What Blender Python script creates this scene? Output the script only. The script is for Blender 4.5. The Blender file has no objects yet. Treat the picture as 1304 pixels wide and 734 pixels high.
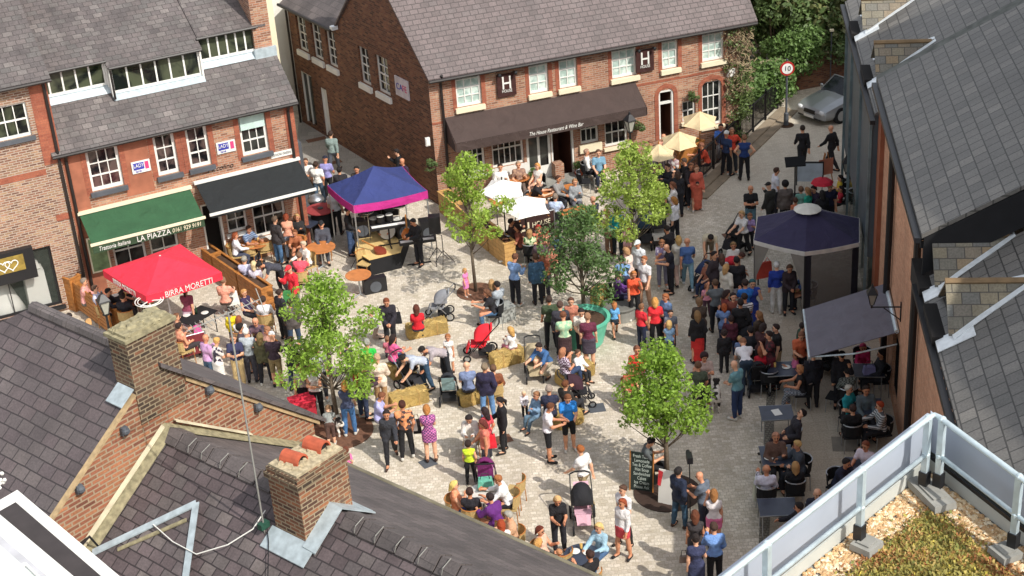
import bpy, math, random
import numpy as np
from mathutils import Vector, Matrix
random.seed(7)
R = math.radians; PI = math.pi
SC = bpy.context.scene; COL = SC.collection
# ---------------- camera ----------------
FPX = 2000.0; TH = R(27); RO = R(4.2); CH = 22.8
fwd = np.array([0, math.cos(TH), -math.sin(TH)]); r0 = np.array([1., 0, 0]); u0 = np.cross(r0, fwd)
right = r0*math.cos(RO) - u0*math.sin(RO); up = u0*math.cos(RO) + r0*math.sin(RO)
CP = np.array([0, 0, CH])
def ray(px, py): return fwd + right*(px-652)/FPX - up*(py-367)/FPX
def P(px, py, z=0.):
    d = ray(px, py); return CP + d*((z-CH)/d[2])
def hit(px, py, p0, n):
    d = ray(px, py); return CP + d*(((np.array(p0)-CP)@np.array(n))/(d@np.array(n)))
cam = bpy.data.cameras.new('camera'); co = bpy.data.objects.new('camera', cam); COL.objects.link(co)
cam.sensor_width = 36; cam.lens = 36*FPX/1304; cam.clip_end = 4000; cam.clip_start = .5
M = Matrix(((right[0], up[0], -fwd[0], 0), (right[1], up[1], -fwd[1], 0), (right[2], up[2], -fwd[2], CH), (0, 0, 0, 1)))
co.matrix_world = M; SC.camera = co
# ---------------- objects ----------------
LABELS = {}
def tag(o, label=None, cat=None, group=None, kind=None):
    if label: o['label'] = label
    if cat: o['category'] = cat
    if group: o['group'] = group
    if kind: o['kind'] = kind
    if label and o.parent is None: LABELS.setdefault(label, []).append(o.name)
    return o
def thing(name, label, cat, loc=(0, 0, 0), rz=0., group=None):
    o = bpy.data.objects.new(name, None); COL.objects.link(o)
    o.empty_display_size = .1
    o.location = tuple(float(v) for v in loc); o.rotation_euler = (0, 0, rz)
    return tag(o, label, cat, group)
def kids(o): return [c for c in bpy.data.objects if c.parent is o]
KID = {}
def copy_tree(o, loc=None, rz=None, label=None, group=None, parent=None, scale=None, mats=None):
    c = o.copy(); COL.objects.link(c); c.parent = parent
    if loc is not None: c.location = tuple(float(v) for v in loc)
    if rz is not None: c.rotation_euler = (0, 0, rz)
    if scale: c.scale = (scale,)*3 if not isinstance(scale, tuple) else scale
    if label: tag(c, label)
    if group: c['group'] = group
    if mats and c.type == 'MESH':
        for i, s in enumerate(c.material_slots):
            if s.material and s.material.name in mats:
                s.link = 'OBJECT'; s.material = mats[s.material.name] if False else mats[o.data.materials[i].name]
    if o.name not in KID: KID[o.name] = kids(o)
    ks = [k.name for k in KID[o.name]]
    for k in ks: copy_tree(bpy.data.objects[k], parent=c, mats=mats)
    return c
class MB:
    def __init__(s): s.v = []; s.f = []; s.m = []; s.uv = {}
    def add(s, vs, fs, m=0):
        b = len(s.v); s.v += [tuple(float(c) for c in v) for v in vs]
        for f in fs: s.f.append(tuple(b+i for i in f)); s.m.append(m)
    def quad(s, a, b, c, d, m=0): s.add([a, b, c, d], [(0, 1, 2, 3)], m)
    def poly(s, pts, m=0): s.add(pts, [tuple(range(len(pts)))], m)
    def box(s, c, d, rz=0., m=0, taper=1.):
        cx, cy, cz = c; hx, hy, hz = d[0]/2, d[1]/2, d[2]/2; ca, sa = math.cos(rz), math.sin(rz); vs = []
        for z, t in ((-hz, 1), (hz, taper)):
            for x, y in ((-hx, -hy), (hx, -hy), (hx, hy), (-hx, hy)):
                vs.append((cx+t*(x*ca-y*sa), cy+t*(x*sa+y*ca), cz+z))
        s.add(vs, [(3, 2, 1, 0), (4, 5, 6, 7), (0, 1, 5, 4), (1, 2, 6, 5), (2, 3, 7, 6), (3, 0, 4, 7)], m)
    def bx(s, x0, x1, y0, y1, z0, z1, m=0): s.box(((x0+x1)/2, (y0+y1)/2, (z0+z1)/2), (x1-x0, y1-y0, z1-z0), 0, m)
    def slab(s, pts, vec, m=0, mside=None):          # polygon extruded by a vector
        n = len(pts); pts = [np.array(p, float) for p in pts]; vec = np.array(vec, float)
        s.add(pts, [tuple(range(n))], m)
        q = [p+vec for p in pts]; s.add(q, [tuple(reversed(range(n)))], m if mside is None else mside)
        for i in range(n):
            j = (i+1) % n; s.add([pts[i], pts[j], q[j], q[i]], [(3, 2, 1, 0)], m if mside is None else mside)
    def bar(s, a, b, w, h=None, m=0, n=4):           # straight bar between two points
        s.tube([a, b], w/2, n, m, h=(h/2 if h else None))
    def tube(s, path, r, n=6, m=0, h=None, close=True):
        path = [np.array(p, float) for p in path]; rs = r if isinstance(r, (list, tuple)) else [r]*len(path)
        rings = []; pu = None
        for i, p in enumerate(path):
            t = path[min(i+1, len(path)-1)]-path[max(i-1, 0)]; t = t/(np.linalg.norm(t)+1e-9)
            if pu is None:
                a = np.array([0, 0, 1.]) if abs(t[2]) < .95 else np.array([1., 0, 0])
            else: a = pu
            x = np.cross(a, t); x /= (np.linalg.norm(x)+1e-9); y = np.cross(t, x); pu = y
            ring = []
            for k in range(n):
                an = 2*PI*k/n+(PI/4 if n == 4 else 0); rr = rs[i]*(1.414 if n == 4 else 1); hh = rr if h is None else h*1.414
                ring.append(p+x*rr*math.cos(an)+y*hh*math.sin(an))
            rings.append(ring)
        vs = [v for rg in rings for v in rg]; fs = []
        for i in range(len(rings)-1):
            for k in range(n):
                k2 = (k+1) % n; fs.append((i*n+k, i*n+k2, (i+1)*n+k2, (i+1)*n+k))
        if close: fs.append(tuple(reversed(range(n)))); fs.append(tuple((len(rings)-1)*n+k for k in range(n)))
        s.add(vs, fs, m)
    def lathe(s, prof, c=(0, 0, 0), n=16, m=0, sx=1, sy=1, a0=0.):
        vs = []; fs = []
        for r, z in prof:
            for k in range(n):
                a = 2*PI*k/n+a0; vs.append((c[0]+r*sx*math.cos(a), c[1]+r*sy*math.sin(a), c[2]+z))
        for i in range(len(prof)-1):
            for k in range(n):
                k2 = (k+1) % n; fs.append((i*n+k, i*n+k2, (i+1)*n+k2, (i+1)*n+k))
        if prof[0][0] > 1e-4: fs.append(tuple(reversed(range(n))))
        if prof[-1][0] > 1e-4: fs.append(tuple((len(prof)-1)*n+k for k in range(n)))
        s.add(vs, fs, m)
    def ball(s, c, r, m=0, n=8, q=(1, 1, 1)):
        vs = []; fs = []; K = n//2+1
        for i in range(K+1):
            t = PI*i/K
            for k in range(n):
                a = 2*PI*k/n; vs.append((c[0]+r*q[0]*math.sin(t)*math.cos(a), c[1]+r*q[1]*math.sin(t)*math.sin(a), c[2]+r*q[2]*math.cos(t)))
        for i in range(K):
            for k in range(n):
                k2 = (k+1) % n; fs.append(((i+1)*n+k, (i+1)*n+k2, i*n+k2, i*n+k))
        s.add(vs, fs, m)
    def build(s, name, mats, parent=None, smooth=False, uv=True):
        me = bpy.data.meshes.new(name)
        me.from_pydata(s.v, [], s.f)
        if not isinstance(mats, (list, tuple)): mats = [mats]
        for m in mats: me.materials.append(m)
        me.polygons.foreach_set('material_index', s.m)
        if smooth: me.polygons.foreach_set('use_smooth', [True]*len(s.f))
        me.update()
        if uv:
            L = me.uv_layers.new(name='UVMap'); out = np.zeros((len(me.loops), 2))
            V = s.v
            for p in me.polygons:
                n = np.array(p.normal)
                if abs(n[2]) > .985: ux, uy = (1, 0, 0), (0, 1, 0)
                else:
                    u = np.cross((0, 0, 1), n); u /= np.linalg.norm(u); ux = u; uy = np.cross(n, u)
                for li in p.loop_indices:
                    c = V[me.loops[li].vertex_index]
                    out[li] = (c[0]*ux[0]+c[1]*ux[1]+c[2]*ux[2], c[0]*uy[0]+c[1]*uy[1]+c[2]*uy[2])
            L.data.foreach_set('uv', out.ravel())
        o = bpy.data.objects.new(name, me); COL.objects.link(o)
        if parent is not None: o.parent = parent
        return o
def struct(name, mb, mats, kind='structure', **k):
    o = mb.build(name, mats, **k); o['kind'] = kind; return o
# ---------------- materials ----------------
def lin(h, k=1.):
    if isinstance(h, str):
        c = [int(h[i:i+2], 16)/255 for i in (0, 2, 4)]
        c = [x/12.92 if x <= .04045 else ((x+.055)/1.055)**2.4 for x in c]
    else: c = h
    return tuple(min(1, x*k) for x in c)+(1,)
def base_mat(name, rough=.8, metal=0.):
    m = bpy.data.materials.new(name); m.use_nodes = True; nt = m.node_tree
    b = nt.nodes['Principled BSDF']; b.inputs['Roughness'].default_value = rough; b.inputs['Metallic'].default_value = metal
    return m, nt, b
def N(nt, t, **k):
    n = nt.nodes.new(t)
    for a, v in k.items():
        if hasattr(n, a): setattr(n, a, v)
        else: n.inputs[a.replace('_', ' ')].default_value = v
    return n
def ramp(nt, src, stops):
    r = nt.nodes.new('ShaderNodeValToRGB'); e = r.color_ramp.elements
    while len(e) < len(stops): e.new(.5)
    for i, (p, c) in enumerate(stops): e[i].position = p; e[i].color = c if len(c) == 4 else tuple(c)+(1,)
    nt.links.new(src, r.inputs[0]); return r.outputs[0]
def mixc(nt, f, a, b, typ='MIX'):
    m = nt.nodes.new('ShaderNodeMix'); m.data_type = 'RGBA'; m.blend_type = typ
    for i, v in ((0, f), (6, a), (7, b)):
        if hasattr(v, 'is_output') or isinstance(v, bpy.types.NodeSocket): nt.links.new(v, m.inputs[i])
        else: m.inputs[i].default_value = v
    return m.outputs[2]
def bump(nt, b, src, s=.3, d=.01):
    n = nt.nodes.new('ShaderNodeBump'); n.inputs['Strength'].default_value = s; n.inputs['Distance'].default_value = d
    nt.links.new(src, n.inputs['Height']); nt.links.new(n.outputs[0], b.inputs['Normal'])
def plain(name, col, rough=.7, metal=0., var=.15, scale=3., k=1.):
    m, nt, b = base_mat(name, rough, metal); c = lin(col, k)
    tc = N(nt, 'ShaderNodeTexCoord'); no = N(nt, 'ShaderNodeTexNoise', Scale=scale, Detail=4.)
    nt.links.new(tc.outputs['Object'], no.inputs['Vector'])
    lo = tuple(x*(1-var) for x in c[:3])+(1,); hi = tuple(min(1, x*(1+var)) for x in c[:3])+(1,)
    nt.links.new(ramp(nt, no.outputs[0], [(.3, lo), (.7, hi)]), b.inputs['Base Color'])
    return m
def brickmat(name, stops, mortar, bw, bh, ms=.012, rough=.85, off=.5, big=.25, bscale=.6, stain=None, bumps=.5, squash=1., distort=0.):
    m, nt, b = base_mat(name, rough); uv = N(nt, 'ShaderNodeUVMap')
    br = N(nt, 'ShaderNodeTexBrick', offset=off); br.inputs['Scale'].default_value = 1.
    br.inputs['Color1'].default_value = (0, 0, 0, 1); br.inputs['Color2'].default_value = (1, 1, 1, 1); br.inputs['Mortar'].default_value = (.5, .5, .5, 1)
    br.inputs['Mortar Size'].default_value = ms; br.inputs['Mortar Smooth'].default_value = .1; br.inputs['Bias'].default_value = 0
    br.inputs['Brick Width'].default_value = bw; br.inputs['Row Height'].default_value = bh
    src = uv.outputs[0]
    if distort:
        nz = N(nt, 'ShaderNodeTexNoise', Scale=1.3, Detail=2.); nt.links.new(src, nz.inputs['Vector'])
        vm = nt.nodes.new('ShaderNodeVectorMath'); vm.operation = 'MULTIPLY_ADD'; vm.inputs[1].default_value = (distort,)*3
        nt.links.new(nz.outputs['Color'], vm.inputs[0]); nt.links.new(src, vm.inputs[2]); src = vm.outputs[0]
    nt.links.new(src, br.inputs['Vector'])
    col = ramp(nt, br.outputs['Color'], stops)
    n1 = N(nt, 'ShaderNodeTexNoise', Scale=bscale, Detail=5., Roughness=.65); nt.links.new(uv.outputs[0], n1.inputs['Vector'])
    f = ramp(nt, n1.outputs[0], [(.3, (1-big,)*3), (.72, (1+big,)*3)])
    col = mixc(nt, 1., col, f, 'MULTIPLY')
    mp_ = N(nt, 'ShaderNodeMapping'); mp_.inputs['Scale'].default_value = (1.6, .22, 1); nt.links.new(uv.outputs[0], mp_.inputs[0]); ns = N(nt, 'ShaderNodeTexNoise', Scale=1.1, Detail=5., Roughness=.7); nt.links.new(mp_.outputs[0], ns.inputs['Vector'])
    col = mixc(nt, 1., col, ramp(nt, ns.outputs[0], [(.32, (1-big*.8,)*3), (.6, (1.04,)*3)]), 'MULTIPLY')
    n2 = N(nt, 'ShaderNodeTexNoise', Scale=22., Detail=3.); nt.links.new(uv.outputs[0], n2.inputs['Vector'])
    col = mixc(nt, 1., col, ramp(nt, n2.outputs[0], [(.3, (.8,)*3), (.7, (1.18,)*3)]), 'MULTIPLY')
    col = mixc(nt, br.outputs['Fac'], col, lin(mortar))
    if stain:
        n3 = N(nt, 'ShaderNodeTexNoise', Scale=stain[1], Detail=6., Roughness=.7); nt.links.new(uv.outputs[0], n3.inputs['Vector'])
        col = mixc(nt, ramp(nt, n3.outputs[0], [(stain[2], (0, 0, 0)), (stain[2]+.12, (1, 1, 1))]), col, lin(stain[0]))
    nt.links.new(col, b.inputs['Base Color'])
    inv = N(nt, 'ShaderNodeMath', operation='MULTIPLY_ADD'); inv.inputs[1].default_value = -1.; inv.inputs[2].default_value = 1.
    nt.links.new(br.outputs['Fac'], inv.inputs[0])
    ad = N(nt, 'ShaderNodeMath', operation='MULTIPLY_ADD'); ad.inputs[1].default_value = .5
    nt.links.new(br.outputs['Color'], ad.inputs[0]); nt.links.new(inv.outputs[0], ad.inputs[2])
    bump(nt, b, ad.outputs[0], bumps, .012)
    return m
L3 = lambda *h: [(i/(len(h)-1) if len(h) > 1 else 0, lin(x)[:3]) for i, x in enumerate(h)]
MT = {}
MT['brick'] = brickmat('brick', L3('7d5440', '9c6a50', 'b07c60', 'a57055', 'bb9678'), 'a39080', .235, .078, .011, stain=('b9a586', .55, .60), big=.3)
MT['brick_old'] = brickmat('brick_old', L3('6b4c3e', '8f6650', 'a17860', 'a88868', '7a5a4a'), 'a8988a', .235, .078, .014, stain=('a79679', .8, .64), big=.32)
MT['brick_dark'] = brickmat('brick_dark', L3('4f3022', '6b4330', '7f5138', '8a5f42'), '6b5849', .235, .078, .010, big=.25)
MT['brick_red'] = brickmat('brick_red', L3('8c4c38', '985640', 'a26046'), '8a5846', .235, .078, .006, big=.2, bumps=.2)
MT['brick_gable'] = brickmat('brick_gable', L3('6a4032', '8c5640', '9c6247', 'a26c4c', '744838'), '9a866e', .3, .1, .018, stain=('bda98a', 1.1, .63), big=.25, bumps=.8)
MT['brick_chim'] = brickmat('brick_chim', L3('40332a', '5c4838', '70523f', '86583f'), '8a7c64', .24, .09, .014, stain=('d8c9a4', 1.4, .62), big=.4, bumps=.8)
MT['brick_stack'] = brickmat('brick_stack', L3('4c3830', '7c5440', '965f44', 'a86e4a', '6a4a3c'), '9c8c72', .25, .085, .014, stain=('5a5044', 1.2, .60), big=.32, bumps=.9)
MT['brick_right'] = brickmat('brick_right', L3('bd8768', 'c99373', 'd29e7e'), 'bb9a80', .235, .078, .006, big=.15, bumps=.15)
MT['slate_l'] = brickmat('slate_left_house', L3('575150', '5e5756', '655d5b', '5e5a58', '716a67'), '443f3d', .30, .21, .010, big=.26, bscale=.9, stain=('9b988c', 1.6, .66), bumps=.7, rough=.6)
MT['slate_pub'] = brickmat('slate_pub', L3('5a4f4e', '615554', '685b5a', '605655'), '423a39', .30, .20, .014, big=.18, bumps=.7, rough=.6)
MT['slate_fg'] = brickmat('slate_foreground', L3('504747', '584e4f', '5f5454', '585050', '655c5a'), '352f2f', .42, .27, .014, big=.25, bumps=.9, rough=.62, distort=.04)
MT['slate_fg2'] = brickmat('slate_foreground_ridge', L3('514748', '5b5051', '645859', '5b5454', '6f6663'), '342e2f', .34, .24, .014, big=.28, bumps=.9, rough=.62, stain=('7c766c', 1.6, .66), distort=.04)
MT['slate_dk'] = brickmat('slate_smooth_grey', L3('575150', '5f5857', '6a6260'), '464140', .45, .28, .008, big=.26, bumps=.6, rough=.7)
MT['slate_r'] = brickmat('slate_right', L3('64625e', '6b6864', '716e69', '686561', '7c7872'), '403e3b', .36, .34, .016, off=.5, big=.14, bumps=.6, rough=.55, stain=('84898c', 1.2, .70))
MT['slate_dorm'] = brickmat('slate_dormer', L3('6c6a64', '7a7567', '857c68', '6a6b68', '917e62'), '504c46', .36, .26, .012, big=.15, bumps=.4)
MT['sett'] = brickmat('granite_setts', L3('b5aa98', 'bfb5a3', 'c8beae', 'd3cabb', 'b8ad9c'), 'aca190', .15, .125, .008, big=.16, bscale=.5, bumps=.25, distort=.22, stain=('a19680', .30, .63))
MT['flag'] = brickmat('stone_flags', L3('b0a491', 'b6aa98', 'bcb19f'), 'a39785', .6, .45, .008, big=.14, bscale=.4, bumps=.2)
MT['road'] = brickmat('road_setts', L3('bdb3a2', 'c3baaa', 'c9c1b1'), 'b5ab9b', .2, .1, .006, big=.1, bscale=.4, bumps=.15, distort=.3)
MT['ground'] = plain('ground_far', '6a6a58', var=.2)
MT['red_trim'] = plain('red_trim', 'a84c2e', var=.12)
MT['render_red'] = plain('smooth_red_brick', '9a6048', var=.22, scale=2.5)
MT['white'] = plain('white_paint', 'f0efe8', .45, var=.04, k=.85)
MT['cream'] = plain('cream_paint', 'eee3c4', .5, var=.05, k=.9)
MT['lead'] = plain('lead_flashing', 'a9b5ba', .45, .1, var=.2, scale=6)
MT['leadw'] = plain('new_lead_flashing', 'dfe4e6', .4, .1, var=.12, scale=6)
MT['darkgrey'] = plain('dark_grey_stone', '50545a', .7, var=.15)
MT['black'] = plain('black_paint', '1c1c1f', .45, var=.1)
MT['blackm'] = plain('black_matt', '17171a', .9, var=.2)
MT['gutter'] = plain('gutter_black', '26211f', .5, var=.2)
MT['wood'] = plain('oiled_timber', 'a86e36', .6, var=.25, scale=5)
MT['woodl'] = plain('pale_timber', 'c69b5f', .65, var=.2, scale=5)
MT['woodt'] = plain('orange_table_timber', 'b87440', .45, var=.2, scale=5)
MT['wicker'] = plain('wicker', 'b59a66', .7, var=.2, scale=30)
MT['steel'] = plain('brushed_steel', 'b8bcc0', .3, .85, var=.06)
MT['galv'] = plain('galvanised_steel', 'c5d3d8', .42, .35, var=.12, scale=8)
MT['panel'] = plain('grey_parapet_sheet', 'a4acb8', .5, var=.06, scale=1.2)
MT['panel2'] = plain('pale_upstand', 'b9bcb6', .6, var=.08, scale=2)
MT['conc'] = plain('concrete', '8d8c86', .85, var=.14, scale=6)
MT['stone'] = plain('mossy_mortar', '8c8468', .95, var=.35, scale=9)
MT['terra'] = plain('terracotta', 'b0563a', .75, var=.2, scale=7)
MT['soil'] = plain('soil', '4a3526', .95, var=.3, scale=12)
MT['rust'] = plain('rusty_grate', '6b4a38', .8, var=.25, scale=10)
MT['clad'] = plain('slate_blue_cladding', '525c62', .5, var=.12, scale=1.5)
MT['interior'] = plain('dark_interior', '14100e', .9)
MT['brownin'] = plain('brown_hall', '5a3424', .8)
def glassmat(name, a, b_, sc=1.3, rough=.08):
    m, nt, b = base_mat(name, rough); tc = N(nt, 'ShaderNodeTexCoord'); no = N(nt, 'ShaderNodeTexNoise', Scale=sc, Detail=3., Distortion=1.)
    nt.links.new(tc.outputs['Object'], no.inputs['Vector'])
    nt.links.new(ramp(nt, no.outputs[0], [(.42, lin(a)[:3]), (.6, lin(b_)[:3])]), b.inputs['Base Color']); return m
MT['glass'] = glassmat('dark_glass', '101214', '3a3c38')
MT['glassr'] = glassmat('dark_glass_with_room', '15161a', '5b4c48', 2.2)
MT['glassg'] = glassmat('dormer_glass', '14181a', '4a4f3e', 1.4)
MT['blind'] = glassmat('blind_glass', 'a3b8b0', 'ccdad2', 3., .15)
MT['shopg'] = glassmat('shop_glass', '444c46', '6a7268', .8, .1)
m_, nt_, b_ = base_mat('clear_shop_glass', .05); b_.inputs['Base Color'].default_value = lin('5a625c'); b_.inputs['Alpha'].default_value = .28; MT['shopclear'] = m_
def fab(name, col, rough=.85, k=.85, var=.10):
    m = plain(name, col, rough, var=var, scale=2.5, k=k); nt = m.node_tree; b = nt.nodes['Principled BSDF']
    tc = N(nt, 'ShaderNodeTexCoord'); no = N(nt, 'ShaderNodeTexNoise', Scale=2.2, Detail=3., Distortion=.8); nt.links.new(tc.outputs['Object'], no.inputs['Vector']); bump(nt, b, no.outputs[0], .6, .12); return m
# frames for buildings
class Fr:
    def __init__(s, o, ang):
        s.o = np.array([o[0], o[1], 0.]); s.a = ang; s.x = np.array([math.cos(ang), math.sin(ang), 0]); s.y = np.array([-math.sin(ang), math.cos(ang), 0])
    def loc(s, p): d = np.array(p)-s.o; return np.array([d@s.x, d@s.y, d[2]])
    def W(s, x, y, z=0): return s.o+s.x*x+s.y*y+np.array([0, 0, z])
    def on(s, px, py, y=0.):            # where the line of sight meets the wall plane y: (x, z)
        q = s.loc(hit(px, py, s.W(0, y), s.y)); return q[0], q[2]
    def pl(s, px, py, p0, n):           # line of sight meets a plane given in the frame
        nn = s.x*n[0]+s.y*n[1]+np.array([0, 0, n[2]]); return s.loc(hit(px, py, s.W(*p0), nn))
def wall_holes(mb, x0, x1, z0, z1, holes, y=0., m=0, rev=.14, back=None):
    xs = sorted({x0, x1}|{h[0] for h in holes}|{h[1] for h in holes}); zs = sorted({z0, z1}|{h[2] for h in holes}|{h[3] for h in holes})
    for i in range(len(xs)-1):
        for j in range(len(zs)-1):
            cx, cz = (xs[i]+xs[i+1])/2, (zs[j]+zs[j+1])/2
            if any(h[0] < cx < h[1] and h[2] < cz < h[3] for h in holes): continue
            mb.quad((xs[i], y, zs[j]), (xs[i+1], y, zs[j]), (xs[i+1], y, zs[j+1]), (xs[i], y, zs[j+1]), m)
    for a, b, c, d in [h[:4] for h in holes]:
        mb.quad((a, y, c), (a, y, d), (a, y+rev, d), (a, y+rev, c), m); mb.quad((b, y, d), (b, y, c), (b, y+rev, c), (b, y+rev, d), m)
        mb.quad((a, y, d), (b, y, d), (b, y+rev, d), (a, y+rev, d), m); mb.quad((b, y, c), (a, y, c), (a, y+rev, c), (b, y+rev, c), m)
def window(root, x0, x1, z0, z1, y=0., cols=2, rows=3, pane='glass', frame='white', sill='white', d=.09, fw=.07, bw=.03, sh=.12, so=.12, name='window', meet=True):
    f = MB(); yy = y+d
    f.bx(x0, x0+fw, yy, yy+.06, z0, z1); f.bx(x1-fw, x1, yy, yy+.06, z0, z1)
    f.bx(x0+fw, x1-fw, yy, yy+.06, z0, z0+fw*1.2); f.bx(x0+fw, x1-fw, yy, yy+.06, z1-fw, z1)
    for i in range(1, cols): xx = x0+fw+(x1-x0-2*fw)*i/cols; f.bx(xx-bw/2, xx+bw/2, yy+.012, yy+.05, z0+fw*1.2, z1-fw)
    for j in range(1, rows):
        zz = z0+fw+(z1-z0-2*fw)*j/rows; w = bw*1.7 if (meet and j == rows//2) else bw
        f.bx(x0+fw, x1-fw, yy+.008, yy+.054, zz-w/2, zz+w/2)
    o = f.build(name, MT[frame], root)
    g = MB(); g.quad((x0, yy+.04, z0), (x1, yy+.04, z0), (x1, yy+.04, z1), (x0, yy+.04, z1)); g.build('pane', MT[pane], o)
    if sill:
        s = MB(); s.bx(x0-.08, x1+.08, y-so, y+.10, z0-sh, z0-.002); s.build('sill', MT[sill], o)
    return o
def text(s, size, mat, parent, loc, rot=(PI/2, 0, 0), ext=.004, name='lettering', align='CENTER', shear=0., sx=1.):
    c = bpy.data.curves.new(name, 'FONT'); c.body = s; c.size = size; c.extrude = ext; c.align_x = align; c.align_y = 'CENTER'; c.shear = shear
    t = bpy.data.objects.new(name, c); COL.objects.link(t)
    bpy.context.view_layer.update()
    me = bpy.data.meshes.new_from_object(t.evaluated_get(bpy.context.evaluated_depsgraph_get())); me.name = name
    bpy.data.objects.remove(t); bpy.data.curves.remove(c)
    me.materials.clear(); me.materials.append(mat)
    o = bpy.data.objects.new(name, me); COL.objects.link(o); o.parent = parent; o.location = tuple(float(v) for v in loc); o.rotation_euler = rot; o.scale = (sx, 1, 1)
    return o
# ================= PUB =================
def xf(mb, fa, fb):
    mb.v = [tuple(fb.loc(fa.W(*v))) for v in mb.v]; return mb
PB = Fr(P(560, 262), R(17.8)); AL = Fr(P(560, 262), R(-59)); PH = 5.08
pub = thing('brick_pub', 'long two storey red brick pub under a purple slate roof, brown awning over its front', 'building', PB.W(0, 0), PB.a)
WZ0, WZ1 = 3.53, 4.88
ups = [(.97, 1.9, 3), (3.69, 4.42, 2), (4.83, 5.52, 2), (6.86, 7.83, 3), (8.83, 9.47, 2), (10.44, 11.33, 3)]
g = {n: PB.on(*q) for n, q in dict(a=(588, 200), b=(617, 194), c=(627, 200), d=(667, 192), e=(702, 190), f=(731, 190), h=(739, 170), i=(762, 165), j=(770, 165), k=(799, 160), l=(839, 145), m=(858, 142), n=(869, 145), o=(886, 142), p=(894, 135), q=(919, 130)).items()}
G1 = (g['a'][0], g['b'][0], .95, 2.3); G2 = (g['c'][0], g['d'][0], 1.0, 2.35); DR = (g['e'][0], g['f'][0], .02, 2.45)
G3 = (g['h'][0], g['i'][0], 1.25, 2.35); G4 = (g['j'][0], g['k'][0], .95, 2.45)
D2 = (g['l'][0], g['m'][0], .85, 2.75); S1 = (g['n'][0], g['o'][0], 1.35, 2.15); S2 = (g['p'][0], g['q'][0], 1.0, 2.75)
DL = (g['e'][0]-.95, g['e'][0]-.02, .02, 2.4)
holes = [(a, b, WZ0, WZ1) for a, b, c in ups]+[G1, G2, DR, DL, G3, G4, D2, S1, S2]
mb = MB(); wall_holes(mb, 0, 11.95, 0, PH, holes)
mb.quad((11.95, 0, 0), (11.95, 6.6, 0), (11.95, 6.6, PH), (11.95, 0, PH)); mb.quad((2, 6.6, 0), (2, 6.6, PH), (11.95, 6.6, PH), (11.95, 6.6, 0))
mb.poly([(11.95, 0, PH), (11.95, 6.6, PH), (11.95, 3.3, PH+3.0)])
mb.build('wall', MT['brick'], pub)
# smooth red strips beside the windows
t = MB()
for a, b, c in ups:
    for x0, x1 in ((a-.15, a-.003), (b+.003, b+.15)): t.bx(x0, x1, -.008, .10, WZ0-.1, WZ1+.12)
    t.bx(a-.003, b+.003, -.008, .10, WZ1+.003, WZ1+.12)
t.bx(0.002, 11.9, -.012, .02, 3.08, 3.16); t.bx(.002, 11.9, -.05, .02, PH-.14, PH-.02)
for q in (D2, S2):
    for k in range(12):
        a0, a1 = PI*k/12, PI*(k+1)/12; cx = (q[0]+q[1])/2; rx = (q[1]-q[0])/2
        pts = [(cx+(rx+o)*math.cos(a), -.02, 2.56+(.26+o)*math.sin(a)) for a, o in ((a0, .0), (a1, .0), (a1, .16), (a0, .16))]
        t.slab(pts, (0, .08, 0))
    t.bx(q[0]-.16, q[0]-.002, -.02, .06, q[2], 2.56); t.bx(q[1]+.002, q[1]+.16, -.02, .06, q[2], 2.56)
t.build('brick_trim', MT['brick_red'], pub)
for a, b, c in ups: window(pub, a, b, WZ0, WZ1, cols=c, rows=4, pane='blind', sill='cream', sh=.17, bw=.035)
window(pub, *G1, cols=4, rows=2, sill='white'); window(pub, *G2, cols=5, rows=2, sill='white', sh=.5); window(pub, *G3, cols=3, rows=2, sill='cream', sh=.3)
window(pub, *G4, cols=3, rows=3, sill='cream'); window(pub, *S1, cols=2, rows=2, sill='cream'); window(pub, *S2, cols=3, rows=3, sill='cream')
for q, nm in ((DR, 'open double doorway, white frame'), (D2, 'arched doorway standing open')):
    f = MB(); f.bx(q[0], q[0]+.07, .02, .14, q[2], q[3]); f.bx(q[1]-.07, q[1], .02, .14, q[2], q[3]); f.bx(q[0]+.07, q[1]-.07, .02, .14, q[3]-.09, q[3])
    if q is D2: f.bx(q[0]+.07, q[1]-.07, .02, .14, q[3]-.55, q[3]-.48)
    o = f.build('door_frame', MT['white'], pub)
    i = MB(); i.bx(q[0]+.0, q[0]+.02, .15, 1.6, q[2], q[3]); i.bx(q[1]-.02, q[1], .15, 1.6, q[2], q[3]); i.bx(q[0], q[1], 1.6, 1.62, q[2], q[3]); i.bx(q[0], q[1], .15, 1.6, q[2]-.02, q[2]); i.bx(q[0], q[1], .15, 1.6, q[3], q[3]+.02)
    i.build('hallway', MT['brownin'], o)
d = MB(); d.bx(DL[0], DL[1], .03, .09, DL[2], DL[3]); o = d.build('door', MT['white'], pub)
e = MB(); e.bx(DL[0]+.1, DL[0]+.42, .018, .028, .75, 2.25); e.bx(DL[0]+.52, DL[1]-.1, .018, .028, .75, 2.25); e.build('pane', MT['glass'], o)
s = MB(); s.bx(DL[0]-.1, DR[1]+.5, -.9, .0, .004, .13); s.bx(DL[0]+.1, DR[1]+.3, -.5, -.0, .134, .26); s.build('doorstep', MT['conc'], pub)
b = MB(); b.bx(DL[1]-.02, DL[1]+.32, -.42, -.05, .262, .85); b.build('brick_pier', MT['brick'], pub)
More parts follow.
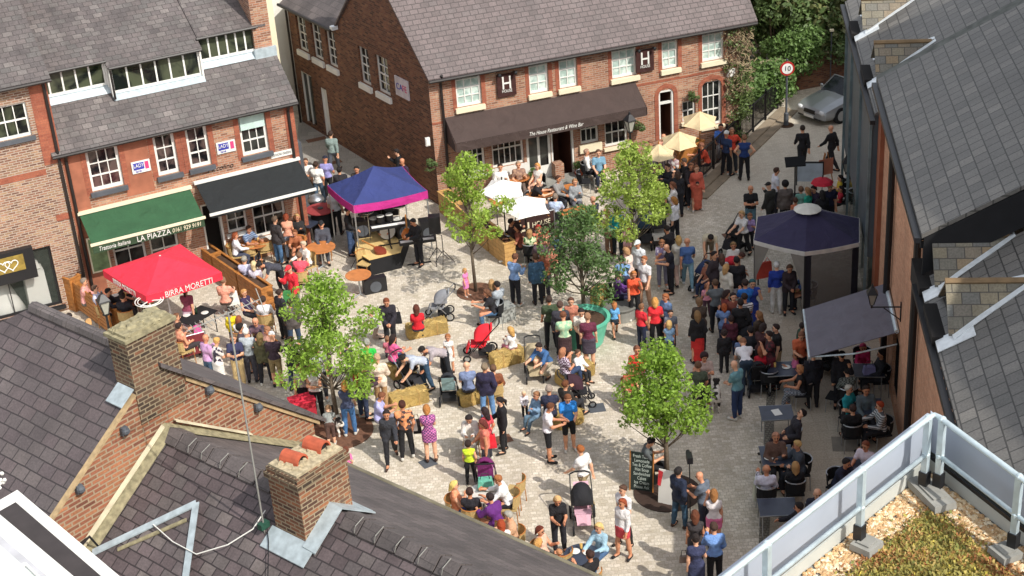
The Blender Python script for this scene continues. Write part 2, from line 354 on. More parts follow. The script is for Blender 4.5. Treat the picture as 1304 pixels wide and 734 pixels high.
# roof: eave, ridge; verge follows the skew gable
ap = PB.loc(AL.W(-3.4, 0)); ap2 = PB.loc(AL.W(-6.8, 0)); TP = (8.45-PH)/ap[1]
rf = MB(); zr = PH+TP*ap[1]
c0 = PB.loc(AL.W(.25, -.12)); c1 = PB.loc(AL.W(-3.4, -.12)); c2 = PB.loc(AL.W(-6.9, -.12))
rf.slab([(c0[0], -.28, PH-TP*.28+.06), (12.55, -.28, PH-TP*.28+.06), (12.55, ap[1], zr+.06), (c1[0], ap[1], zr+.06)], (0, 0, -.09))
rf.slab([(c1[0], ap[1], zr+.05), (12.55, ap[1], zr+.05), (12.55, 2*ap[1]+.2, PH-.1), (c2[0], 2*ap[1]+.2, PH-.1)], (0, 0, -.09))
rf.build('roof', MT['slate_pub'], pub)
rg = MB(); rg.tube([(c1[0], ap[1], zr+.06), (12.55, ap[1], zr+.06)], .12, 8); rg.build('ridge_tiles', MT['darkgrey'], pub)
gt = MB(); gt.tube([(c0[0], -.34, PH-TP*.28-.02), (12.5, -.34, PH-TP*.28-.02)], .065, 8); gt.tube([(.42, -.30, PH-.15), (.42, -.08, PH-.5), (.42, -.08, .02)], .05, 8); gt.build('gutter', MT['gutter'], pub)
# alley gable and wing (one skew wall)
WE = 5.05; ra = AL.a-PB.a
def al(name, mb, mat, parent=None, **k): o = mb.build(name, mat, pub if parent is None else parent, **k); return o
uw = [(-5.35, -4.72), (-4.02, -3.42)]
uw = []
for q in (((458, 85), (471, 92)), ((480, 100), (496, 108))):
    a, b = AL.on(*q[0])[0], AL.on(*q[1])[0]; uw.append((a, b))
wu = []
for q in (((379, 45), (391, 50)), ((398, 55), (410, 60)), ((417, 68), (429, 74))):
    wu.append((AL.on(*q[0])[0], AL.on(*q[1])[0]))
zs = [AL.on(464, 113)[1], AL.on(464, 62)[1]]; zs2 = [AL.on(420, 88)[1], AL.on(420, 45)[1]]
arch = (AL.on(386, 120)[0], AL.on(400, 128)[0], .15, 2.35); dr2 = (AL.on(411, 140)[0], AL.on(419, 145)[0], .05, 2.1)
mb = MB(); Z0, Z1 = 3.3, 4.75
hh = [(a, b, Z0, Z1) for a, b in uw+wu]+[arch, dr2]
wall_holes(mb, -11.2, 0, 0, WE, hh); mb.poly([(-6.8, 0, WE), (0, 0, WE), (0, 0, PH), (-3.4, 0, zr), (-6.8, 0, PH)])
mb.quad((-11.2, 6, 0), (-11.2, 0, 0), (-11.2, 0, WE), (-11.2, 6, WE))
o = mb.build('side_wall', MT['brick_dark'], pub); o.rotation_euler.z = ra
for a, b in uw+wu:
    o = window(pub, a, b, Z0, Z1, cols=2, rows=4, sill='white', sh=.22, so=.1); o.rotation_euler.z = ra
for q in (arch, dr2):
    f = MB(); f.bx(q[0], q[0]+.06, .04, .12, q[2], q[3]); f.bx(q[1]-.06, q[1], .04, .12, q[2], q[3]); f.bx(q[0]+.06, q[1]-.06, .04, .12, q[3]-.06, q[3])
    if q is arch: f.bx((q[0]+q[1])/2-.03, (q[0]+q[1])/2+.03, .05, .11, q[2], q[3]-.06)
    o = f.build('door_frame', MT['white'], pub); o.rotation_euler.z = ra
    f = MB(); f.quad((q[0], .1, q[2]), (q[1], .1, q[2]), (q[1], .1, q[3]), (q[0], .1, q[3])); f.build('door', MT['white' if q is dr2 else 'glass'], o)
rf = MB(); rf.slab([(-11.5, -.2, WE-.05), (-6.85, -.2, WE-.05), (-6.85, 3.2, WE+2.1), (-11.5, 3.2, WE+2.1)], (0, 0, -.08)); rf.slab([(-11.5, 3.2, WE+2.1), (-6.85, 3.2, WE+2.1), (-6.85, 6.6, WE-.05), (-11.5, 6.6, WE-.05)], (0, 0, -.08))
o = rf.build('wing_roof', MT['slate_dk'], pub); o.rotation_euler.z = ra
gt = MB(); gt.tube([(-11.5, -.25, WE-.08), (-6.85, -.25, WE-.08)], .06, 8); gt.tube([(-11.15, -.1, WE-.1), (-11.15, -.1, 0)], .05, 6); o = gt.build('gutter', MT['gutter'], pub); o.rotation_euler.z = ra
lf = MB(); lf.box((-6.82, -.12, WE+.02), (.22, .25, .14)); o = lf.build('lead_cap', MT['leadw'], pub); o.rotation_euler.z = ra
ch = MB(); ch.box((-3.2, .6, zr+.4), (.75, .9, 2.4)); o = ch.build('chimney', MT['brick_red'], pub); o.rotation_euler.z = ra
lf = MB(); lf.box((-3.0, .45, zr-.35), (.95, 1.1, .12)); o2 = lf.build('flashing', MT['leadw'], o)
# cafe sign on gable, alarm boxes
q = AL.on(513, 112); sg = MB(); sg.box((q[0], -.03, q[1]), (.95, .05, .72)); sgn = thing('gable_sign', 'pale square cafe sign fixed on the dark side gable of the pub', 'sign', AL.W(0, 0), AL.a)
sg.build('board', plain('pale_board', 'c9c2c4', .6), sgn)
text('CA', .34, plain('sign_blue', '3a3fa0'), sgn, (q[0]-.16, -.06, q[1])); text('FE', .34, plain('sign_pink', 'cf3a6a'), sgn, (q[0]+.22, -.06, q[1]))
# awning
aw = MB(); x0, x1 = .48, 7.74; yo = -1.0; zt = 3.24; zb = 2.62
aw.slab([(x0, -.01, zt), (x0+.03, yo, zb), (x1-.03, yo, zb), (x1, -.01, zt)], (0, 0, .03)); aw.slab([(x0+.03, yo-.004, zb), (x0+.03, yo-.004, zb-.30), (x1-.03, yo-.004, zb-.30), (x1-.03, yo-.004, zb)], (0, -.02, 0))
for x in (x0, x1): aw.slab([(x, -.012, zt-.01), (x, yo, zb-.01), (x, yo, zb-.30), (x, -.012, zb-.30)], (.02, 0, 0))
ao = thing('shop_awning', 'long dark brown awning across the front of the pub', 'awning', PB.W(0, 0), PB.a)
aw.build('canopy', fab('brown_canvas', '463834', k=.9), ao)
t = PB.on(707, 153, yo)[0]
text('The House Restaurant & Wine Bar', .2, MT['white'], ao, (t, yo-.035, zb-.15), shear=.35, sx=.72)
# hanging board signs with H and writing on facade
for px, py in ((644, 108), (820, 77)):
    x, z = PB.on(px, py); s = MB(); s.bx(x-.35, x+.35, -.10, -.04, z-.40, z+.42)
    so_ = thing('pub_sign', 'square maroon H sign on the pub wall '+('by the leftmost window' if px < 700 else 'between the fourth and fifth upper windows'), 'sign', PB.W(0, 0), PB.a, 'H signs on the pub front')
    s.build('board', fab('maroon_board', '40201c'), so_); l = MB()
    l.bx(x-.16, x-.10, -.12, -.102, z-.12, z+.34); l.bx(x+.10, x+.16, -.12, -.102, z-.12, z+.34); l.bx(x-.10, x+.10, -.12, -.102, z+.06, z+.12); l.build('letter', MT['white'], so_)
    text('HOUSE', .15, MT['white'], so_, (x, -.11, z-.2), sx=.8); br = MB(); br.tube([(x-.3, -.06, z+.46), (x-.3, -.3, z+.5)], .02, 5); br.tube([(x+.3, -.06, z+.46), (x+.3, -.3, z+.5)], .02, 5); br.ball((x-.3, -.3, z+.48), .07); br.ball((x+.3, -.3, z+.48), .07); br.build('spotlight', MT['black'], so_)
for i, (px, py, w_, h_) in enumerate(((544, 180, .16, .3), (930, 92, .3, .3))):
    x, z = PB.on(px, py); s = MB(); s.bx(x-w_/2, x+w_/2, -.1, -.004, z-h_/2, z+h_/2); s.bx(x-w_/2+.02, x+w_/2-.02, -.12, -.101, z-h_/2+.03, z+h_/2-.03)
    s = s.build('alarm_box', MT['white'], None); s.location = PB.W(0, 0); s.rotation_euler.z = PB.a; tag(s, ['small white box on the pub corner beside the drainpipe', 'white alarm box on the pub wall beside the ivy'][i], 'alarm box')
# ================= LEFT HOUSE =================
LH = Fr(P(105, 388), R(24.8)); HH = 5.46; HW = 7.95
house = thing('brick_shop_house', 'red brick terrace over La Piazza with a slate roof and long dormer windows', 'building', LH.W(0, 0), LH.a)
ws = [(1.04, 2.07, 3, 'glassr'), (3.2, 3.9, 2, 'glassr'), (4.27, 4.98, 2, 'glassr'), (6.05, 6.97, 3, 'glass')]; A0, A1 = 3.72, 5.12
gr = [(1.3, 2.35, .8, 2.2), (2.5, 3.45, .1, 2.3), (4.35, 5.0, .03, 2.4), (5.15, 5.85, 1.15, 2.05), (6.05, 7.2, .75, 2.15)]
mb = MB(); wall_holes(mb, .9, HW, 0, HH, [(a, b, A0, A1) for a, b, c, p in ws if a > .9]+gr)
mb.quad((HW, 0, 0), (HW, 8, 0), (HW, 8, HH), (HW, 0, HH)); mb.poly([(HW, 0, HH), (HW, 8, HH), (HW, 4, HH+2.6)])
mb.build('wall', MT['brick'], house)
mb = MB(); mb.quad((0, 0, 0), (.9, 0, 0), (.9, 0, HH), (0, 0, HH)); mb.bx(0.3, .898, -.006, .0, 3.3, HH-.12); mb.bx(.9, 3.0, -.01, -.004, 5.14, 5.4); mb.bx(2.09, 3.0, -.008, -.004, 3.3, 5.12); mb.build('smooth_wall', MT['render_red'], house)
t = MB()
for a, b, c, p in ws:
    for x0, x1 in ((a-.18, a-.003), (b+.003, b+.18)): t.bx(x0, x1, -.014, .08, A0-.1, A1+.15)
    t.bx(a-.003, b+.003, -.014, .08, A1+.002, A1+.15)
t.bx(7.62, HW, -.02, .02, 0, HH-.1); t.build('brick_trim', MT['brick_red'], house)
for a, b, c, p in ws: window(house, a, b, A0, A1, cols=c, rows=3, pane=p, sill='darkgrey', sh=.14, so=.14, fw=.09)
bl = MB(); bl.bx(6.10, 6.92, .0, .06, 4.62, 5.08); bl.build('window_blind', plain('pale_blind', 'bfd8cf'), house)
for q in (gr[0], gr[1], gr[3], gr[4]): window(house, *q, cols=3 if q is gr[4] else 2, rows=2, sill='white' if q is not gr[1] else None)
q = gr[2]; f = MB(); f.bx(q[0], q[0]+.06, .02, .1, q[2], q[3]); f.bx(q[1]-.06, q[1], -.02, .1, q[2], q[3]); f.bx(q[0]+.06, q[1]-.06, .02, .1, q[3]-.06, q[3]); o = f.build('door_frame', MT['white'], house)
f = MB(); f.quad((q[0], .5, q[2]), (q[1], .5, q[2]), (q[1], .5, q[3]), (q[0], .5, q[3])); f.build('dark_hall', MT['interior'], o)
TL = .70
def zl(y): return HH+TL*y
rf = MB(); rf.slab([(.0, -.25, zl(-.25)), (HW+.12, -.25, zl(-.25)), (HW+.12, 1.55, zl(1.55)), (.0, 1.55, zl(1.55))], (0, 0, -.08)); 
dz = [(.12, 2.40, 1.50, 6.60, 7.42), (2.50, 5.42, 1.22, 6.36, 7.25), (5.52, HW-.45, 1.62, 6.66, 7.5)]
top = 4.7
for i, (a, b, y, z0, z1) in enumerate(dz):
    e0, e1 = [(-.02, 2.42), (2.42, 5.52), (5.52, HW-.1)][i]
    k = .50; rf.slab([(e0, y-.14, z1+.03), (e1, y-.14, z1+.03), (e1, top, z1+.03+k*(top-y)), (e0, top, z1+.03+k*(top-y))], (0, 0, -.07))
rf.slab([(-.02, top, 9.0), (HW, top, 9.0), (HW, 9, 6.2), (-.02, 9, 6.2)], (0, 0, -.07))
rf.build('roof', MT['slate_l'], house)
for i, (a, b, y, z0, z1) in enumerate(dz):
    w_ = window(house, a, b, z0, z1, y=y-.1, cols=[5, 6, 6][i], rows=1, pane='glassg', sill=None, fw=.06, bw=.055, name='dormer_window')
    s = MB(); s.quad((a-.05, y-.22, zl(y-.22)+.02), (b+.05, y-.22, zl(y-.22)+.02), (b+.05, y-.02, z0), (a-.05, y-.02, z0)); s.bx(a, b, y-.05, y+.02, z0-.25, z0); s.build('lead_apron', MT['lead'], w_)
    s = MB(); s.bx(a-.06, a-.003, y-.08, y+.9, z0-.2, z1); s.bx(b+.003, b+.06, y-.08, y+.9, z0-.2, z1); s.build('cheek', MT['white'], w_)
    s = MB(); s.tube([(a-.05, y-.2, z1+.0), (b+.05, y-.2, z1+.0)], .045, 6); s.build('gutter', MT['gutter'], w_)
gt = MB(); gt.tube([(.0, -.31, zl(-.25)-.04), (HW+.1, -.31, zl(-.25)-.04)], .06, 8); gt.tube([(.42, -.25, HH-.25), (.42, -.06, HH-.5), (.42, -.06, 0)], .05, 8); gt.tube([(7.75, -.25, HH-.25), (7.75, -.06, HH-.5), (7.75, -.06, 0)], .05, 8)
gt.tube([(2.47, .95, 7.2), (2.47, .95, 6.25)], .04, 6); gt.build('gutter', MT['gutter'], house)
ch = MB(); ch.bx(HW-.55, HW+.05, 1.5, 2.9, 6.0, 9.6); ch.build('chimney', MT['brick'], house)
lf = MB(); lf.bx(HW-.62, HW+.14, 1.38, 1.5, 6.35, 6.75); lf.build('flashing', MT['lead'], house)
# awnings
def awning(lbl, fr, x0, x1, zt, proj, drop, mat, bar, val=0., valmat=None):
    o = thing('shop_awning', lbl, 'awning', fr.W(0, 0), fr.a)
    a = MB(); a.slab([(x0, -.06, zt), (x0, -proj, zt-drop), (x1, -proj, zt-drop), (x1, -.06, zt)], (0, 0, .02)); a.build('canopy', mat, o)
    b = MB(); b.bx(x0-.06, x1+.06, -.14, -.001, zt+.025, zt+.11); b.bx(x0-.05, x1+.05, -proj-.06, -proj, zt-drop-.03, zt-drop+.05); b.build('bar', bar, o)
    c = MB()
    for x in (x0+.15, x1-.15): c.tube([(x, -.05, zt-.45), (x+.1, -proj*.5, zt-.5), (x, -proj+.02, zt-drop-.02)], .025, 6)
    c.build('arm', MT['white'], o)
    if val:
        v = MB(); v.slab([(x0, -proj-.03, zt-drop-.035), (x1, -proj-.03, zt-drop-.035), (x1, -proj-.02, zt-drop-val), (x0, -proj-.02, zt-drop-val)], (0, .012, 0)); v.build('valance', valmat or mat, o)
    return o
green = fab('green_canvas', '2f5a3a', k=.8); greenv = fab('green_valance', '3a5138', k=.8)
def bary(fr, x, z, px, py):      # projection distance at which (x, z) line meets the pixel row
    best = None
    for i in range(40, 320, 2):
        y = -i/100; q = fr.on(px, py, y)
    return best
def solve_bar(fr, zt, c, pitch):      # where the sight line c meets the canopy plane
    p = fr.pl(c[0], c[1], (0, -.06, zt), (0, -pitch, 1)); return p
ga = solve_bar(LH, 3.08, (128, 312), .42); gb = solve_bar(LH, 3.08, (268, 273), .42)
gpj = -(ga[1]+gb[1])/2
o = awning('green fabric awning lettered La Piazza over the restaurant front', LH, .48, 4.1, 3.08, gpj, (gpj-.06)*.42, green, MT['cream'], .3, greenv)
zz = 3.08-(gpj-.06)*.42-.17
text('Trattoria Italiana', .2, MT['white'], o, (1.15, -gpj-.05, zz), shear=.3, sx=.75); text('LA PIAZZA', .27, MT['white'], o, (2.42, -gpj-.05, zz), sx=.85); text('0161 929 9191', .2, MT['cream'], o, (3.5, -gpj-.05, zz), sx=.8, shear=.2)
ba = solve_bar(LH, 3.18, (275, 275), .40); bb = solve_bar(LH, 3.18, (403, 238), .40); bpj = -(ba[1]+bb[1])/2
o = awning('black fabric awning with a white front edge beside the green one', LH, 4.32, 7.86, 3.18, bpj, (bpj-.06)*.40, fab('black_canvas', '1d2123'), MT['white'], .12)
print('awn', ga, gb, ba, bb)
# property signs, name plate
for i, (a, b, z0, z1) in enumerate(((2.38, 2.98, 4.02, 4.42), (5.2, 5.83, 4.02, 4.42))):
    s = thing('shop_sign', ['white Lady sign with a pink block, between the first and second upstairs windows', 'white Lady sign with a pink block, beside the upstairs window with the blind'][i], 'sign', LH.W(0, 0), LH.a, 'Lady signs')
    m = MB(); m.bx(a, b, -.05, -.02, z0, z1); m.build('board', MT['white'], s); m = MB(); m.bx(a+.05, a+.4, -.056, -.051, z0+.12, z1-.05); m.build('blue_block', plain('sign_violet', '3b3f9c'), s)
    m = MB(); m.bx(b-.17, b-.05, -.056, -.051, z0+.1, z1-.05); m.build('pink_block', plain('sign_magenta', 'd83f74'), s); text('LADY', .17, MT['white'], s, ((a+a+.45)/2, -.06, z0+.25), sx=.8); text('lane', .12, plain('sign_ink', '3d45a8'), s, (a+.2, -.057, z0+.07))
x, z = LH.on(361, 195); s = thing('street_name_plate', 'white street name plate on the corner of the left house', 'sign', LH.W(0, 0), LH.a); m = MB(); m.bx(x-.45, x+.3, -.04, -.015, z-.1, z+.1); m.build('plate', MT['white'], s); text('GOOSE GREEN', .11, MT['black'], s, (x-.07, -.043, z), sx=.85)
x, z = LH.on(279, 217); t_ = thing('wall_lettering', 'dark script lettering fixed on brick above the black awning', 'lettering', LH.W(0, 0), LH.a); text('Piccolino', .24, MT['black'], t_, (x+.05, -.02, z+.08), shear=.3)
x0, z0 = LH.on(128, 330); q = MB(); q.bx(.52, 1.15, -.07, -.03, 1.0, 2.25); o = thing('menu_board', 'tall pale framed menu board on the wall under the green awning', 'sign', LH.W(0, 0), LH.a); q.build('frame', MT['cream'], o); q = MB(); q.bx(.57, 1.10, -.08, -.072, 1.06, 2.19); q.build('picture', plain('menu_picture', '7d9468', var=.4, scale=4), o)
# ================= LEFT BRICK SHOP (taller) =================
shop = thing('brick_corner_shop', 'taller brick building at the left edge with a gold heart shop sign', 'building', LH.W(0, 0), LH.a)
BH = 7.9; hl = [(-1.5, -.42, 6.05, 7.15), (-3.6, -.62, .25, 2.35)]
mb = MB(); wall_holes(mb, -6, .28, 0, BH, hl, y=-.12); mb.quad((.28, -.12, HH-.6), (.28, 3.2, HH-.6), (.28, 3.2, BH), (.28, -.12, BH)); mb.quad((.28, -.12, 0), (.28, 0.02, 0), (.28, 0.02, HH), (.28, -.12, HH)); mb.build('wall', MT['brick_old'], shop)
mb = MB(); mb.bx(-.25, .295, -.135, -.122, 5.0, BH-.1); mb.bx(-.25, .295, -.135, -.122, 3.1, 3.3); mb.bx(-2.0, -.25, -.135, -.122, 4.7, 4.9); mb.bx(.27, .30, -.12, 3.0, HH+.2, BH-.05); mb.build('brick_trim', MT['brick_red'], shop)
window(shop, -1.5, -.42, 6.05, 7.15, y=-.12, cols=3, rows=2, pane='glassg', sill='darkgrey')
inn = MB(); inn.bx(-3.7, -.5, 1.2, 1.22, .1, 2.5); inn.bx(-3.7, -.5, .03, 1.2, .1, .14); inn.bx(-3.7, -.5, .03, 1.2, 2.46, 2.5); inn.build('shop_interior', MT['shopg'], shop)
window(shop, -3.6, -.62, .25, 2.35, y=-.12, cols=2, rows=1, pane='shopclear', frame='black', sill='black', name='shop_window')
rf = MB(); rf.slab([(-6, -.4, BH-.1), (.42, -.4, BH-.1), (.42, 3.3, BH+1.95), (-6, 3.3, BH+1.95)], (0, 0, -.08)); rf.build('roof', MT['slate_l'], shop)
ch = MB(); ch.bx(-.5, .3, 3.2, 5.2, HH, 10.5); ch.build('chimney', MT['brick'], shop)
gt = MB(); gt.tube([(-6, -.45, BH-.16), (.42, -.45, BH-.16)], .06, 8); gt.tube([(.2, -.18, BH-.2), (.2, -.18, .02)], .05, 8); gt.build('gutter', MT['gutter'], shop)
cp = MB(); cp.slab([(.20, -.18, BH-.25), (.36, -.18, BH-.25), (.36, 3.2, BH+1.7), (.20, 3.2, BH+1.7)], (0, 0, .1)); cp.build('verge', MT['brick_red'], shop)
sf = thing('shop_fascia', 'black shop fascia with a gold panel of two white hearts', 'sign', LH.W(0, 0), LH.a)
x1_, zc = LH.on(43, 328, -.2); m = MB(); m.bx(-4, x1_, -.34, -.125, zc-.62, zc+.42); m.build('fascia', MT['black'], sf)
m = MB(); m.bx(-4, x1_-.32, -.36, -.342, zc-.25, zc+.28); m.build('panel', plain('gold_panel', '8a7432', var=.3, scale=5), sf)
for dx in (0, -.26):
    m = MB(); pts = []
    for k in range(25):
        a = 2*PI*k/24; pts.append((x1_-.72+dx+.2*math.sin(a)**3, -.37, zc+.012*(13*math.cos(a)-5*math.cos(2*a)-2*math.cos(3*a)-math.cos(4*a))))
    m.tube(pts, .018, 5); m.build('heart', MT['white'], sf)
m = MB(); m.box((0, 0, .5), (.55, .5, 1.0), taper=.92); m.box((0, 0, 1.12), (.4, .3, .18), taper=.8); m = m.build('display_plinth', MT['white']); m.scale = (1.25, 1.25, 1.3); m.location = LH.W(-1.25, .45, .16); m.rotation_euler.z = LH.a; tag(m, 'white display plinth inside the heart shop window', 'plinth')
m = MB(); m.lathe([(.75, 0), (.6, .35), (.38, .9), (.2, 1.15), (.24, 1.35), (.2, 1.6), (.06, 1.7)], n=20); m = m.build('wedding_dress', MT['white'], smooth=True); m.scale = (1.1, .8, 1.15); m.location = LH.W(-2.45, .6, .16); tag(m, 'white wedding dress on display in the heart shop window', 'dress')
# small cream backdrop houses beyond the alley
bh = thing('cream_house', 'cream rendered house glimpsed in the gap beyond the left house', 'building', LH.W(9.6, 9.5), LH.a)
m = MB(); m.bx(-1.2, 1.0, 0, 5, 0, 6.4); m.build('wall', MT['cream'], bh); m = MB(); m.bx(-.05, .5, -.06, -.002, 2.2, 4.0); m.build('window', MT['glass'], bh); m = MB(); m.slab([(-1.4, -.2, 6.3), (1.2, -.2, 6.3), (1.2, 2.6, 7.8), (-1.4, 2.6, 7.8)], (0, 0, -.1)); m.build('roof', MT['slate_dk'], bh)
bh = thing('white_house', 'white building closing the far end of the alley', 'building', LH.W(12.5, 13), LH.a)
m = MB(); m.bx(-2.5, 4, 0, 5, 0, 5.2); m.build('wall', MT['white'], bh); m = MB(); m.slab([(-2.7, -.2, 5.2), (4.2, -.2, 5.2), (4.2, 2.6, 6.6), (-2.7, 2.6, 6.6)], (0, 0, -.1)); m.build('roof', MT['slate_dk'], bh)
m = MB()
for k in range(14): m.bx(k*.11, k*.11+.095, 0, .03, 0, 1.9)
m.bx(0, 1.54, .032, .07, .5, .6); m.bx(0, 1.54, .032, .07, 1.5, 1.6); m = m.build('dark_gate', MT['blackm']); m.location = LH.W(8.0, 4.9); m.rotation_euler.z = LH.a; tag(m, 'dark boarded gate between the left house and the alley', 'gate')
m = MB(); m.bx(0, .12, 0, 5.5, 0, 2.7); m = m.build('alley_wall', MT['darkgrey']); m.location = LH.W(8.75, 2.6); m.rotation_euler.z = LH.a-R(2); tag(m, 'tall dark wall with a lean-to beside the cream house', 'wall')
# ================= RIGHT BUILDING =================
RB = Fr(P(1080, 238), R(-98.1))
rb = thing('brick_market_building', 'long brick and slate clad building along the right side of the square', 'building', RB.W(0, 0), RB.a)
XA, XB, XE = 11.0, 20.74, 34.
sh = []
mb = MB(); wins = [(21.6, 22.6, .4, 2.3), (24, 25.4, .4, 2.3), (12.0, 13.0, 3.6, 5.2), (14.2, 15.6, .3, 2.3), (17.2, 17.9, 3.3, 5.0)]
wall_holes(mb, XA, XB, 0, 8.0, [w_ for w_ in wins if XA < w_[0] < XB]); wall_holes(mb, XB, XE, 0, 6.9, [w_ for w_ in wins if w_[0] > XB]); wall_holes(mb, 1.1, XA, 0, 6.9, [])
mb.quad((1.1, 9, 0), (1.1, 0, 0), (1.1, 0, 6.9), (1.1, 9, 6.9)); mb.quad((XE, 0, 0), (XE, 9, 0), (XE, 9, 6.9), (XE, 0, 6.9)); mb.build('wall', MT['brick_right'], rb)
for w_ in wins: window(rb, *w_, cols=1, rows=1, frame='black', sill=None)
# cladding bay
cb = MB()
for k in range(8): cb.bx(1.12+k*1.06, 2.17+k*1.06, -.28, -.001, 1.95, 6.55)
cb.build('cladding', MT['clad'], rb)
for k in range(9):
    p_ = MB(); x = 1.12+k*1.06; p_.bx(x-.03, x+.03, -.36, -.281, 0.02, 6.6); 
    if k in (0, 2, 5, 8): p_.build('mullion', plain('weathered_mullion', '6c7a7c', .5, var=.4, scale=2), rb)
gs = MB(); gs.bx(1.12, 9.5, -.2, -.01, .1, 1.94); gs.build('shop_glazing', MT['shopg'], rb)
pl_ = MB(); pl_.bx(9.62, 10.3, -.12, -.001, 0, 6.75); pl_.build('pilaster', plain('pilaster_brick', '94583e', var=.15), rb)
for x in (13.2, 18.6): dp = MB(); dp.tube([(x, -.12, 7.6), (x, -.12, 0)], .09, 8); dp.build('drainpipe', MT['black'], rb)
TR = .55; DP = 6.5
def rroof(x0, x1, h, ov=.35, y1=DP, TR=TR):
    r = MB(); r.slab([(x0, -ov, h-TR*ov+.06), (x0, y1, h+TR*y1+.06), (x1, y1, h+TR*y1+.06), (x1, -ov, h-TR*ov+.06)], (0, 0, -.1)); r.slab([(x0, y1, h+TR*y1+.05), (x0, 2*y1, h), (x1, 2*y1, h), (x1, y1, h+TR*y1+.05)], (0, 0, -.1)); return r
rroof(.4, XA-.3, 7.0, .35).build('roof', MT['slate_r'], rb); rroof(XA, XB, 8.1, .35).build('roof', MT['slate_r'], rb); rroof(XB+.02, XE, 7.0, .35).build('roof', MT['slate_r'], rb)
pw = MB(); pw.slab([(XA-.75, -.3, 7.45), (XA-.02, -.3, 7.45), (XA-.02, DP, 7.75+TR*DP), (XA-.75, DP, 7.75+TR*DP)], (0, 0, .35)); pw.build('party_wall', plain('mossy_lead', '5b5d58', .8, var=.4, scale=3), rb)
vg = MB(); vg.slab([(XB-.06, -.3, 7.0), (XB, -.3, 7.0), (XB, DP, 7.1+TR*DP), (XB-.06, DP, 7.1+TR*DP)], (0, 0, .88)); vg.build('verge', MT['blackm'], rb)
gt = MB(); gt.bx(.4, XA, -.50, -.36, 6.66, 6.78); gt.bx(XA, XB, -.50, -.36, 7.76, 7.88); gt.bx(XB, XE, -.50, -.36, 6.66, 6.78)
for k in range(60): gt.bx(XA+k*.4, XA+k*.4+.06, -.36, -.002, (7.6 if XA+k*.4 < XB else 6.5), (7.75 if XA+k*.4 < XB else 6.65))
gt.build('gutter', MT['black'], rb)
def dormer(px, py, hw, hz, base, nm='dormer'):
    xr = RB.loc(P(px, py, hz))[0]
    # ridge at height hz, half width hw, near eave height
    ze = hz-hw*.95; yb = (hz-base)/TR; ye = max(.3, (ze-base)/TR)
    f = MB(); f.bx(xr-hw+.05, xr+hw-.05, -.42, .055, base-.55, base-.02); f.poly([(xr-hw, .06, base-.45), (xr+hw, .06, base-.45), (xr+hw, .06, ze), (xr, .06, hz-.03), (xr-hw, .06, ze)]); f.poly([(xr+hw-.03, .06, base-.3), (xr+hw-.03, ye, ze), (xr+hw-.03, .06, ze)]); f.poly([(xr-hw+.03, .06, base-.3), (xr-hw+.03, .06, ze), (xr-hw+.03, ye, ze)])
    o = f.build(nm, MT['interior'], rb)
    r = MB()
    for s in (1, -1):
        r.slab([(xr, -.12, hz), (xr+s*(hw+.05), -.12, ze-.02), (xr+s*(hw+.05), ye, ze-.02), (xr, yb, hz)], (0, 0, .05))
    r.build('dormer_roof', MT['slate_dorm'], o)
    r = MB(); r.tube([(xr, -.13, hz+.05), (xr, yb, hz+.05)], .07, 6); r.build('ridge_tile', plain('brown_ridge', '7d6648', var=.25) if 'brown_ridge' not in bpy.data.materials else bpy.data.materials['brown_ridge'], o)
    l = MB()
    for s in (1, -1):
        a = np.array([xr+s*(hw+.02), ye-.35, base+TR*(ye-.35)+.10]); b_ = np.array([xr+s*.02, yb+.1, hz+.10])
        d_ = (b_-a)/np.linalg.norm(b_-a); sd = np.array([s*.22, 0, 0])
        l.slab([a, a+sd, b_+sd*.8, b_], (0, 0, .02))
    l.slab([(xr+hw-.1, -.36, base-TR*.36+.07), (xr+hw+.4, -.36, base-TR*.36+.07), (xr+hw+.4, .35, base+TR*.35+.07), (xr+hw-.1, .35, base+TR*.35+.07)], (0, 0, .02)); l.build('lead_valley', MT['leadw'], o)
    return o
for a in ((1207, 303, .78, 7.82, 7.0), (1228, 361, .78, 7.82, 7.0), (1096, 57, .7, 7.82, 7.0), (1081, 2, .7, 7.82, 7.0)): dormer(*a)
# ================= GROUND =================
def sheet(name, pts, z, mat):
    m = MB(); m.poly([(p[0], p[1], z) for p in pts]); return struct(name, m, mat)
m = MB(); m.poly([(-900, -300, -.03), (900, -300, -.03), (900, 1500, -.03), (-900, 1500, -.03)]); struct('ground', m, MT['ground'])
sheet('square_paving', [(-40, 8), (30, 8), (30, 70), (-40, 70)], 0., MT['sett'])
sheet('road', [P(880, 240), P(1100, 300), P(1300, 230), P(1300, 60), P(1010, 128), P(975, 140)], .004, MT['road'])
lane = [P(985, 470), P(970, 800), P(1330, 800), P(1230, 420), P(1125, 380), P(1010, 330)]
sheet('cafe_pavement', lane, .005, MT['flag'])
sheet('alley_pavement', [P(380, 150), P(478, 208), P(470, 240), P(390, 225), P(378, 200)], .004, brickmat('alley_flags', L3('8e8a85', '959089', '9c9890'), '7e7a74', .6, .4, .008, big=.1))
m = MB(); a, b = P(983, 480)[:2], P(968, 790)[:2]; d = (b-a)/np.linalg.norm(b-a); n = np.array([-d[1], d[0]])*.12
m.poly([tuple(a-n)+(.009,), tuple(a+n)+(.009,), tuple(b+n)+(.009,), tuple(b-n)+(.009,)][::-1]); struct('drain_channel', m, brickmat('dark_setts', L3('7c766a', '868074', '90897c'), '5f5a50', .1, .1, .015))
def cover(px, py, w_, d_, rz, mat, nm): m = MB(); q = P(px, py); m.box((0, 0, .008), (w_, d_, .006), rz); o = m.build(nm, mat); o.location = q; o['kind'] = 'structure'
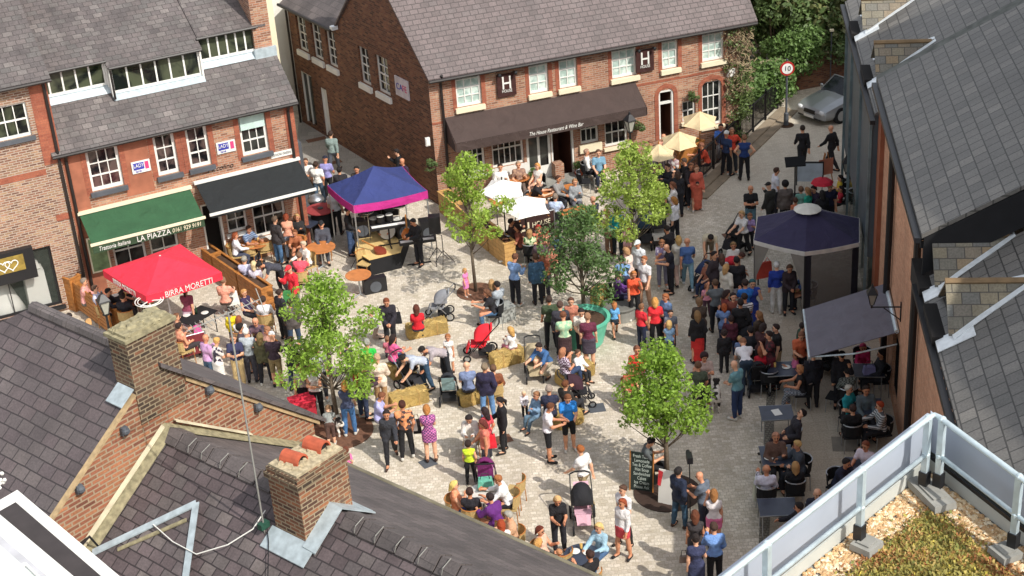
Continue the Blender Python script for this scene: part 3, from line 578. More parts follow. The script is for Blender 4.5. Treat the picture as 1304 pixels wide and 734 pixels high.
cover(403, 178, .8, .35, .4, MT['rust'], 'drain_cover'); cover(427, 207, .5, .3, .4, MT['rust'], 'drain_cover'); cover(640, 560, .5, .4, .3, MT['rust'], 'drain_cover'); cover(760, 520, .45, .45, .1, MT['darkgrey'], 'drain_cover'); cover(545, 590, .4, .4, .5, MT['darkgrey'], 'drain_cover'); cover(930, 300, .5, .4, .2, MT['rust'], 'drain_cover'); cover(1078, 566, .75, .7, -.15, plain('slab_cover', '7f776b'), 'drain_cover')
# earth bank / brick retaining wall at the back
bw = thing('brick_boundary_wall', 'red brick boundary wall below the bushes behind the parked car', 'wall', P(960, 118))
a, b = P(950, 128), P(1120, 96); m = MB(); m.slab([(0, 0, 0), tuple((b-a)[:2])+(0,), tuple((b-a)[:2])+(1.35,), (0, 0, 1.35)], (0, .3, 0)); bw.location = a; m.build('brickwork', MT['brick_dark'], bw); m = MB(); m.slab([(0, -.04, 1.352), tuple((b-a)[:2]-(0, .04))+(1.352,), tuple((b-a)[:2]+(0, .34))+(1.352,), (0, .34, 1.352)], (0, 0, .1)); m.build('coping', MT['stone'], bw)
# ================= TREES =================
def leafmat(name, h, tr=.35, var=.35):
    m, nt, b = base_mat(name, .55); g_ = N(nt, 'ShaderNodeNewGeometry'); c = lin(h)
    nt.links.new(ramp(nt, g_.outputs['Random Per Island'], [(0, tuple(x*(1-var) for x in c[:3])), (1, tuple(x*(1+var) for x in c[:3]))]), b.inputs['Base Color'])
    t = nt.nodes.new('ShaderNodeBsdfTranslucent'); nt.links.new(b.inputs['Base Color'].links[0].from_socket, t.inputs[0]); mx = nt.nodes.new('ShaderNodeMixShader'); mx.inputs[0].default_value = tr
    nt.links.new(b.outputs[0], mx.inputs[1]); nt.links.new(t.outputs[0], mx.inputs[2]); nt.links.new(mx.outputs[0], nt.nodes['Material Output'].inputs[0]); return m
bark = plain('bark', '6b5f50', .9, var=.3, scale=14)
def leaves(n, clumps, size, seed, up_=.5):
    rnd = np.random.RandomState(seed); V = []; W = np.array([c[3]**2.2 for c in clumps]); W = W/W.sum(); idx = rnd.choice(len(clumps), n, p=W)
    C_ = np.array([[c[0], c[1], c[2]] for c in clumps])[idx]; RR = np.array([c[3] for c in clumps])[idx]
    d = rnd.normal(size=(n, 3)); d /= np.linalg.norm(d, axis=1)[:, None]; r_ = rnd.uniform(.35, 1, n)**.5
    p = C_+d*(RR*r_)[:, None]*np.array([1, 1, .75])
    nn = rnd.normal(size=(n, 3))+d*.6+np.array([0, 0, up_]); nn /= np.linalg.norm(nn, axis=1)[:, None]
    t = np.cross(nn, rnd.normal(size=(n, 3))); t /= np.linalg.norm(t, axis=1)[:, None]; b = np.cross(nn, t); s = (size*rnd.uniform(.6, 1.3, n))[:, None]
    V = np.stack([p-t*s, p-b*s*.55+nn*s*.1, p+t*s, p+b*s*.55+nn*s*.1], 1).reshape(-1, 3)
    return V
def mesh_quads(name, V, mat, parent):
    n = len(V)//4; me = bpy.data.meshes.new(name); me.vertices.add(len(V)); me.vertices.foreach_set('co', V.ravel()); me.loops.add(len(V)); me.loops.foreach_set('vertex_index', np.arange(len(V))); me.polygons.add(n)
    me.polygons.foreach_set('loop_start', np.arange(n)*4); me.update(calc_edges=True); me.validate(); me.materials.append(mat); o = bpy.data.objects.new(name, me); COL.objects.link(o); o.parent = parent; return o
def tree(name, label, base, h, cr, crz, mat, n=3200, size=.075, seed=1, nc=26, trunk=.055, low=.42, lean=(0, 0), extra=(), cat='tree', group='young trees in the square', squash=1.):
    rnd = random.Random(seed); o = thing(name, label, cat, base, 0, group)
    cl = []; top = np.array([lean[0], lean[1], h]); zc = h*(low+1)/2
    for k in range(nc):
        t = rnd.random(); z = h*(low+(1-low)*t); t = (k+rnd.random())/nc; z = h*(low+(1-low)*t); rad = cr*1.12*math.sin(PI*min(.97, .34+t*.62))**.8*rnd.uniform(.75, 1.15); a = k*2.4+rnd.uniform(-.6, .6); q = rad*rnd.uniform(.1, .95)
        cl.append((lean[0]*t+q*math.cos(a), lean[1]*t+q*math.sin(a)*squash, z-.1, crz*rnd.uniform(.42, 1.1)))
    cl += list(extra)
    tr = MB(); pth = [(0, 0, 0), (rnd.uniform(-.04, .04), rnd.uniform(-.04, .04), h*.3), (lean[0]*.4, lean[1]*.4, h*.6), tuple(top*.93)]; tr.tube(pth, [trunk*1.3, trunk, trunk*.7, trunk*.25], 8); to = tr.build('trunk', bark, o, smooth=True)
    lb = MB()
    for c_ in cl[:]:
        z0 = max(h*.28, c_[2]-.6-rnd.random()*.5); s_ = np.array([lean[0]*z0/h*.5, lean[1]*z0/h*.5, z0]); mid = (s_+np.array(c_[:3]))/2+(0, 0, -.06); lb.tube([s_, mid, c_[:3]], [trunk*.4, trunk*.25, .006], 5)
    lb.build('limb', bark, to, smooth=True)
    mesh_quads('crown', leaves(n, cl, size, seed), mat, o); return o
LG = leafmat('leaf_bright', 'a3bd52', .5); LG2 = leafmat('leaf_fresh', '92b348', .45); LG3 = leafmat('leaf_yellowgreen', 'a8bd5a', .48); LD = leafmat('leaf_dark', '5a7640', .3); LB = leafmat('leaf_bush', '647a48', .35); LB2 = leafmat('leaf_hedge', '6d8a4c', .35); LB3 = leafmat('leaf_olive', '74794c', .3)
def Tb(px, py): return tuple(P(px, py)[:2])+(0,)
tree('young_tree', 'slim light green young tree beside the pub terrace planters, little girl at its foot', Tb(606, 372), 4.75, 1.35, .40, LG, 4200, .058, 1, 34, .045, .46)
tree('young_tree', 'bright green young tree in front of the red jacket and pizza terrace', Tb(432, 548), 4.7, 1.35, .48, LG2, 6600, .058, 2, 44, .055, .38, lean=(-.05, .1), extra=[(.85, -.1, 2.0, .42), (.45, .05, 2.05, .38), (-.6, 0, 2.0, .35)])
tree('young_tree', 'yellow green young tree in front of the pub beige parasols', Tb(808, 352), 4.5, 1.3, .42, LG3, 6200, .058, 3, 36, .05, .42)
tree('young_tree', 'dark green tree growing from the teal round planter', Tb(745, 415), 3.85, 1.4, .46, LD, 5600, .055, 4, 40, .06, .36, lean=(-.1, .2))
tree('young_tree', 'bright green young tree behind the chalkboard in the lower middle', Tb(850, 620), 4.1, 1.12, .44, LG2, 6600, .056, 5, 42, .055, .40, lean=(-.05, .1))
def bush(label, px, py, z, w_, h_, mat, n, size, seed, name='bush', grp='bushes behind the pub and road', d_=None):
    q = P(px, py); q = np.array([q[0], q[1], 0.]); rnd = random.Random(seed); o = thing(name, label, 'bush' if name == 'bush' else name.replace('_', ' '), q, 0, grp); cl = []
    for k in range(24):
        a = rnd.uniform(0, 6.28); r_ = rnd.uniform(.1, .8); zz = rnd.uniform(.15, 1); s = math.sqrt(1-(zz*.8)**2); cl.append((w_/2*r_*s*math.cos(a)*1.1, (d_ or w_)/2*r_*s*math.sin(a), z+h_*zz*.85, w_*rnd.uniform(.14, .24)))
    st = MB()
    for c_ in cl[:9]: st.tube([(0, 0, 0), (c_[0]*.5, c_[1]*.5, c_[2]*.5), c_[:3]], [.06, .04, .01], 5)
    st.build('trunk', bark, o, smooth=True); mesh_quads('crown', leaves(n, cl, size, seed), mat, o)
bush('large dark green tree filling the top edge right of the pub roof', 985, 95, .5, 5.5, 5.5, LB, 7000, .13, 21)
bush('olive green bushy tree above the boundary wall, left of the slate roofs', 1055, 85, .5, 5.5, 5.0, LB3, 7000, .13, 22)
bush('tall dark tree rising behind the pub gable end', 945, 78, 0, 4.5, 6.5, LB, 5000, .14, 23)
bush('dense tree far behind the boundary wall at the top', 1020, 40, 0, 9, 6.0, LB, 7000, .17, 24)
bush('far tree at the top right behind the dormers', 1110, 50, 0, 7, 6.0, LB3, 5000, .17, 25)
bush('far tree behind the pub roof ridge', 940, 25, 0, 8, 7.0, LB, 5000, .18, 30)
bush('bright low hedge bush behind the speed limit sign', 980, 135, 0, 2.4, 2.0, LB2, 4500, .08, 26)
bush('green climbing shrub at the foot of the ivied pub corner', 945, 150, 0, 1.9, 2.0, LB2, 4500, .075, 27)
bush('dark hedge bush above the wall behind the silver car', 1060, 102, .9, 3.2, 1.6, LB, 3500, .09, 28)
bush('leafy bush beside the boundary wall above the sign', 1015, 112, .6, 3.0, 2.0, LB2, 4500, .085, 29)
# ivy, mostly bare stems, on the pub end
iv = thing('ivy', 'tangled brown ivy covering the right end of the pub wall', 'ivy', PB.W(0, 0), PB.a); rnd = random.Random(5); m = MB()
for k in range(260):
    x = rnd.uniform(11.35, 12.35); z = rnd.uniform(2.2, 4.9); p_ = [np.array([x, -.06-rnd.random()*.14, z])]
    for j in range(4): p_.append(p_[-1]+np.array([rnd.uniform(-.13, .13), rnd.uniform(-.04, .03), rnd.uniform(-.16, .10)]))
    m.tube(p_, .012, 4, rnd.randrange(2))
m.build('stems', [plain('ivy_stem_pale', 'a08f70'), plain('ivy_stem_dark', '6b5a46')], iv)
cl = [(rnd.uniform(11.4, 12.4), -.1, rnd.uniform(1.2, 4.8), .22) for k in range(26)]+[(rnd.uniform(11.5, 12.1), -.2, rnd.uniform(.4, 2.3), .3) for k in range(10)]
mesh_quads('foliage', leaves(2200, cl, .055, 9), leafmat('leaf_ivy', '5f6f3c', .2), iv)
# ================= FOREGROUND GABLED BUILDING =================
GB = Fr((-7.04, 26.96), R(48.1))
fg = thing('brick_gable_building', 'brick gabled building under dark purple slates at the lower left, big stack on its ridge', 'building', GB.W(0, 0), GB.a)
pl_, pr_ = .69, .84
mb = MB(); mb.poly([(-5.5, 0, 0), (3.67, 0, 0), (3.67, 0, 4.92), (0, 0, 8.0), (-5.5, 0, 8-5.5*pl_)]); RB_ = GB.loc(P(40, 392, 8.04))[1]-.15; mb.quad((3.67, 0, 0), (3.67, RB_, 0), (3.67, RB_, 4.92), (3.67, 0, 4.92)); mb.poly([(3.67, RB_, 0), (-.4, RB_, 0), (-.4, RB_, 7.6), (0, RB_, 7.85), (3.67, RB_, 4.9)])
mb.build('wall', MT['brick_gable'], fg)
RA = GB.loc(P(40, 392, 8.04))[1]; ha = GB.pl(-3, 412, (0, 0, 8.04), (-pl_, 0, 1)); hb = GB.pl(-70, 452, (0, 0, 8.04), (-pl_, 0, 1)); print('hip', RA, ha, hb)
rf = MB(); rf.slab([(-5.7, .02, 8.04-5.7*pl_), (0, .02, 8.04), (0, RA, 8.04), tuple(ha), tuple(hb), (-5.7, hb[1], 8.04-5.7*pl_)], (0, 0, -.1)); rf.build('roof', MT['slate_fg'], fg)
rf = MB(); rf.slab([(0, -.12, 8.03), (3.95, -.12, 8.03-3.95*pr_), (3.95, RA, 8.03-3.95*pr_), (0, RA, 8.03)], (0, 0, -.1)); rf.build('right_roof', MT['slate_dk'], fg)
vg = MB(); vg.slab([(-5.6, -.05, 8.0-5.6*pl_), (-.64, -.05, 8.0-.64*pl_), (-.64, .08, 8.0-.64*pl_), (-5.6, .08, 8.0-5.6*pl_)], (0, 0, .045)); vg.slab([(.56, -.05, 7.9-.56*pr_), (3.8, -.06, 7.9-3.8*pr_), (3.8, -.003, 7.9-3.8*pr_), (.56, -.003, 7.9-.56*pr_)], (0, 0, -.1))
vg.build('mortar_verge', plain('buff_mortar', 'a8906c', .9, var=.25, scale=8), fg)
rg = MB()
for k in range(int(RA/.45)): rg.tube([(0, .1+k*.45, 8.02), (0, .53+k*.45, 8.02)], .15, 8)
rg.build('ridge_tiles', MT['slate_dk'], fg)
# chimney flush with the gable
c = MB(); c.bx(-.62, .53, -.03, .55, 6.9, 8.72); o = c.build('chimney', MT['brick_chim'], fg)
c = MB(); c.bx(-.67, .58, -.08, .6, 8.722, 8.80); c.bx(-.6, .51, -.02, .53, 8.802, 8.86)
random.seed(3)
for k in range(40): c.box((random.uniform(-.52, .43), random.uniform(.08, .45), 8.85+k*.0012), (random.uniform(.1, .3), random.uniform(.1, .25), .05), random.uniform(0, 3), 0, .7)
c.build('mortar_cap', MT['stone'], o)
lf = MB(); lf.slab([(-.98, .0, 8.10-.95*pl_), (-.63, .0, 8.10-.6*pl_), (-.63, .5, 8.10-.6*pl_), (-.98, .5, 8.10-.95*pl_)], (0, 0, .02)); lf.build('flashing', MT['lead'], fg)
# small round openings / tie plates on gable
for px, py in ((157, 548), (100, 622), (265, 496), (327, 518)):
    x, z = GB.on(px, py, -.03); p_ = MB(); p_.box((x, -.06, z), (.16, .1, .16), 0, 0, .8); p_.ball((x, -.1, z), .09); p_.build('wall_tie', MT['darkgrey'], fg)
# ---- lower roof in front ----
lw = thing('slate_roofed_extension', 'lower slate roofed building in the foreground with a two pot chimney', 'building', GB.W(0, 0), GB.a)
K2 = .67; RZ = 6.55
mb = MB(); mb.poly([(-6, -11, 0), (3.3, -11, 0), (3.3, -11, RZ-K2*3.4), (-.11, -11, RZ-.1), (-6, -11, RZ-K2*5.9)]); mb.quad((3.25, -11, 0), (3.25, -.01, 0), (3.25, -.01, RZ-K2*3.4), (3.25, -11, RZ-K2*3.4)); mb.build('wall', MT['brick_gable'], lw)
rf = MB(); rf.slab([(-6, -11.2, RZ-K2*5.9), (-.11, -11.2, RZ), (-.11, -.02, RZ), (-6, -.02, RZ-K2*5.9)], (0, 0, -.1)); rf.build('roof', MT['slate_fg2'], lw)
rf = MB(); rf.slab([(-.11, -11.2, RZ), (3.42, -11.2, RZ-K2*3.53), (3.42, -.02, RZ-K2*3.53), (-.11, -.02, RZ)], (0, 0, -.1)); rf.build('right_roof', MT['slate_dk'], lw)
ev = MB(); ev.tube([(3.46, -11.2, RZ-K2*3.53-.03), (3.46, -.02, RZ-K2*3.53-.03)], .06, 8); ev.build('gutter', plain('lichened_gutter', '77715e', .8, var=.3), lw)
rg = MB()
for k in range(24):
    y = -.15-k*.46
    if -5.2 < y < -3.2: continue
    rg.slab([(-.36, y-.43, RZ-.13), (-.11, y-.43, RZ+.07), (-.11, y, RZ+.05), (-.36, y, RZ-.15)], (0, 0, .035)); rg.slab([(-.11, y-.43, RZ+.07), (.16, y-.43, RZ-.1), (.16, y, RZ-.12), (-.11, y, RZ+.05)], (0, 0, .035))
rg.build('ridge_tiles', MT['slate_dk'], lw)
for y in (-1.0, -1.4, -1.95, -2.5, -5.6, -6.1, -6.6, -7.15, -7.7):
    h_ = MB(); h_.tube([(-.36, y, RZ-.08), (-.33, y-.02, RZ+.06), (-.12, y-.03, RZ+.14)], .009, 5); h_.build('ridge_hook', MT['conc'], lw)
# abutment flashing against the gable
fl = MB(); fl.slab([(-.11, -.30, RZ+.03), (-.11, -.02, RZ+.12), (-4, -.02, RZ+.12-K2*3.89), (-4, -.36, RZ+.03-K2*3.89)], (0, 0, .02)); fl.slab([(-.11, -.02, RZ+.12), (-.11, -.3, RZ+.03), (3.4, -.3, RZ+.03-K2*3.51), (3.4, -.02, RZ+.12-K2*3.51)], (0, 0, .02)); fl.build('flashing', MT['stone'], lw)
fl = MB(); fl.slab([(-.2, -.14, RZ+.10), (-.2, -.05, RZ+.12), (-3.6, -.05, RZ+.12-K2*3.4), (-3.6, -.16, RZ+.10-K2*3.4)], (0, 0, .03)); fl.slab([(.1, -.05, RZ+.1), (.1, -.13, RZ+.08), (1.9, -.13, RZ+.08-K2*1.9), (1.9, -.05, RZ+.1-K2*1.9)], (0, 0, .03)); fl.build('mortar_fillet', plain('pale_fillet', 'c4bba0', .8, var=.2), lw)
# chimney
cx0, cx1, cy0, cy1 = -.78, .42, -4.75, -3.95; CT = 7.52
c = MB(); c.bx(cx0, cx1, cy0, cy1, 5.8, CT-.24); o = c.build('chimney', MT['brick_stack'], lw)
c = MB(); c.bx(cx0-.05, cx1+.05, cy0-.05, cy1+.05, CT-.238, CT-.12); c.bx(cx0-.01, cx1+.01, cy0-.01, cy1+.01, CT-.118, CT-.02); o2 = c.build('corbel', MT['brick_chim'], o)
c = MB(); c.bx(cx0+.03, cx1-.03, cy0+.03, cy1-.03, CT-.018, CT+.03)
for k in range(30): c.box((random.uniform(cx0+.15, cx1-.15), random.uniform(cy0+.15, cy1-.15), CT+.02+k*.0012), (random.uniform(.08, .22), random.uniform(.08, .2), .05), random.uniform(0, 3), 0, .7)
c.build('mortar_cap', plain('grey_mortar', 'a99c80', .9, var=.35, scale=14), o)
for (x, y) in ((-.42, -4.3), (.12, -4.32)):
    c = MB(); n_ = 9; pts_o = [(.16*math.cos(PI*k/(n_-1)), .16*math.sin(PI*k/(n_-1))) for k in range(n_)]; L_ = .42; a_ = R(8)
    vs = []
    for s in (-L_/2, L_/2):
        for rr in (1., .8):
            for u, v in pts_o: vs.append((x+u*rr*math.cos(a_)-s*math.sin(a_), y+u*rr*math.sin(a_)+s*math.cos(a_), CT+.03+v*rr*1.15))
    fs = []
    for k in range(n_-1): fs += [(k, k+1, 2*n_+k+1, 2*n_+k), (n_+k+1, n_+k, 3*n_+k, 3*n_+k+1), (k+1, k, n_+k, n_+k+1), (2*n_+k, 2*n_+k+1, 3*n_+k+1, 3*n_+k)]
    c.add(vs, fs); c.build('chimney_cowl', MT['terra'], o, smooth=False)
    c = MB(); c.box((x, y, CT+.08), (.2, .30, .12), a_); c.build('flue', MT['blackm'], o)
lf = MB()
for s in (0,):
    lf.slab([(cx0-.35, cy0-.25, RZ+K2*(cx0-.24)+.04), (cx0-.35, cy1+.1, RZ+K2*(cx0-.24)+.04), (cx0, cy1+.1, RZ+K2*(cx0+.11)+.05), (cx0, cy0-.25, RZ+K2*(cx0+.11)+.05)], (0, 0, .02))
    lf.slab([(cx0-.1, cy0-.32, RZ+K2*(cx0+.01)+.05), (cx0-.1, cy0, RZ+K2*(cx0+.01)+.07), (-.11, cy0, RZ+.08), (-.11, cy0-.32, RZ+.07)], (0, 0, .03)); lf.slab([(-.11, cy0, RZ+.08), (-.11, cy0-.32, RZ+.07), (cx1+.25, cy0-.32, RZ-K2*(cx1+.36)+.05), (cx1+.25, cy0, RZ-K2*(cx1+.36)+.05)], (0, 0, .03))
    lf.slab([(cx1+.002, cy0-.2, RZ-K2*(cx1+.11)+.07), (cx1+.3, cy0-.2, RZ-K2*(cx1+.41)+.05), (cx1+.3, cy1+.1, RZ-K2*(cx1+.41)+.05), (cx1+.002, cy1+.1, RZ-K2*(cx1+.11)+.07)], (0, 0, .02))
lf.build('flashing', MT['lead'], o)
# side roof joining the left slope, edged with lead
def onL(px, py, dz=0.): return GB.pl(px, py, (-.11, 0, RZ+dz), (-K2, 0, 1))
a, b, c_, d_ = onL(118, 706, .16), onL(250, 643, .16), onL(236, 742, .16), onL(90, 780, .16)
sr = MB(); sr.slab([a, b, c_, d_], (0, 0, -.2)); sr.build('side_roof', MT['slate_fg2'], lw)
def strip(p, q, w_, dz=.02, th=.03):
    p, q = np.array(p)+(0, 0, dz), np.array(q)+(0, 0, dz); t = (q-p)/np.linalg.norm(q-p); n = np.cross(t, (K2, 0, -1)); n /= np.linalg.norm(n)
    return [p-n*w_, q-n*w_, q+n*w_, p+n*w_]
l = MB(); l.slab(strip(a, b, .065), (0, 0, .03)); l.slab(strip(b, c_, .075, .025), (0, 0, .03)); l.build('lead_hip', MT['lead'], lw)
l = MB(); l.slab(strip(onL(150, 702, .165), onL(238, 664, .165), .03), (0, 0, .03)); l.build('mortar_line', MT['stone'], lw)
cb = MB(); pts = [onL(195, 668, .25), onL(220, 690, .25), onL(250, 706, .25), onL(290, 694, .2), onL(322, 674, .15), onL(338, 650, .1)]; cb.tube(pts, .012, 5); cb = cb.build('cable', MT['white']); tag(cb, 'thin white cable looped across the lower slate roof', 'cable'); cb.location = GB.W(0, 0); cb.rotation_euler.z = GB.a
cb = MB(); a = onL(338, 655, .1); cb.tube([a, onL(342, 690, .1), onL(341, 734, .1), onL(341, 745, .1)], .01, 5); cb = cb.build('cable', MT['black']); tag(cb, 'black cable running down the slates below the chimney', 'cable'); cb.location = GB.W(0, 0); cb.rotation_euler.z = GB.a
cb = MB()
for o_ in (0, .12, .25):
    a = GB.on(72+o_*60, 690, -.1); pts = [(-3.5, -.25, 5.1+o_), (-2.9, -.3-o_, 5.35+o_*.5), (-2.45, -.35, 5.45), (-2.3, -.45, 5.05), (-2.7, -.5, 4.75)]; cb.tube(pts, .025, 6)
cb = cb.build('cable', MT['black']); tag(cb, 'bundle of thick black cables on the gable beside the rooflight', 'cable'); cb.location = GB.W(0, 0); cb.rotation_euler.z = GB.a
# TV aerial on a mast
am = thing('tv_aerial', 'television aerial on a slim grey mast strapped by the chimney', 'aerial', GB.W(-.9, -3.75, 0), GB.a)
base = GB.W(-.9, -3.75, 6.1); tp = None; z = 6.1
x0_ = None
for i in range(900):
    z += .01; q = GB.W(-.9, -3.75, z)-CP; yy = 367-FPX*(q@up)/(q@fwd)
    if yy < 398: break
m = MB(); m.tube([(0, 0, 6.0), (0, 0, z)], .017, 6); m.build('mast', MT['conc'], am)
m = MB(); m.tube([(-.75, .22, z-.1), (.6, -.16, z+.03)], .010, 5)
for k in range(15):
    t = k/14; c_ = np.array([-.7, .21, z-.1])*(1-t)+np.array([.5, -.14, z+.02])*t; m.tube([c_+(.05, .16, 0), c_-(.05, .16, 0)], .005, 4)
m.tube([(.55, -.3, z-.18), (.62, -.05, z+.2)], .007, 4); m.build('antenna', MT['conc'], am)
m = MB(); m.box((0, 0, 6.2), (.2, .12, .12)); m.build('bracket', plain('green_strap', '1f4a3a'), am)
# ================= WHITE ROOFLIGHT (lower left corner) =================
rl = thing('rooflight', 'white framed flat rooflight with a dark strip in the lower left corner', 'rooflight')
Z = 9.0
def Q(px, py, z): return P(px, py, z)
m = MB(); m.slab([Q(22, 624, Z), Q(-40, 660, Z), Q(60, 860, Z), Q(290, 850, Z)], (0, 0, -.35)); m.build('kerb', MT['white'], rl)
m = MB(); m.slab([Q(20, 640, Z+.01), Q(-30, 668, Z+.01), Q(90, 820, Z+.01), Q(228, 820, Z+.01)], (0, 0, .006)); m.build('dark_strip', plain('dark_membrane', '3a3434', .8), rl)
m = MB(); m.slab([Q(-14, 650, Z+.02), Q(-60, 690, Z+.02), Q(40, 870, Z+.02), Q(200, 830, Z+.02)], (0, 0, .12)); m.build('frame', MT['white'], rl)
m = MB(); m.slab([Q(-20, 668, Z+.15), Q(-60, 700, Z+.15), Q(40, 860, Z+.15), Q(160, 822, Z+.15)], (0, 0, .05)); m.build('inner_frame', plain('silver_frame', 'b9b9bd', .4), rl)
m = MB(); m.slab([Q(-20, 678, Z+.21), Q(-60, 700, Z+.21), Q(40, 860, Z+.21), Q(142, 822, Z+.21)], (0, 0, .03)); m.build('glass', plain('milky_glass', 'cdd6cf', .15, var=.12, scale=.8), rl)
m = MB(); a, b = Q(5, 737, Z+.28), Q(32, 718, Z+.28); m.bar(a, b, .04); m.bar(Q(32, 718, Z+.28), Q(60, 745, Z+.28), .03); m.build('glazing_bar', MT['white'], rl)
m = MB(); m.slab([Q(30, 640, Z-.36), Q(-40, 670, Z-.36), Q(60, 860, Z-.36), Q(280, 850, Z-.36)], (0, 0, -4.2)); m.build('upstand', MT['conc'], rl)
m = MB()
for k in range(14): a = Q(-2+random.uniform(-4, 8), 612+random.uniform(-14, 14), 8.8+random.uniform(-.05, .1)); m.ball(a, .035, 0, 6)
m = m.build('white_flowers', MT['white']); tag(m, 'small white blossoms beside the rooflight at the left edge', 'flowers')
# ================= ROOF TERRACE (lower right) =================
Z0 = 11.4; ZT = 12.5
c = P(1190, 527, ZT)[:2]; l = P(925, 734, ZT)[:2]; r = P(1304, 612, ZT)[:2]
dl = (l-c)/np.linalg.norm(l-c); dr = (r-c)/np.linalg.norm(r-c)
tb = thing('terrace_building', 'pale parapet block with a planted roof terrace at the lower right', 'building', (c[0], c[1], 0))
def TC(v, z): return (v[0]-c[0], v[1]-c[1], z)
nl = np.array([-dl[1], dl[0]]); nl = nl if nl@dr < 0 else -nl; nr = np.array([-dr[1], dr[0]]); nr = nr if nr@dl < 0 else -nr
# outer corner offset o
def off(o): # intersection of the two offset lines
    A = np.array([dl, -dr]).T; b = nr*o-nl*o; s = np.linalg.solve(A, b); return c+nl*o+dl*s[0]
def ring(o): return [c+nl*o+dl*12, off(o), c+nr*o+dr*12]
OI, OO = .28, .33
a0, a1, a2 = ring(OI); b0, b1, b2 = ring(OO)
m = MB()
for (p, q, pp, qq) in ((a0, a1, b0, b1), (a1, a2, b1, b2)):
    m.slab([TC(p, Z0+.26), TC(q, Z0+.26), TC(q, ZT-.32), TC(p, ZT-.32)], tuple((pp-p))+(0,))
m.build('parapet_panel', MT['panel'], tb)
i0, i1, i2 = ring(.22); j0, j1, j2 = ring(.298)
m = MB()
for (p, q, pp, qq) in ((i0, i1, j0, j1), (i1, i2, j1, j2)): m.slab([TC(p, Z0+.02), TC(q, Z0+.02), TC(q, Z0+.2), TC(p, Z0+.2)], tuple((pp-p))+(0,))
m.build('upstand', MT['panel2'], tb)
m = MB(); i0, i1, i2 = ring(.24)
for (p, q) in ((i0, i1), (i1, i2)): m.slab([TC(p, Z0+.202), TC(q, Z0+.202), TC(q, Z0+.258), TC(p, Z0+.258)], tuple((j0-i0)*.9)+(0,))
m.build('shadow_gap', MT['black'], tb)
w0, w1, w2 = ring(.34); m = MB(); m.poly([TC(w0, 0), TC(w1, 0), TC(w2, 0)][::-1]); m.quad(TC(w0, 0), TC(w1, 0), TC(w1, Z0+.7), TC(w0, Z0+.7)); m.quad(TC(w1, 0), TC(w2, 0), TC(w2, Z0+.7), TC(w1, Z0+.7)); m.build('wall', MT['conc'], tb)
m = MB(); m.poly([TC(a0, Z0), TC(a1, Z0), TC(a2, Z0)][::-1]); m.build('roof_deck', MT['conc'], tb)
# pebbles and sedum
random.seed(11)
def inside(v, o): return (v-c)@nl < -o and (v-c)@nr < -o
pebm = []
for i, h_ in enumerate(('c9ab83', 'b8976b', 'd6c09c', 'a3835c', 'c09a70', 'dccdb2')): pebm.append(plain('pebble_tone', h_, .8, var=.12))
m = MB(); n_ = 0; oct_v = [(1, 0, 0), (0, 1, 0), (-1, 0, 0), (0, -1, 0), (0, 0, 1), (.7, .7, .5), (-.7, .7, .5), (-.7, -.7, .5), (.7, -.7, .5)]
oct_f = [(0, 1, 5), (1, 2, 6), (2, 3, 7), (3, 0, 8), (0, 5, 4), (5, 1, 4), (1, 6, 4), (6, 2, 4), (2, 7, 4), (7, 3, 4), (3, 8, 4), (8, 0, 4)]
while n_ < 5600:
    v = c+dl*random.uniform(-.4, 3.6)+dr*random.uniform(-.4, 3.6)
    if not inside(v, -.2): continue
    dmin = min(-(v-c)@nl, -(v-c)@nr)
    if dmin > .2+random.gauss(0, .09): continue
    rr = random.uniform(.012, .034); a = random.uniform(0, 6); q1, q2 = random.uniform(.7, 1.3), random.uniform(.45, .8)
    ca, sa = math.cos(a), math.sin(a)
    m.add([(v[0]-c[0]+rr*(x*ca*q1-y*sa), v[1]-c[1]+rr*(x*sa*q1+y*ca), Z0+.01+rr*z*q2+random.uniform(0, .012)) for x, y, z in oct_v], oct_f, random.randrange(6)); n_ += 1
pb = m.build('pebbles', pebm, uv=False); pb.location = (c[0], c[1], 0); tag(pb, 'band of tan pebbles around the edge of the roof terrace', 'pebbles', kind='stuff')
i0, i1, i2 = [c+dl*6-nl*.22, None, c+dr*6-nr*.22]; i1 = off(-.22)
sm, nt, bs = base_mat('sedum', .95); tcn = N(nt, 'ShaderNodeTexCoord'); n1 = N(nt, 'ShaderNodeTexNoise', Scale=3.2, Detail=7., Roughness=.72); nt.links.new(tcn.outputs['Object'], n1.inputs['Vector'])
nt.links.new(ramp(nt, n1.outputs[0], [(.28, lin('6b5230')[:3]), (.42, lin('8d7438')[:3]), (.5, lin('9a9044')[:3]), (.58, lin('a39a50')[:3]), (.66, lin('a87c44')[:3]), (.8, lin('7a4a2c')[:3])]), bs.inputs['Base Color']); bump(nt, bs, n1.outputs[0], .9, .05)
m = MB(); m.poly([TC(i0, Z0+.03), TC(i1, Z0+.03), TC(i2, Z0+.03)][::-1]); sd = m.build('planting_mat', sm); sd.location = (c[0], c[1], 0); tag(sd, kind='structure')
tones = [plain('sedum_leaf', h_, .9, var=.2) for h_ in ('8a8246', '9c9048', 'ab985a', '94703e', '9c6a40', '757a40', 'b0965c', 'a85c40', 'c4b44c')]
m = MB(); n_ = 0
import mathutils.noise as mn
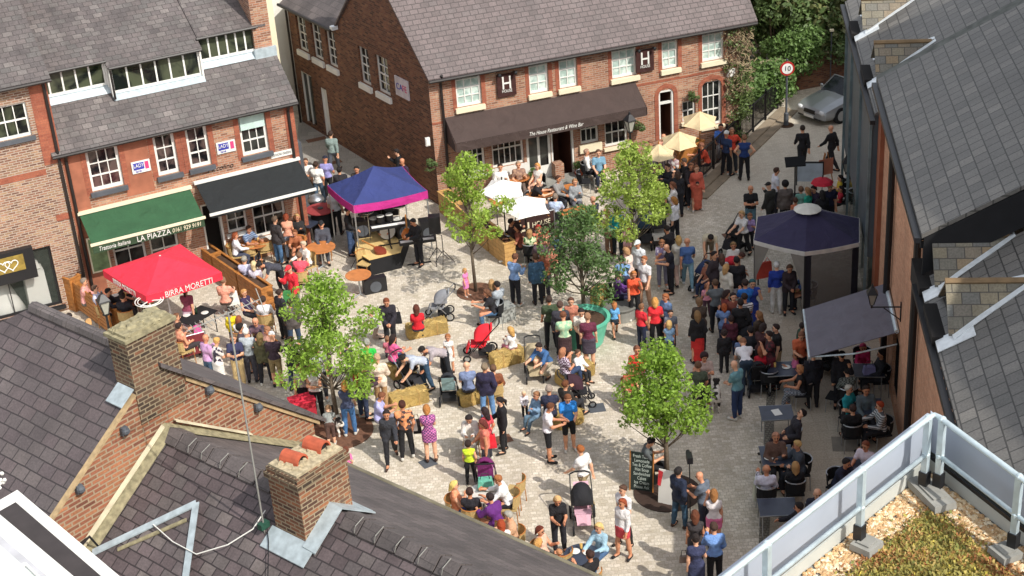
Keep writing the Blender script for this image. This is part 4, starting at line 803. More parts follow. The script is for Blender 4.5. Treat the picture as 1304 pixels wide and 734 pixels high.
while n_ < 27000:
    v = c+dl*random.uniform(0, 3.9)+dr*random.uniform(0, 3.9)
    dmin = min(-(v-c)@nl, -(v-c)@nr)
    if dmin < .2+random.gauss(0, .08): continue
    nz = mn.noise(Vector((v[0]*2.2, v[1]*2.2, 0)))+random.gauss(0, .22); k = 0 if nz > .3 else 1 if nz > .12 else 5 if nz > 0 else 3 if nz > -.12 else 6 if nz > -.3 else 4
    if random.random() < .03: k = 8 if nz > 0 else 7
    if random.random() < .08: k = 2
    h_ = random.uniform(.012, .05); a = random.uniform(0, 6.28); w_ = random.uniform(.008, .02); x, y = v[0]-c[0], v[1]-c[1]; lx, ly = random.uniform(-.03, .03), random.uniform(-.03, .03)
    m.add([(x-w_*math.cos(a), y-w_*math.sin(a), Z0+.03), (x+w_*math.cos(a), y+w_*math.sin(a), Z0+.03), (x+lx+w_*.8*math.cos(a), y+ly+w_*.8*math.sin(a), Z0+.03+h_), (x+lx-w_*.8*math.cos(a), y+ly-w_*.8*math.sin(a), Z0+.03+h_*.9)], [(0, 1, 2, 3)], k); n_ += 1
sd2 = m.build('sedum', tones, uv=False); sd2.location = (c[0], c[1], 0); tag(sd2, 'patchy green and rust sedum carpet on the roof terrace', 'sedum', kind='stuff')
# guard rail
gr_ = thing('guard_rail', 'galvanised tube guard rail around the corner of the roof terrace', 'railing', (c[0], c[1], 0))
m = MB(); e1 = dl*10; e2 = dr*6
m.tube([tuple(e1)+(ZT,), tuple(dl*.09)+(ZT,), tuple((dl+dr)*.02)+(ZT+.0,), tuple(dr*.09)+(ZT,), tuple(e2)+(ZT,)], .036, 10); m.build('top_rail', MT['galv'], gr_, smooth=True)
m = MB(); m.tube([tuple(e1)+(ZT-.52,), tuple(dl*.1)+(ZT-.52,)], .03, 8); m.tube([tuple(dr*.1)+(ZT-.52,), tuple(e2)+(ZT-.52,)], .03, 8); m.build('mid_rail', MT['galv'], gr_, smooth=True)
posts = [dl*.14, dr*.16]
for px, py in ((1096, 598), (978, 694)): q = P(px, py, ZT)[:2]-c; posts.append(dl*(q@dl))
q = P(1298, 608, ZT)[:2]-c; posts.append(dr*(q@dr)); posts += [dl*(4.9), dr*3.2]
for p_ in posts:
    m = MB(); m.box((p_[0], p_[1], (Z0+ZT)/2+.06), (.075, .075, ZT-Z0-.14), math.atan2(dl[1], dl[0])); o = m.build('post', MT['galv'], gr_)
    m = MB(); m.ball((p_[0], p_[1], ZT-.52), .055, 0, 8); m.ball((p_[0], p_[1], ZT), .05, 0, 8); m.build('clamp', MT['galv'], o)
    m = MB(); m.box((p_[0], p_[1], Z0+.24), (.11, .11, .2), math.atan2(dl[1], dl[0])); m.build('boot', MT['black'], o)
for i, (p_, a_) in enumerate(((posts[2], dl), (posts[3], dl), (posts[4], dr), ((posts[0]+posts[1])*.5, dl))):
    n_ = nl if a_ is dl else nr; q = c+p_-n_*.1; m = MB(); s_ = (.3, .28, .08) if i < 3 else (.7, .3, .09); m.box((0, 0, 0), s_, 0, 0, .96); m.box((0, 0, s_[2]/2+.012), (s_[0]*.6, s_[1]*.6, .02))
    if i == 3: q = off(-.12)
    o = m.build('ballast_block', MT['conc']); o.location = (q[0], q[1], Z0+.09); o.rotation_euler.z = math.atan2(a_[1], a_[0]) if i < 3 else math.atan2(dl[1], dl[0])+R(62)
    tag(o, ['square concrete block at the foot of the middle left rail post', 'square concrete block at the foot of the lowest left rail post', 'square concrete block at the foot of the right hand rail post', 'wide concrete block under the two corner rail posts'][i], 'concrete block', 'ballast blocks')
# tall unseen blocks right of the view, added to throw shade over square and road
blk_ = thing('shade_block', 'tall concrete car park building to the right of the square', 'building', (16.2, 10, 0))
m = MB(); m.bx(0, 14, -14, 27.8, 0, 18.3); m.bx(6, 14, 30, 54, 0, 15.5); m.build('wall', MT['conc'], blk_)
m = MB()
for k in range(5): m.bx(-.04, -.005, -13, 27.5, 2.2+k*3.4, 3.6+k*3.4)
m.build('opening', MT['interior'], blk_)
# ================= PEOPLE =================
def surface_nets(f, lo, hi, h):
    n = np.ceil((np.array(hi)-np.array(lo))/h).astype(int)+2
    xs = [lo[i]-h*.5+h*np.arange(n[i]) for i in range(3)]
    X, Y, Z = np.meshgrid(*xs, indexing='ij'); G = f(X.astype(np.float32), Y.astype(np.float32), Z.astype(np.float32))
    s = G < 0; nc = n-1; acc = np.zeros(tuple(nc)+(3,)); cnt = np.zeros(tuple(nc))
    I, J, K = np.meshgrid(*[np.arange(c) for c in nc], indexing='ij'); base = np.stack([I, J, K], -1).astype(float)
    cs = [(a, b, c) for a in (0, 1) for b in (0, 1) for c in (0, 1)]
    def V(A, c): return A[c[0]:c[0]+nc[0], c[1]:c[1]+nc[1], c[2]:c[2]+nc[2]]
    for a in cs:
        for ax in range(3):
            if a[ax] == 0:
                b = list(a); b[ax] = 1; b = tuple(b); sa, sb = V(s, a), V(s, b); m = sa != sb
                if not m.any(): continue
                ga, gb = V(G, a)[m], V(G, b)[m]; t = ga/(ga-gb); p = base[m]+np.array(a)+0.; p[:, ax] += t; acc[m] += p; cnt[m] += 1
    act = cnt > 0; idx = -np.ones(tuple(nc), int); idx[act] = np.arange(act.sum())
    P_ = (acc[act]/cnt[act][:, None])*h+(np.array(lo)-h*.5)
    F_ = []
    for ax in range(3):
        u, v = [(1, 2), (2, 0), (0, 1)][ax]
        sl0 = [slice(1, nc[i]) for i in range(3)]; sl0[ax] = slice(0, nc[ax]); sl1 = list(sl0); sl1[ax] = slice(1, nc[ax]+1)
        A, B = s[tuple(sl0)], s[tuple(sl1)]; m = A != B; q = np.argwhere(m)
        if len(q) == 0: continue
        o = np.zeros(3, int); off_ = np.array([1, 1, 1]); off_[ax] = 0; q = q+off_
        def ix(du, dv): r = q.copy(); r[:, u] += du; r[:, v] += dv; return idx[r[:, 0], r[:, 1], r[:, 2]]
        quad = np.stack([ix(-1, -1), ix(0, -1), ix(0, 0), ix(-1, 0)], 1); inside = A[m]
        quad[~inside] = quad[~inside][:, ::-1]; F_.append(quad)
    return P_, np.concatenate(F_)
def cap(a, b, ra, rb):
    a = np.array(a, float); b = np.array(b, float); d = b-a; L = float(d@d)+1e-9
    def f(X, Y, Z):
        t = np.clip(((X-a[0])*d[0]+(Y-a[1])*d[1]+(Z-a[2])*d[2])/L, 0, 1)
        return np.sqrt((X-a[0]-t*d[0])**2+(Y-a[1]-t*d[1])**2+(Z-a[2]-t*d[2])**2)-(ra+(rb-ra)*t)
    f.box = (np.minimum(a-ra, b-rb), np.maximum(a+ra, b+rb)); return f
def smin(fs, k):
    def f(X, Y, Z):
        r = None
        for g_ in fs:
            v = g_(X, Y, Z)
            if r is None: r = v
            else: h_ = np.clip(.5+.5*(v-r)/k, 0, 1); r = v*(1-h_)+r*h_-k*h_*(1-h_)
        return r
    return f
def net(fs, h, name, infl=0., k=.035, clips=(), extra=None, mats=1):
    lo = np.min([g_.box[0] for g_ in fs], 0)-infl-.02; hi = np.max([g_.box[1] for g_ in fs], 0)+infl+.02
    sm_ = smin(fs, k)
    def F_(X, Y, Z):
        r = sm_(X, Y, Z)-infl
        for (p, n_) in clips: r = np.maximum(r, (X-p[0])*n_[0]+(Y-p[1])*n_[1]+(Z-p[2])*n_[2])
        return r
    V_, Q_ = surface_nets(F_, lo, hi, h)
    v = [tuple(x) for x in V_]; f = [tuple(int(i) for i in q) for q in Q_]; mi = [0]*len(f)
    if extra:
        b = len(v); v += extra.v; f += [tuple(b+i for i in q) for q in extra.f]; mi += extra.m
    me = bpy.data.meshes.new(name); me.from_pydata(v, [], f); me.polygons.foreach_set('material_index', mi); me.polygons.foreach_set('use_smooth', [True]*len(f)); me.update(); return me
POSES = {  # lean, thighs, knees, arms (flex, abduct, elbow, inward) L/R, head pitch
 'stand': dict(l=2, t=(3, 1), k=(4, 2), a=((6, 9, 14, 0), (2, 8, 10, 0))),
 'stand2': dict(l=-2, t=(-3, 6), k=(1, 8), a=((15, 14, 45, .2), (-4, 9, 8, 0)), hp=12),
 'fold': dict(l=-2, t=(0, 4), k=(1, 5), a=((28, 8, 78, .95), (26, 8, 82, .95))),
 'hold': dict(l=3, t=(2, 0), k=(3, 2), a=((22, 6, 75, .35), (24, 6, 72, .35)), hp=22),
 'phone': dict(l=1, t=(2, -2), k=(3, 2), a=((35, 8, 100, .3), (5, 8, 20, 0)), hp=15),
 'hips': dict(l=-3, t=(2, 4), k=(2, 2), a=((-22, 38, 60, .7), (-22, 38, 60, .7)), wide=.05),
 'push': dict(l=8, t=(14, -12), k=(6, 12), a=((42, 5, 35, .05), (42, 5, 35, .05))),
 'walk': dict(l=4, t=(27, -20), k=(6, 16), a=((-22, 8, 14, 0), (26, 8, 24, 0))),
 'walk2': dict(l=3, t=(-18, 22), k=(12, 4), a=((24, 10, 30, 0), (-18, 9, 12, 0))),
 'sit': dict(l=-4, t=(86, 82), k=(84, 80), a=((26, 9, 50, .3), (24, 9, 55, .3)), hp=8),
 'sitlean': dict(l=20, t=(84, 88), k=(88, 92), a=((48, 14, 52, .35), (44, 14, 60, .45)), hp=-4),
 'sitphone': dict(l=6, t=(82, 86), k=(80, 84), a=((32, 8, 78, .4), (30, 8, 84, .4)), hp=25),
 'recline': dict(l=-24, t=(78, 66), k=(52, 30), a=((8, 16, 70, .5), (10, 14, 60, .5)), hp=-14),
 'bend': dict(l=66, t=(6, -6), k=(14, 10), a=((34, 8, 14, .1), (24, 8, 22, .1)), hp=10),
 'crouch': dict(l=30, t=(112, 70), k=(128, 122), a=((52, 8, 40, .2), (50, 8, 40, .2)), hp=0),
 'kneel': dict(l=12, t=(10, 20), k=(92, 105), a=((35, 8, 45, .2), (30, 8, 50, .3)), hp=12),
 'raise': dict(l=-2, t=(3, 1), k=(4, 2), a=((70, 12, 95, .1), (66, 12, 98, .1)), hp=-6),
 'point': dict(l=0, t=(3, 1), k=(4, 2), a=((72, 30, 12, 0), (10, 8, 60, .3)), hp=0),
}
POSES.update({
 'standb': dict(l=1, t=(5, -4), k=(8, 1), a=((10, 12, 30, .1), (34, 6, 92, .55)), hp=8, wide=.03),
 'standc': dict(l=4, t=(1, 3), k=(2, 6), a=((20, 5, 42, .6), (20, 5, 42, .6)), hp=16),
 'standd': dict(l=-3, t=(8, -5), k=(12, 2), a=((-14, 16, 36, .3), (8, 10, 22, 0)), hp=2, wide=.05),
 'stande': dict(l=2, t=(-2, 4), k=(1, 3), a=((4, 7, 8, 0), (46, 14, 118, .35)), hp=6),
 'sitb': dict(l=6, t=(84, 88), k=(96, 70), a=((40, 12, 46, .2), (22, 8, 66, .5)), hp=2),
 'sitc': dict(l=-8, t=(90, 80), k=(80, 62), a=((14, 14, 66, .6), (36, 10, 92, .3)), hp=10)})
ALT = {'stand': ['stand', 'standb', 'standc', 'standd', 'stand2', 'stande'], 'sit': ['sit', 'sitb', 'sitc']}
def skeleton(pose, fem, kid):
    p = POSES[pose]; sw = (.140 if fem else .162); hw = (.095 if fem else .088); J = {}
    pel = np.array([0, 0, 0.]); l = R(p['l']); S = np.array([0, -math.sin(l), math.cos(l)])
    J['pel'] = pel; J['wst'] = pel+S*.13; J['che'] = pel+S*.34; J['nek'] = pel+S*.50; J['S'] = S
    hp = R(p.get('hp', 4)+p['l']*.75); H = np.array([0, -math.sin(hp), math.cos(hp)]); J['H'] = H; J['Fw'] = np.array([0, -math.cos(hp), -math.sin(hp)])
    J['hed'] = J['nek']+H*.165+J['Fw']*.015
    for i, s in enumerate((-1, 1)):
        t, k = R(p['t'][i]), R(p['k'][i]); w_ = p.get('wide', .01)
        hip = pel+np.array([s*hw, 0, -.03]); kn = hip+.42*np.array([s*(w_+.02), -math.sin(t), -math.cos(t)]); an = kn+.40*np.array([s*w_, -math.sin(t-k), -math.cos(t-k)])
        fa = t-k; toe = an+.15*np.array([s*.25, -math.cos(max(fa, -.3)*.6), -.25 if abs(fa) < .5 or True else 0]) 
        J['hip', s], J['kne', s], J['ank', s], J['toe', s] = hip, kn, an, toe
        f, ab, e, inw = p['a'][i]; f, ab, e = R(f), R(ab), R(e)
        sh = pel+S*.43+np.array([s*sw, 0, 0]); el = sh+.285*np.array([s*math.sin(ab), -math.sin(f)*math.cos(ab), -math.cos(f)*math.cos(ab)])
        fd = np.array([s*math.sin(ab)*.3-s*inw, -math.sin(f+e), -math.cos(f+e)]); fd /= np.linalg.norm(fd); wr = el+.25*fd
        J['sho', s], J['elb', s], J['wri', s], J['fd', s] = sh, el, wr, fd
    zmin = min(J['ank', -1][2], J['ank', 1][2], J['toe', -1][2]+.03, J['toe', 1][2]+.03)
    if pose == 'kneel': zmin = min(zmin, J['kne', -1][2], J['kne', 1][2])
    up_ = np.array([0, 0, .085-zmin])
    for q in J:
        if q not in ('S', 'H', 'Fw') and not (isinstance(q, tuple) and q[0] == 'fd'): J[q] = J[q]+up_
    for s in (-1, 1):
        if pose in ('kneel', 'crouch') : continue
        J['toe', s][2] = max(.045, min(J['toe', s][2], J['ank', s][2]-.02))
    J['hs'] = 1.28 if kid else 1.0
    if kid: J['hed'] = J['nek']+H*.18
    return J
PC = {}
VOX = .026
def body_parts(J, fem):
    sx = .075 if fem else .09; L = []
    L.append(cap(J['pel']+(-.075, 0, 0), J['pel']+(.075, 0, 0), .105 if fem else .098, .105 if fem else .098))
    L.append(cap(J['pel'], J['wst'], .112, .098)); L.append(cap(J['wst'], J['che'], .10, .105)); L.append(cap(J['che']+(-sx, 0, 0), J['che']+(sx, 0, 0), .098, .098)); L.append(cap(J['che'], J['nek']-J['S']*.03, .10, .055))
    for s in (-1, 1): L.append(cap(J['nek']-J['S']*.055, J['sho', s], .052, .050))
    return L
def limbs(J, s, what, t=1.):
    if what == 'arm': e = J['sho', s]+(J['elb', s]-J['sho', s])*min(1, t); o = [cap(J['sho', s], e, .051, .051+(.043-.051)*min(1, t))]
    if what == 'arm' and t > 1: o.append(cap(J['elb', s], J['elb', s]+(J['wri', s]-J['elb', s])*(t-1), .042, .034))
    if what == 'leg':
        e = J['hip', s]+(J['kne', s]-J['hip', s])*min(1, t); o = [cap(J['hip', s], e, .085, .085+(.058-.085)*min(1, t))]
        if t > 1: o += [cap(J['kne', s], J['kne', s]+(J['ank', s]-J['kne', s])*(t-1)*.45, .058, .058-.001), cap(J['kne', s]+(J['ank', s]-J['kne', s])*(t-1)*.4, J['kne', s]+(J['ank', s]-J['kne', s])*(t-1), .056, .04)]
    return o
def get_mesh(kind, pose, fem, kid):
    key = (kind, pose, fem, kid)
    if key in PC: return PC[key]
    jk = ('J', pose, fem, kid)
    if jk not in PC: PC[jk] = skeleton(pose, fem, kid)
    J = PC[jk]; hs = J['hs']; hd = J['hed']; H, Fw = J['H'], J['Fw']; X_ = np.array([1., 0, 0])
    if kind == 'body':
        L = body_parts(J, fem)
        for s in (-1, 1): L += limbs(J, s, 'arm', 2)+limbs(J, s, 'leg', 2)+[cap(J['ank', s], J['toe', s], .04, .032), cap(J['wri', s], J['wri', s]+J['fd', s]*.07, .028, .033)]
        L += [cap(J['nek']-J['S']*.03, hd-H*.04, .05, .045), cap(hd-H*.045*hs+Fw*.015, hd+H*.035*hs-Fw*.01, .072*hs, .088*hs)]
        x = MB()
        for s in (-1, 1):
            f_ = J['fd', s]; w_ = J['wri', s]+f_*.075; sd = np.cross(f_, (0, 1, 0)); sd /= np.linalg.norm(sd)+1e-6; dn = np.cross(sd, f_)*(-s)
            for i, (o_, ln) in enumerate(((-.027, .060), (-.009, .072), (.009, .068), (.026, .054))):
                b_ = w_+sd*o_; m1 = b_+f_*ln*.5+dn*.008; x.tube([b_-f_*.02, m1, m1+f_*ln*.35+dn*.025], [.0095, .0085, .006], 4, 0)
            b_ = J['wri', s]+f_*.03-sd*.03*s; x.tube([b_, b_+f_*.03-sd*.022*s+dn*.01, b_+f_*.06-sd*.022*s+dn*.02], [.011, .010, .007], 4, 0)
            x.ball(hd+X_*s*.031*hs+H*.004+Fw*.088*hs, .0115*hs, 1, 6); x.ball(hd+X_*s*.086*hs-H*.008, .022*hs, 0, 6, (.5, 1, 1.4))
            x.tube([hd+X_*s*.015*hs+H*.026*hs+Fw*.094*hs, hd+X_*s*.045*hs+H*.026*hs+Fw*.083*hs], .0055, 4, 1)
        x.tube([hd+H*.005+Fw*.09*hs, hd-H*.028*hs+Fw*.112*hs], [.008*hs, .015*hs], 5, 0); x.tube([hd-X_*.022*hs-H*.056*hs+Fw*.086*hs, hd+X_*.022*hs-H*.056*hs+Fw*.086*hs], .006*hs, 4, 2)
        me = net(L, VOX, 'person', 0, .03, extra=x); n_ = 3
    elif kind.startswith('top'):
        L = body_parts(J, fem); sl = dict(vest=0, tee=.62, long=1.95, dress=.35, coat=1.98)[kind[3:]]; lo = {'coat': -.18, 'dress': -.05}.get(kind[3:], -.02)
        if kind == 'topcoat':
            for s in (-1, 1): L += limbs(J, s, 'leg', .28)
        for s in (-1, 1):
            if sl: L += limbs(J, s, 'arm', sl)
        cl = [(J['pel']+J['S']*lo, -J['S'])] if pose not in ('crouch',) else []
        cl.append((J['nek']+J['S']*.01+Fw*.02, J['S']*.9+Fw*.25))
        me = net(L, VOX, 'shirt', .016 if kind != 'topcoat' else .026, .04, clips=cl); n_ = 1
    elif kind.startswith('bot'):
        b_ = kind[3:]; wc = [(J['pel']+J['S']*.06, J['S'])]
        if b_ in ('trousers', 'shorts', 'crop'):
            L = [cap(J['pel']+(-.07, 0, 0), J['pel']+(.07, 0, 0), .103, .103), cap(J['pel'], J['wst'], .108, .096)]
            for s in (-1, 1): L += limbs(J, s, 'leg', dict(trousers=1.93, shorts=.95, crop=1.5)[b_])
            me = net(L, VOX, b_, .013, .022, clips=wc)
        else:
            kn = (J['kne', -1]+J['kne', 1])/2; t = dict(skirt=.95, miniskirt=.62, longskirt=1.)[b_]; e = J['pel']+(kn-J['pel'])*t
            L = [cap(J['pel']+(-.06, 0, 0), J['pel']+(.06, 0, 0), .108, .108), cap(J['pel'], J['wst'], .108, .09)]
            for s in (-1, 1): L.append(cap(J['hip', s], e+(s*.07, 0, 0), .095, .115))
            L.append(cap(J['pel'], e, .1, .12))
            if b_ == 'longskirt':
                an = (J['ank', -1]+J['ank', 1])/2+(0, 0, .1); L.append(cap(e, an, .15, .17))
            d_ = e-J['pel']; d_ = d_/np.linalg.norm(d_)
            me = net(L, VOX, 'skirt', .012, .05, clips=wc+([(e, d_)] if b_ != 'longskirt' else []))
        n_ = 1
    elif kind == 'shoes':
        L = []
        for s in (-1, 1): a = J['ank', s]+(0, .03, -.03); t_ = J['toe', s]; d_ = (t_-J['ank', s]); L += [cap(a, t_+d_*.15, .045, .038), cap(a, a+(0, 0, .03), .042, .04)]
        me = net(L, .02, 'shoes', 0, .01); n_ = 1
    elif kind.startswith('hair'):
        h_ = kind[4:]; r_ = .092*hs; L = [cap(hd+H*.03*hs-Fw*.022*hs, hd+H*.045*hs+Fw*.012*hs, r_*1.02, r_*.93)]
        cl = [(hd+Fw*.050*hs+H*.062*hs, Fw*.8-H*.6)]
        if h_ in ('long', 'bob'):
            ln = .33 if h_ == 'long' else .16; B = -Fw*.05*hs; nk = J['nek']; dn_ = np.array([0, .25, -1]) if J['S'][2] > .6 else -H
            L += [cap(hd-H*.01+B, hd+B*1.3-H*.05+dn_*ln, .088*hs, .058), cap(hd+X_*.05+B*.6, hd+X_*.065+B+dn_*ln*.7-H*.02, .05, .035), cap(hd-X_*.05+B*.6, hd-X_*.065+B+dn_*ln*.7-H*.02, .05, .035)]
        if h_ == 'pony': L += [cap(hd-Fw*.10+H*.02, hd-Fw*.15-H*.04, .035, .035), cap(hd-Fw*.15-H*.04, hd-Fw*.13-H*.22, .035, .018)]
        if h_ == 'bun': L += [cap(hd-Fw*.08+H*.08, hd-Fw*.09+H*.085, .045, .045)]
        if h_ == 'fringe': cl = []; L = [cap(hd+H*.02*hs-Fw*.03*hs, hd+H*.02*hs-Fw*.02*hs, r_*.98, r_*.98)]; cl = [(hd+H*.01, -Fw*0-H)] 
        if h_ == 'cap': L = [cap(hd+H*.04*hs, hd+H*.05*hs, r_*1.05, r_*1.0), cap(hd+H*.05+Fw*.08, hd+H*.035+Fw*.14, .045, .03)]; cl = [(hd+H*.03, -H)]
        if h_ == 'curly': L = [cap(hd+H*.035*hs-Fw*.02, hd+H*.05*hs-Fw*.005, .118*hs, .112*hs)]; cl = [(hd+Fw*.06*hs+H*.04*hs, Fw*.8-H*.5)]
        me = net(L, .021, 'cap' if h_ == 'cap' else 'hair', .003, .03, clips=cl); n_ = 1
    for i in range(n_): me.materials.append(MT['white'])
    PC[key] = me; return me
CM = {}
def cloth(c):
    if c in CM: return CM[c]
    if ':' in c or '/' in c:
        kind, a, b_ = c.split('/')
        m, nt, b = base_mat('fabric_'+kind, .85); tc = N(nt, 'ShaderNodeTexCoord')
        if kind == 'stripe': w_ = N(nt, 'ShaderNodeTexWave', Scale=5.5); w_.bands_direction = 'Z'; src = w_.outputs['Fac']
        elif kind == 'plaid': w_ = N(nt, 'ShaderNodeTexChecker', Scale=22.); src = w_.outputs['Fac']
        else: w_ = N(nt, 'ShaderNodeTexVoronoi', Scale=13.); src = w_.outputs['Color']
        nt.links.new(tc.outputs['Object'], w_.inputs['Vector']); nt.links.new(ramp(nt, src, [(.42, lin(a, .85)[:3]), (.58, lin(b_, .85)[:3])]), b.inputs['Base Color'])
    else:
        m = plain('fabric', c, .85, var=.16, scale=7., k=.85); nt = m.node_tree; b = nt.nodes['Principled BSDF']
        tc = N(nt, 'ShaderNodeTexCoord'); no = N(nt, 'ShaderNodeTexNoise', Scale=9., Detail=2., Distortion=1.2); nt.links.new(tc.outputs['Object'], no.inputs['Vector']); bump(nt, b, no.outputs[0], .7, .05)
    CM[c] = m; return m
SKIN = [plain('skin', h_, .55, var=.05) for h_ in ('d9a07e', 'cf9271', 'e0ac8c', 'c88a68')]; SKD = plain('skin_dark', '7d523b', .55, var=.05)
EYE = plain('eye', '2b211c', .4); LIP = plain('lip', 'a5554a', .5)
ANG = dict(d=0, dr=45, r=90, ur=135, u=180, ul=225, l=270, dl=315)
prn = random.Random(42); PEOPLE = []
GRP = 'people at the street fair'
def person(hx, hy, pose, face, top, bot, hair, label, s=1., fem=None, skin=None, shoes=None, z=0., cat=None):
    kid = s < .82
    if pose in ALT: pose = prn.choice(ALT[pose])
    fem = (hair.split(':')[0] in ('long', 'bob', 'pony', 'bun')) if fem is None else fem
    if s == 1.: s = prn.uniform(.965, 1.0) if fem else prn.uniform(1.01, 1.05)
    o_pose = pose
    me = get_mesh('body', pose, fem, kid); J = PC['J', pose, fem, kid]
    rz = R(ANG[face] if isinstance(face, str) else face)+prn.uniform(-.12, .12); h_ = J['hed']*s; q = P(hx, hy, h_[2]+z)
    off_ = (h_[0]*math.cos(rz)-h_[1]*math.sin(rz), h_[0]*math.sin(rz)+h_[1]*math.cos(rz))
    o = bpy.data.objects.new('person', me); COL.objects.link(o); o.location = (q[0]-off_[0], q[1]-off_[1], z); o.rotation_euler.z = rz; o.scale = (s, s, s)
    sk_ = SKD if skin == 'dark' else prn.choice(SKIN)
    for i, m_ in enumerate((sk_, EYE, LIP)): o.material_slots[i].link = 'OBJECT'; o.material_slots[i].material = m_
    def kid_(kind, nm, c):
        k = bpy.data.objects.new(nm, get_mesh(kind, pose, fem, kid)); COL.objects.link(k); k.parent = o; k.material_slots[0].link = 'OBJECT'; k.material_slots[0].material = cloth(c)
    t = top.split(':'); b = bot.split(':')
    kid_('top'+t[0], {'vest': 'vest', 'tee': 'shirt', 'long': 'shirt', 'dress': 'dress_top', 'coat': 'jacket'}[t[0]], t[1])
    kid_('bot'+b[0], {'crop': 'trousers', 'miniskirt': 'skirt', 'longskirt': 'skirt'}.get(b[0], b[0]), b[1])
    kid_('shoes', 'shoes', shoes or prn.choice(['1c1b1d', '2b2522', '1d1d22', 'd8d5cc', '4a342a']))
    hh = hair.split(':')
    if hh[0] != 'bald': kid_('hair'+hh[0], 'cap' if hh[0] == 'cap' else 'hair', hh[1])
    tag(o, label, cat or ('child' if kid else 'person'), GRP); PEOPLE.append((o, J, s, rz, pose)); return o
# ================= OBJECTS ON THE SQUARE =================
def local(o, mb, nm, mat, parent=None, **k): return mb.build(nm, mat, parent if parent is not None else o, **k)
def ang2(a, b): d = np.array(b)-np.array(a); return math.atan2(d[1], d[0])
# ---- hay bales ----
STRAW = brickmat('straw', L3('dcb868', 'e8c87c', 'f0d694', 'd0ac5c'), 'c8a458', .05, .012, .003, big=.2, bscale=3, bumps=1., distort=.6)
def hay(label, a, b, w_=.46, h_=.4, seed=1, cat='hay bale'):
    a, b = P(*a), P(*b); L_ = np.linalg.norm(b-a); c_ = (a+b)/2; rnd = random.Random(seed)
    o = thing('hay_bale', label, cat, c_, ang2(a, b), 'hay bales used as seats'); m = MB(); nx, ny, nz = 12, 5, 5
    def pt(i, j, k):
        x, y, z = (i/nx-.5)*L_, (j/ny-.5)*w_, k/nz*h_; r_ = random.Random(hash((i, j, k, seed))); e = sum((i in (0, nx), j in (0, ny), k in (0, nz)))
        s = 1-.04*(e-1) if e > 1 else 1; return (x*s+r_.uniform(-.014, .014), y*s+r_.uniform(-.014, .014), max(.003, z*(s if k == nz else 1)+r_.uniform(-.014, .014)))
    for i in range(nx):
        for j in range(ny): m.quad(pt(i, j, nz), pt(i+1, j, nz), pt(i+1, j+1, nz), pt(i, j+1, nz))
        for k in range(nz): m.quad(pt(i, 0, k), pt(i+1, 0, k), pt(i+1, 0, k+1), pt(i, 0, k+1)); m.quad(pt(i+1, ny, k), pt(i, ny, k), pt(i, ny, k+1), pt(i+1, ny, k+1))
    for j in range(ny):
        for k in range(nz): m.quad(pt(0, j+1, k), pt(0, j, k), pt(0, j, k+1), pt(0, j+1, k+1)); m.quad(pt(nx, j, k), pt(nx, j+1, k), pt(nx, j+1, k+1), pt(nx, j, k+1))
    for q in range(320):
        f = rnd.random(); x = rnd.uniform(-.5, .5)*L_
        if f < .5: p0 = np.array([x, rnd.uniform(-.5, .5)*w_, h_])
        elif f < .8: p0 = np.array([x, -w_/2, rnd.uniform(0, h_)])
        elif f < .9: p0 = np.array([rnd.choice((-.5, .5))*L_, rnd.uniform(-.5, .5)*w_, rnd.uniform(0, h_)])
        else: p0 = np.array([x, rnd.uniform(-.4, .4)*w_, h_])
        d_ = np.array([rnd.uniform(-.09, .09), rnd.uniform(-.05, .05), rnd.uniform(-.01, .03)]); t_ = np.array([.004, .004, .003]); m.add([p0-t_, p0+t_, p0+d_+t_, p0+d_-t_], [(0, 1, 2, 3)])
    local(o, m, 'bale', STRAW)
    for x in (-.22, .22):
        m = MB(); m.tube([(x*L_, -w_/2-.012, .01), (x*L_, -w_/2-.012, h_+.004), (x*L_, w_/2+.012, h_+.004), (x*L_, w_/2+.012, .01)], .006, 4); local(o, m, 'twine', MT['woodl'])
    return o
hay('hay bale under the woman in red beside the grey pushchair', (518, 430), (570, 420), seed=1)
hay('hay bale by the red pushchair with a blonde girl on it', (626, 468), (668, 456), seed=2)
hay('long empty hay bale in front of the bending men', (497, 520), (545, 508), seed=3)
hay('hay bale under the hot pink topped woman', (497, 482), (528, 472), seed=4)
hay('hay bale seat under the bald man in slate blue', (585, 516), (634, 503), seed=5)
hay('hay bale with the purple plaid shirt and the child in white', (712, 492), (753, 474), seed=6)
hay('small hay bale behind the two young men in shorts', (707, 545), (739, 534), seed=7)
hay('loose hay bale standing against the back of the teal planter', (757, 396), (777, 388), h_=.7, seed=8)
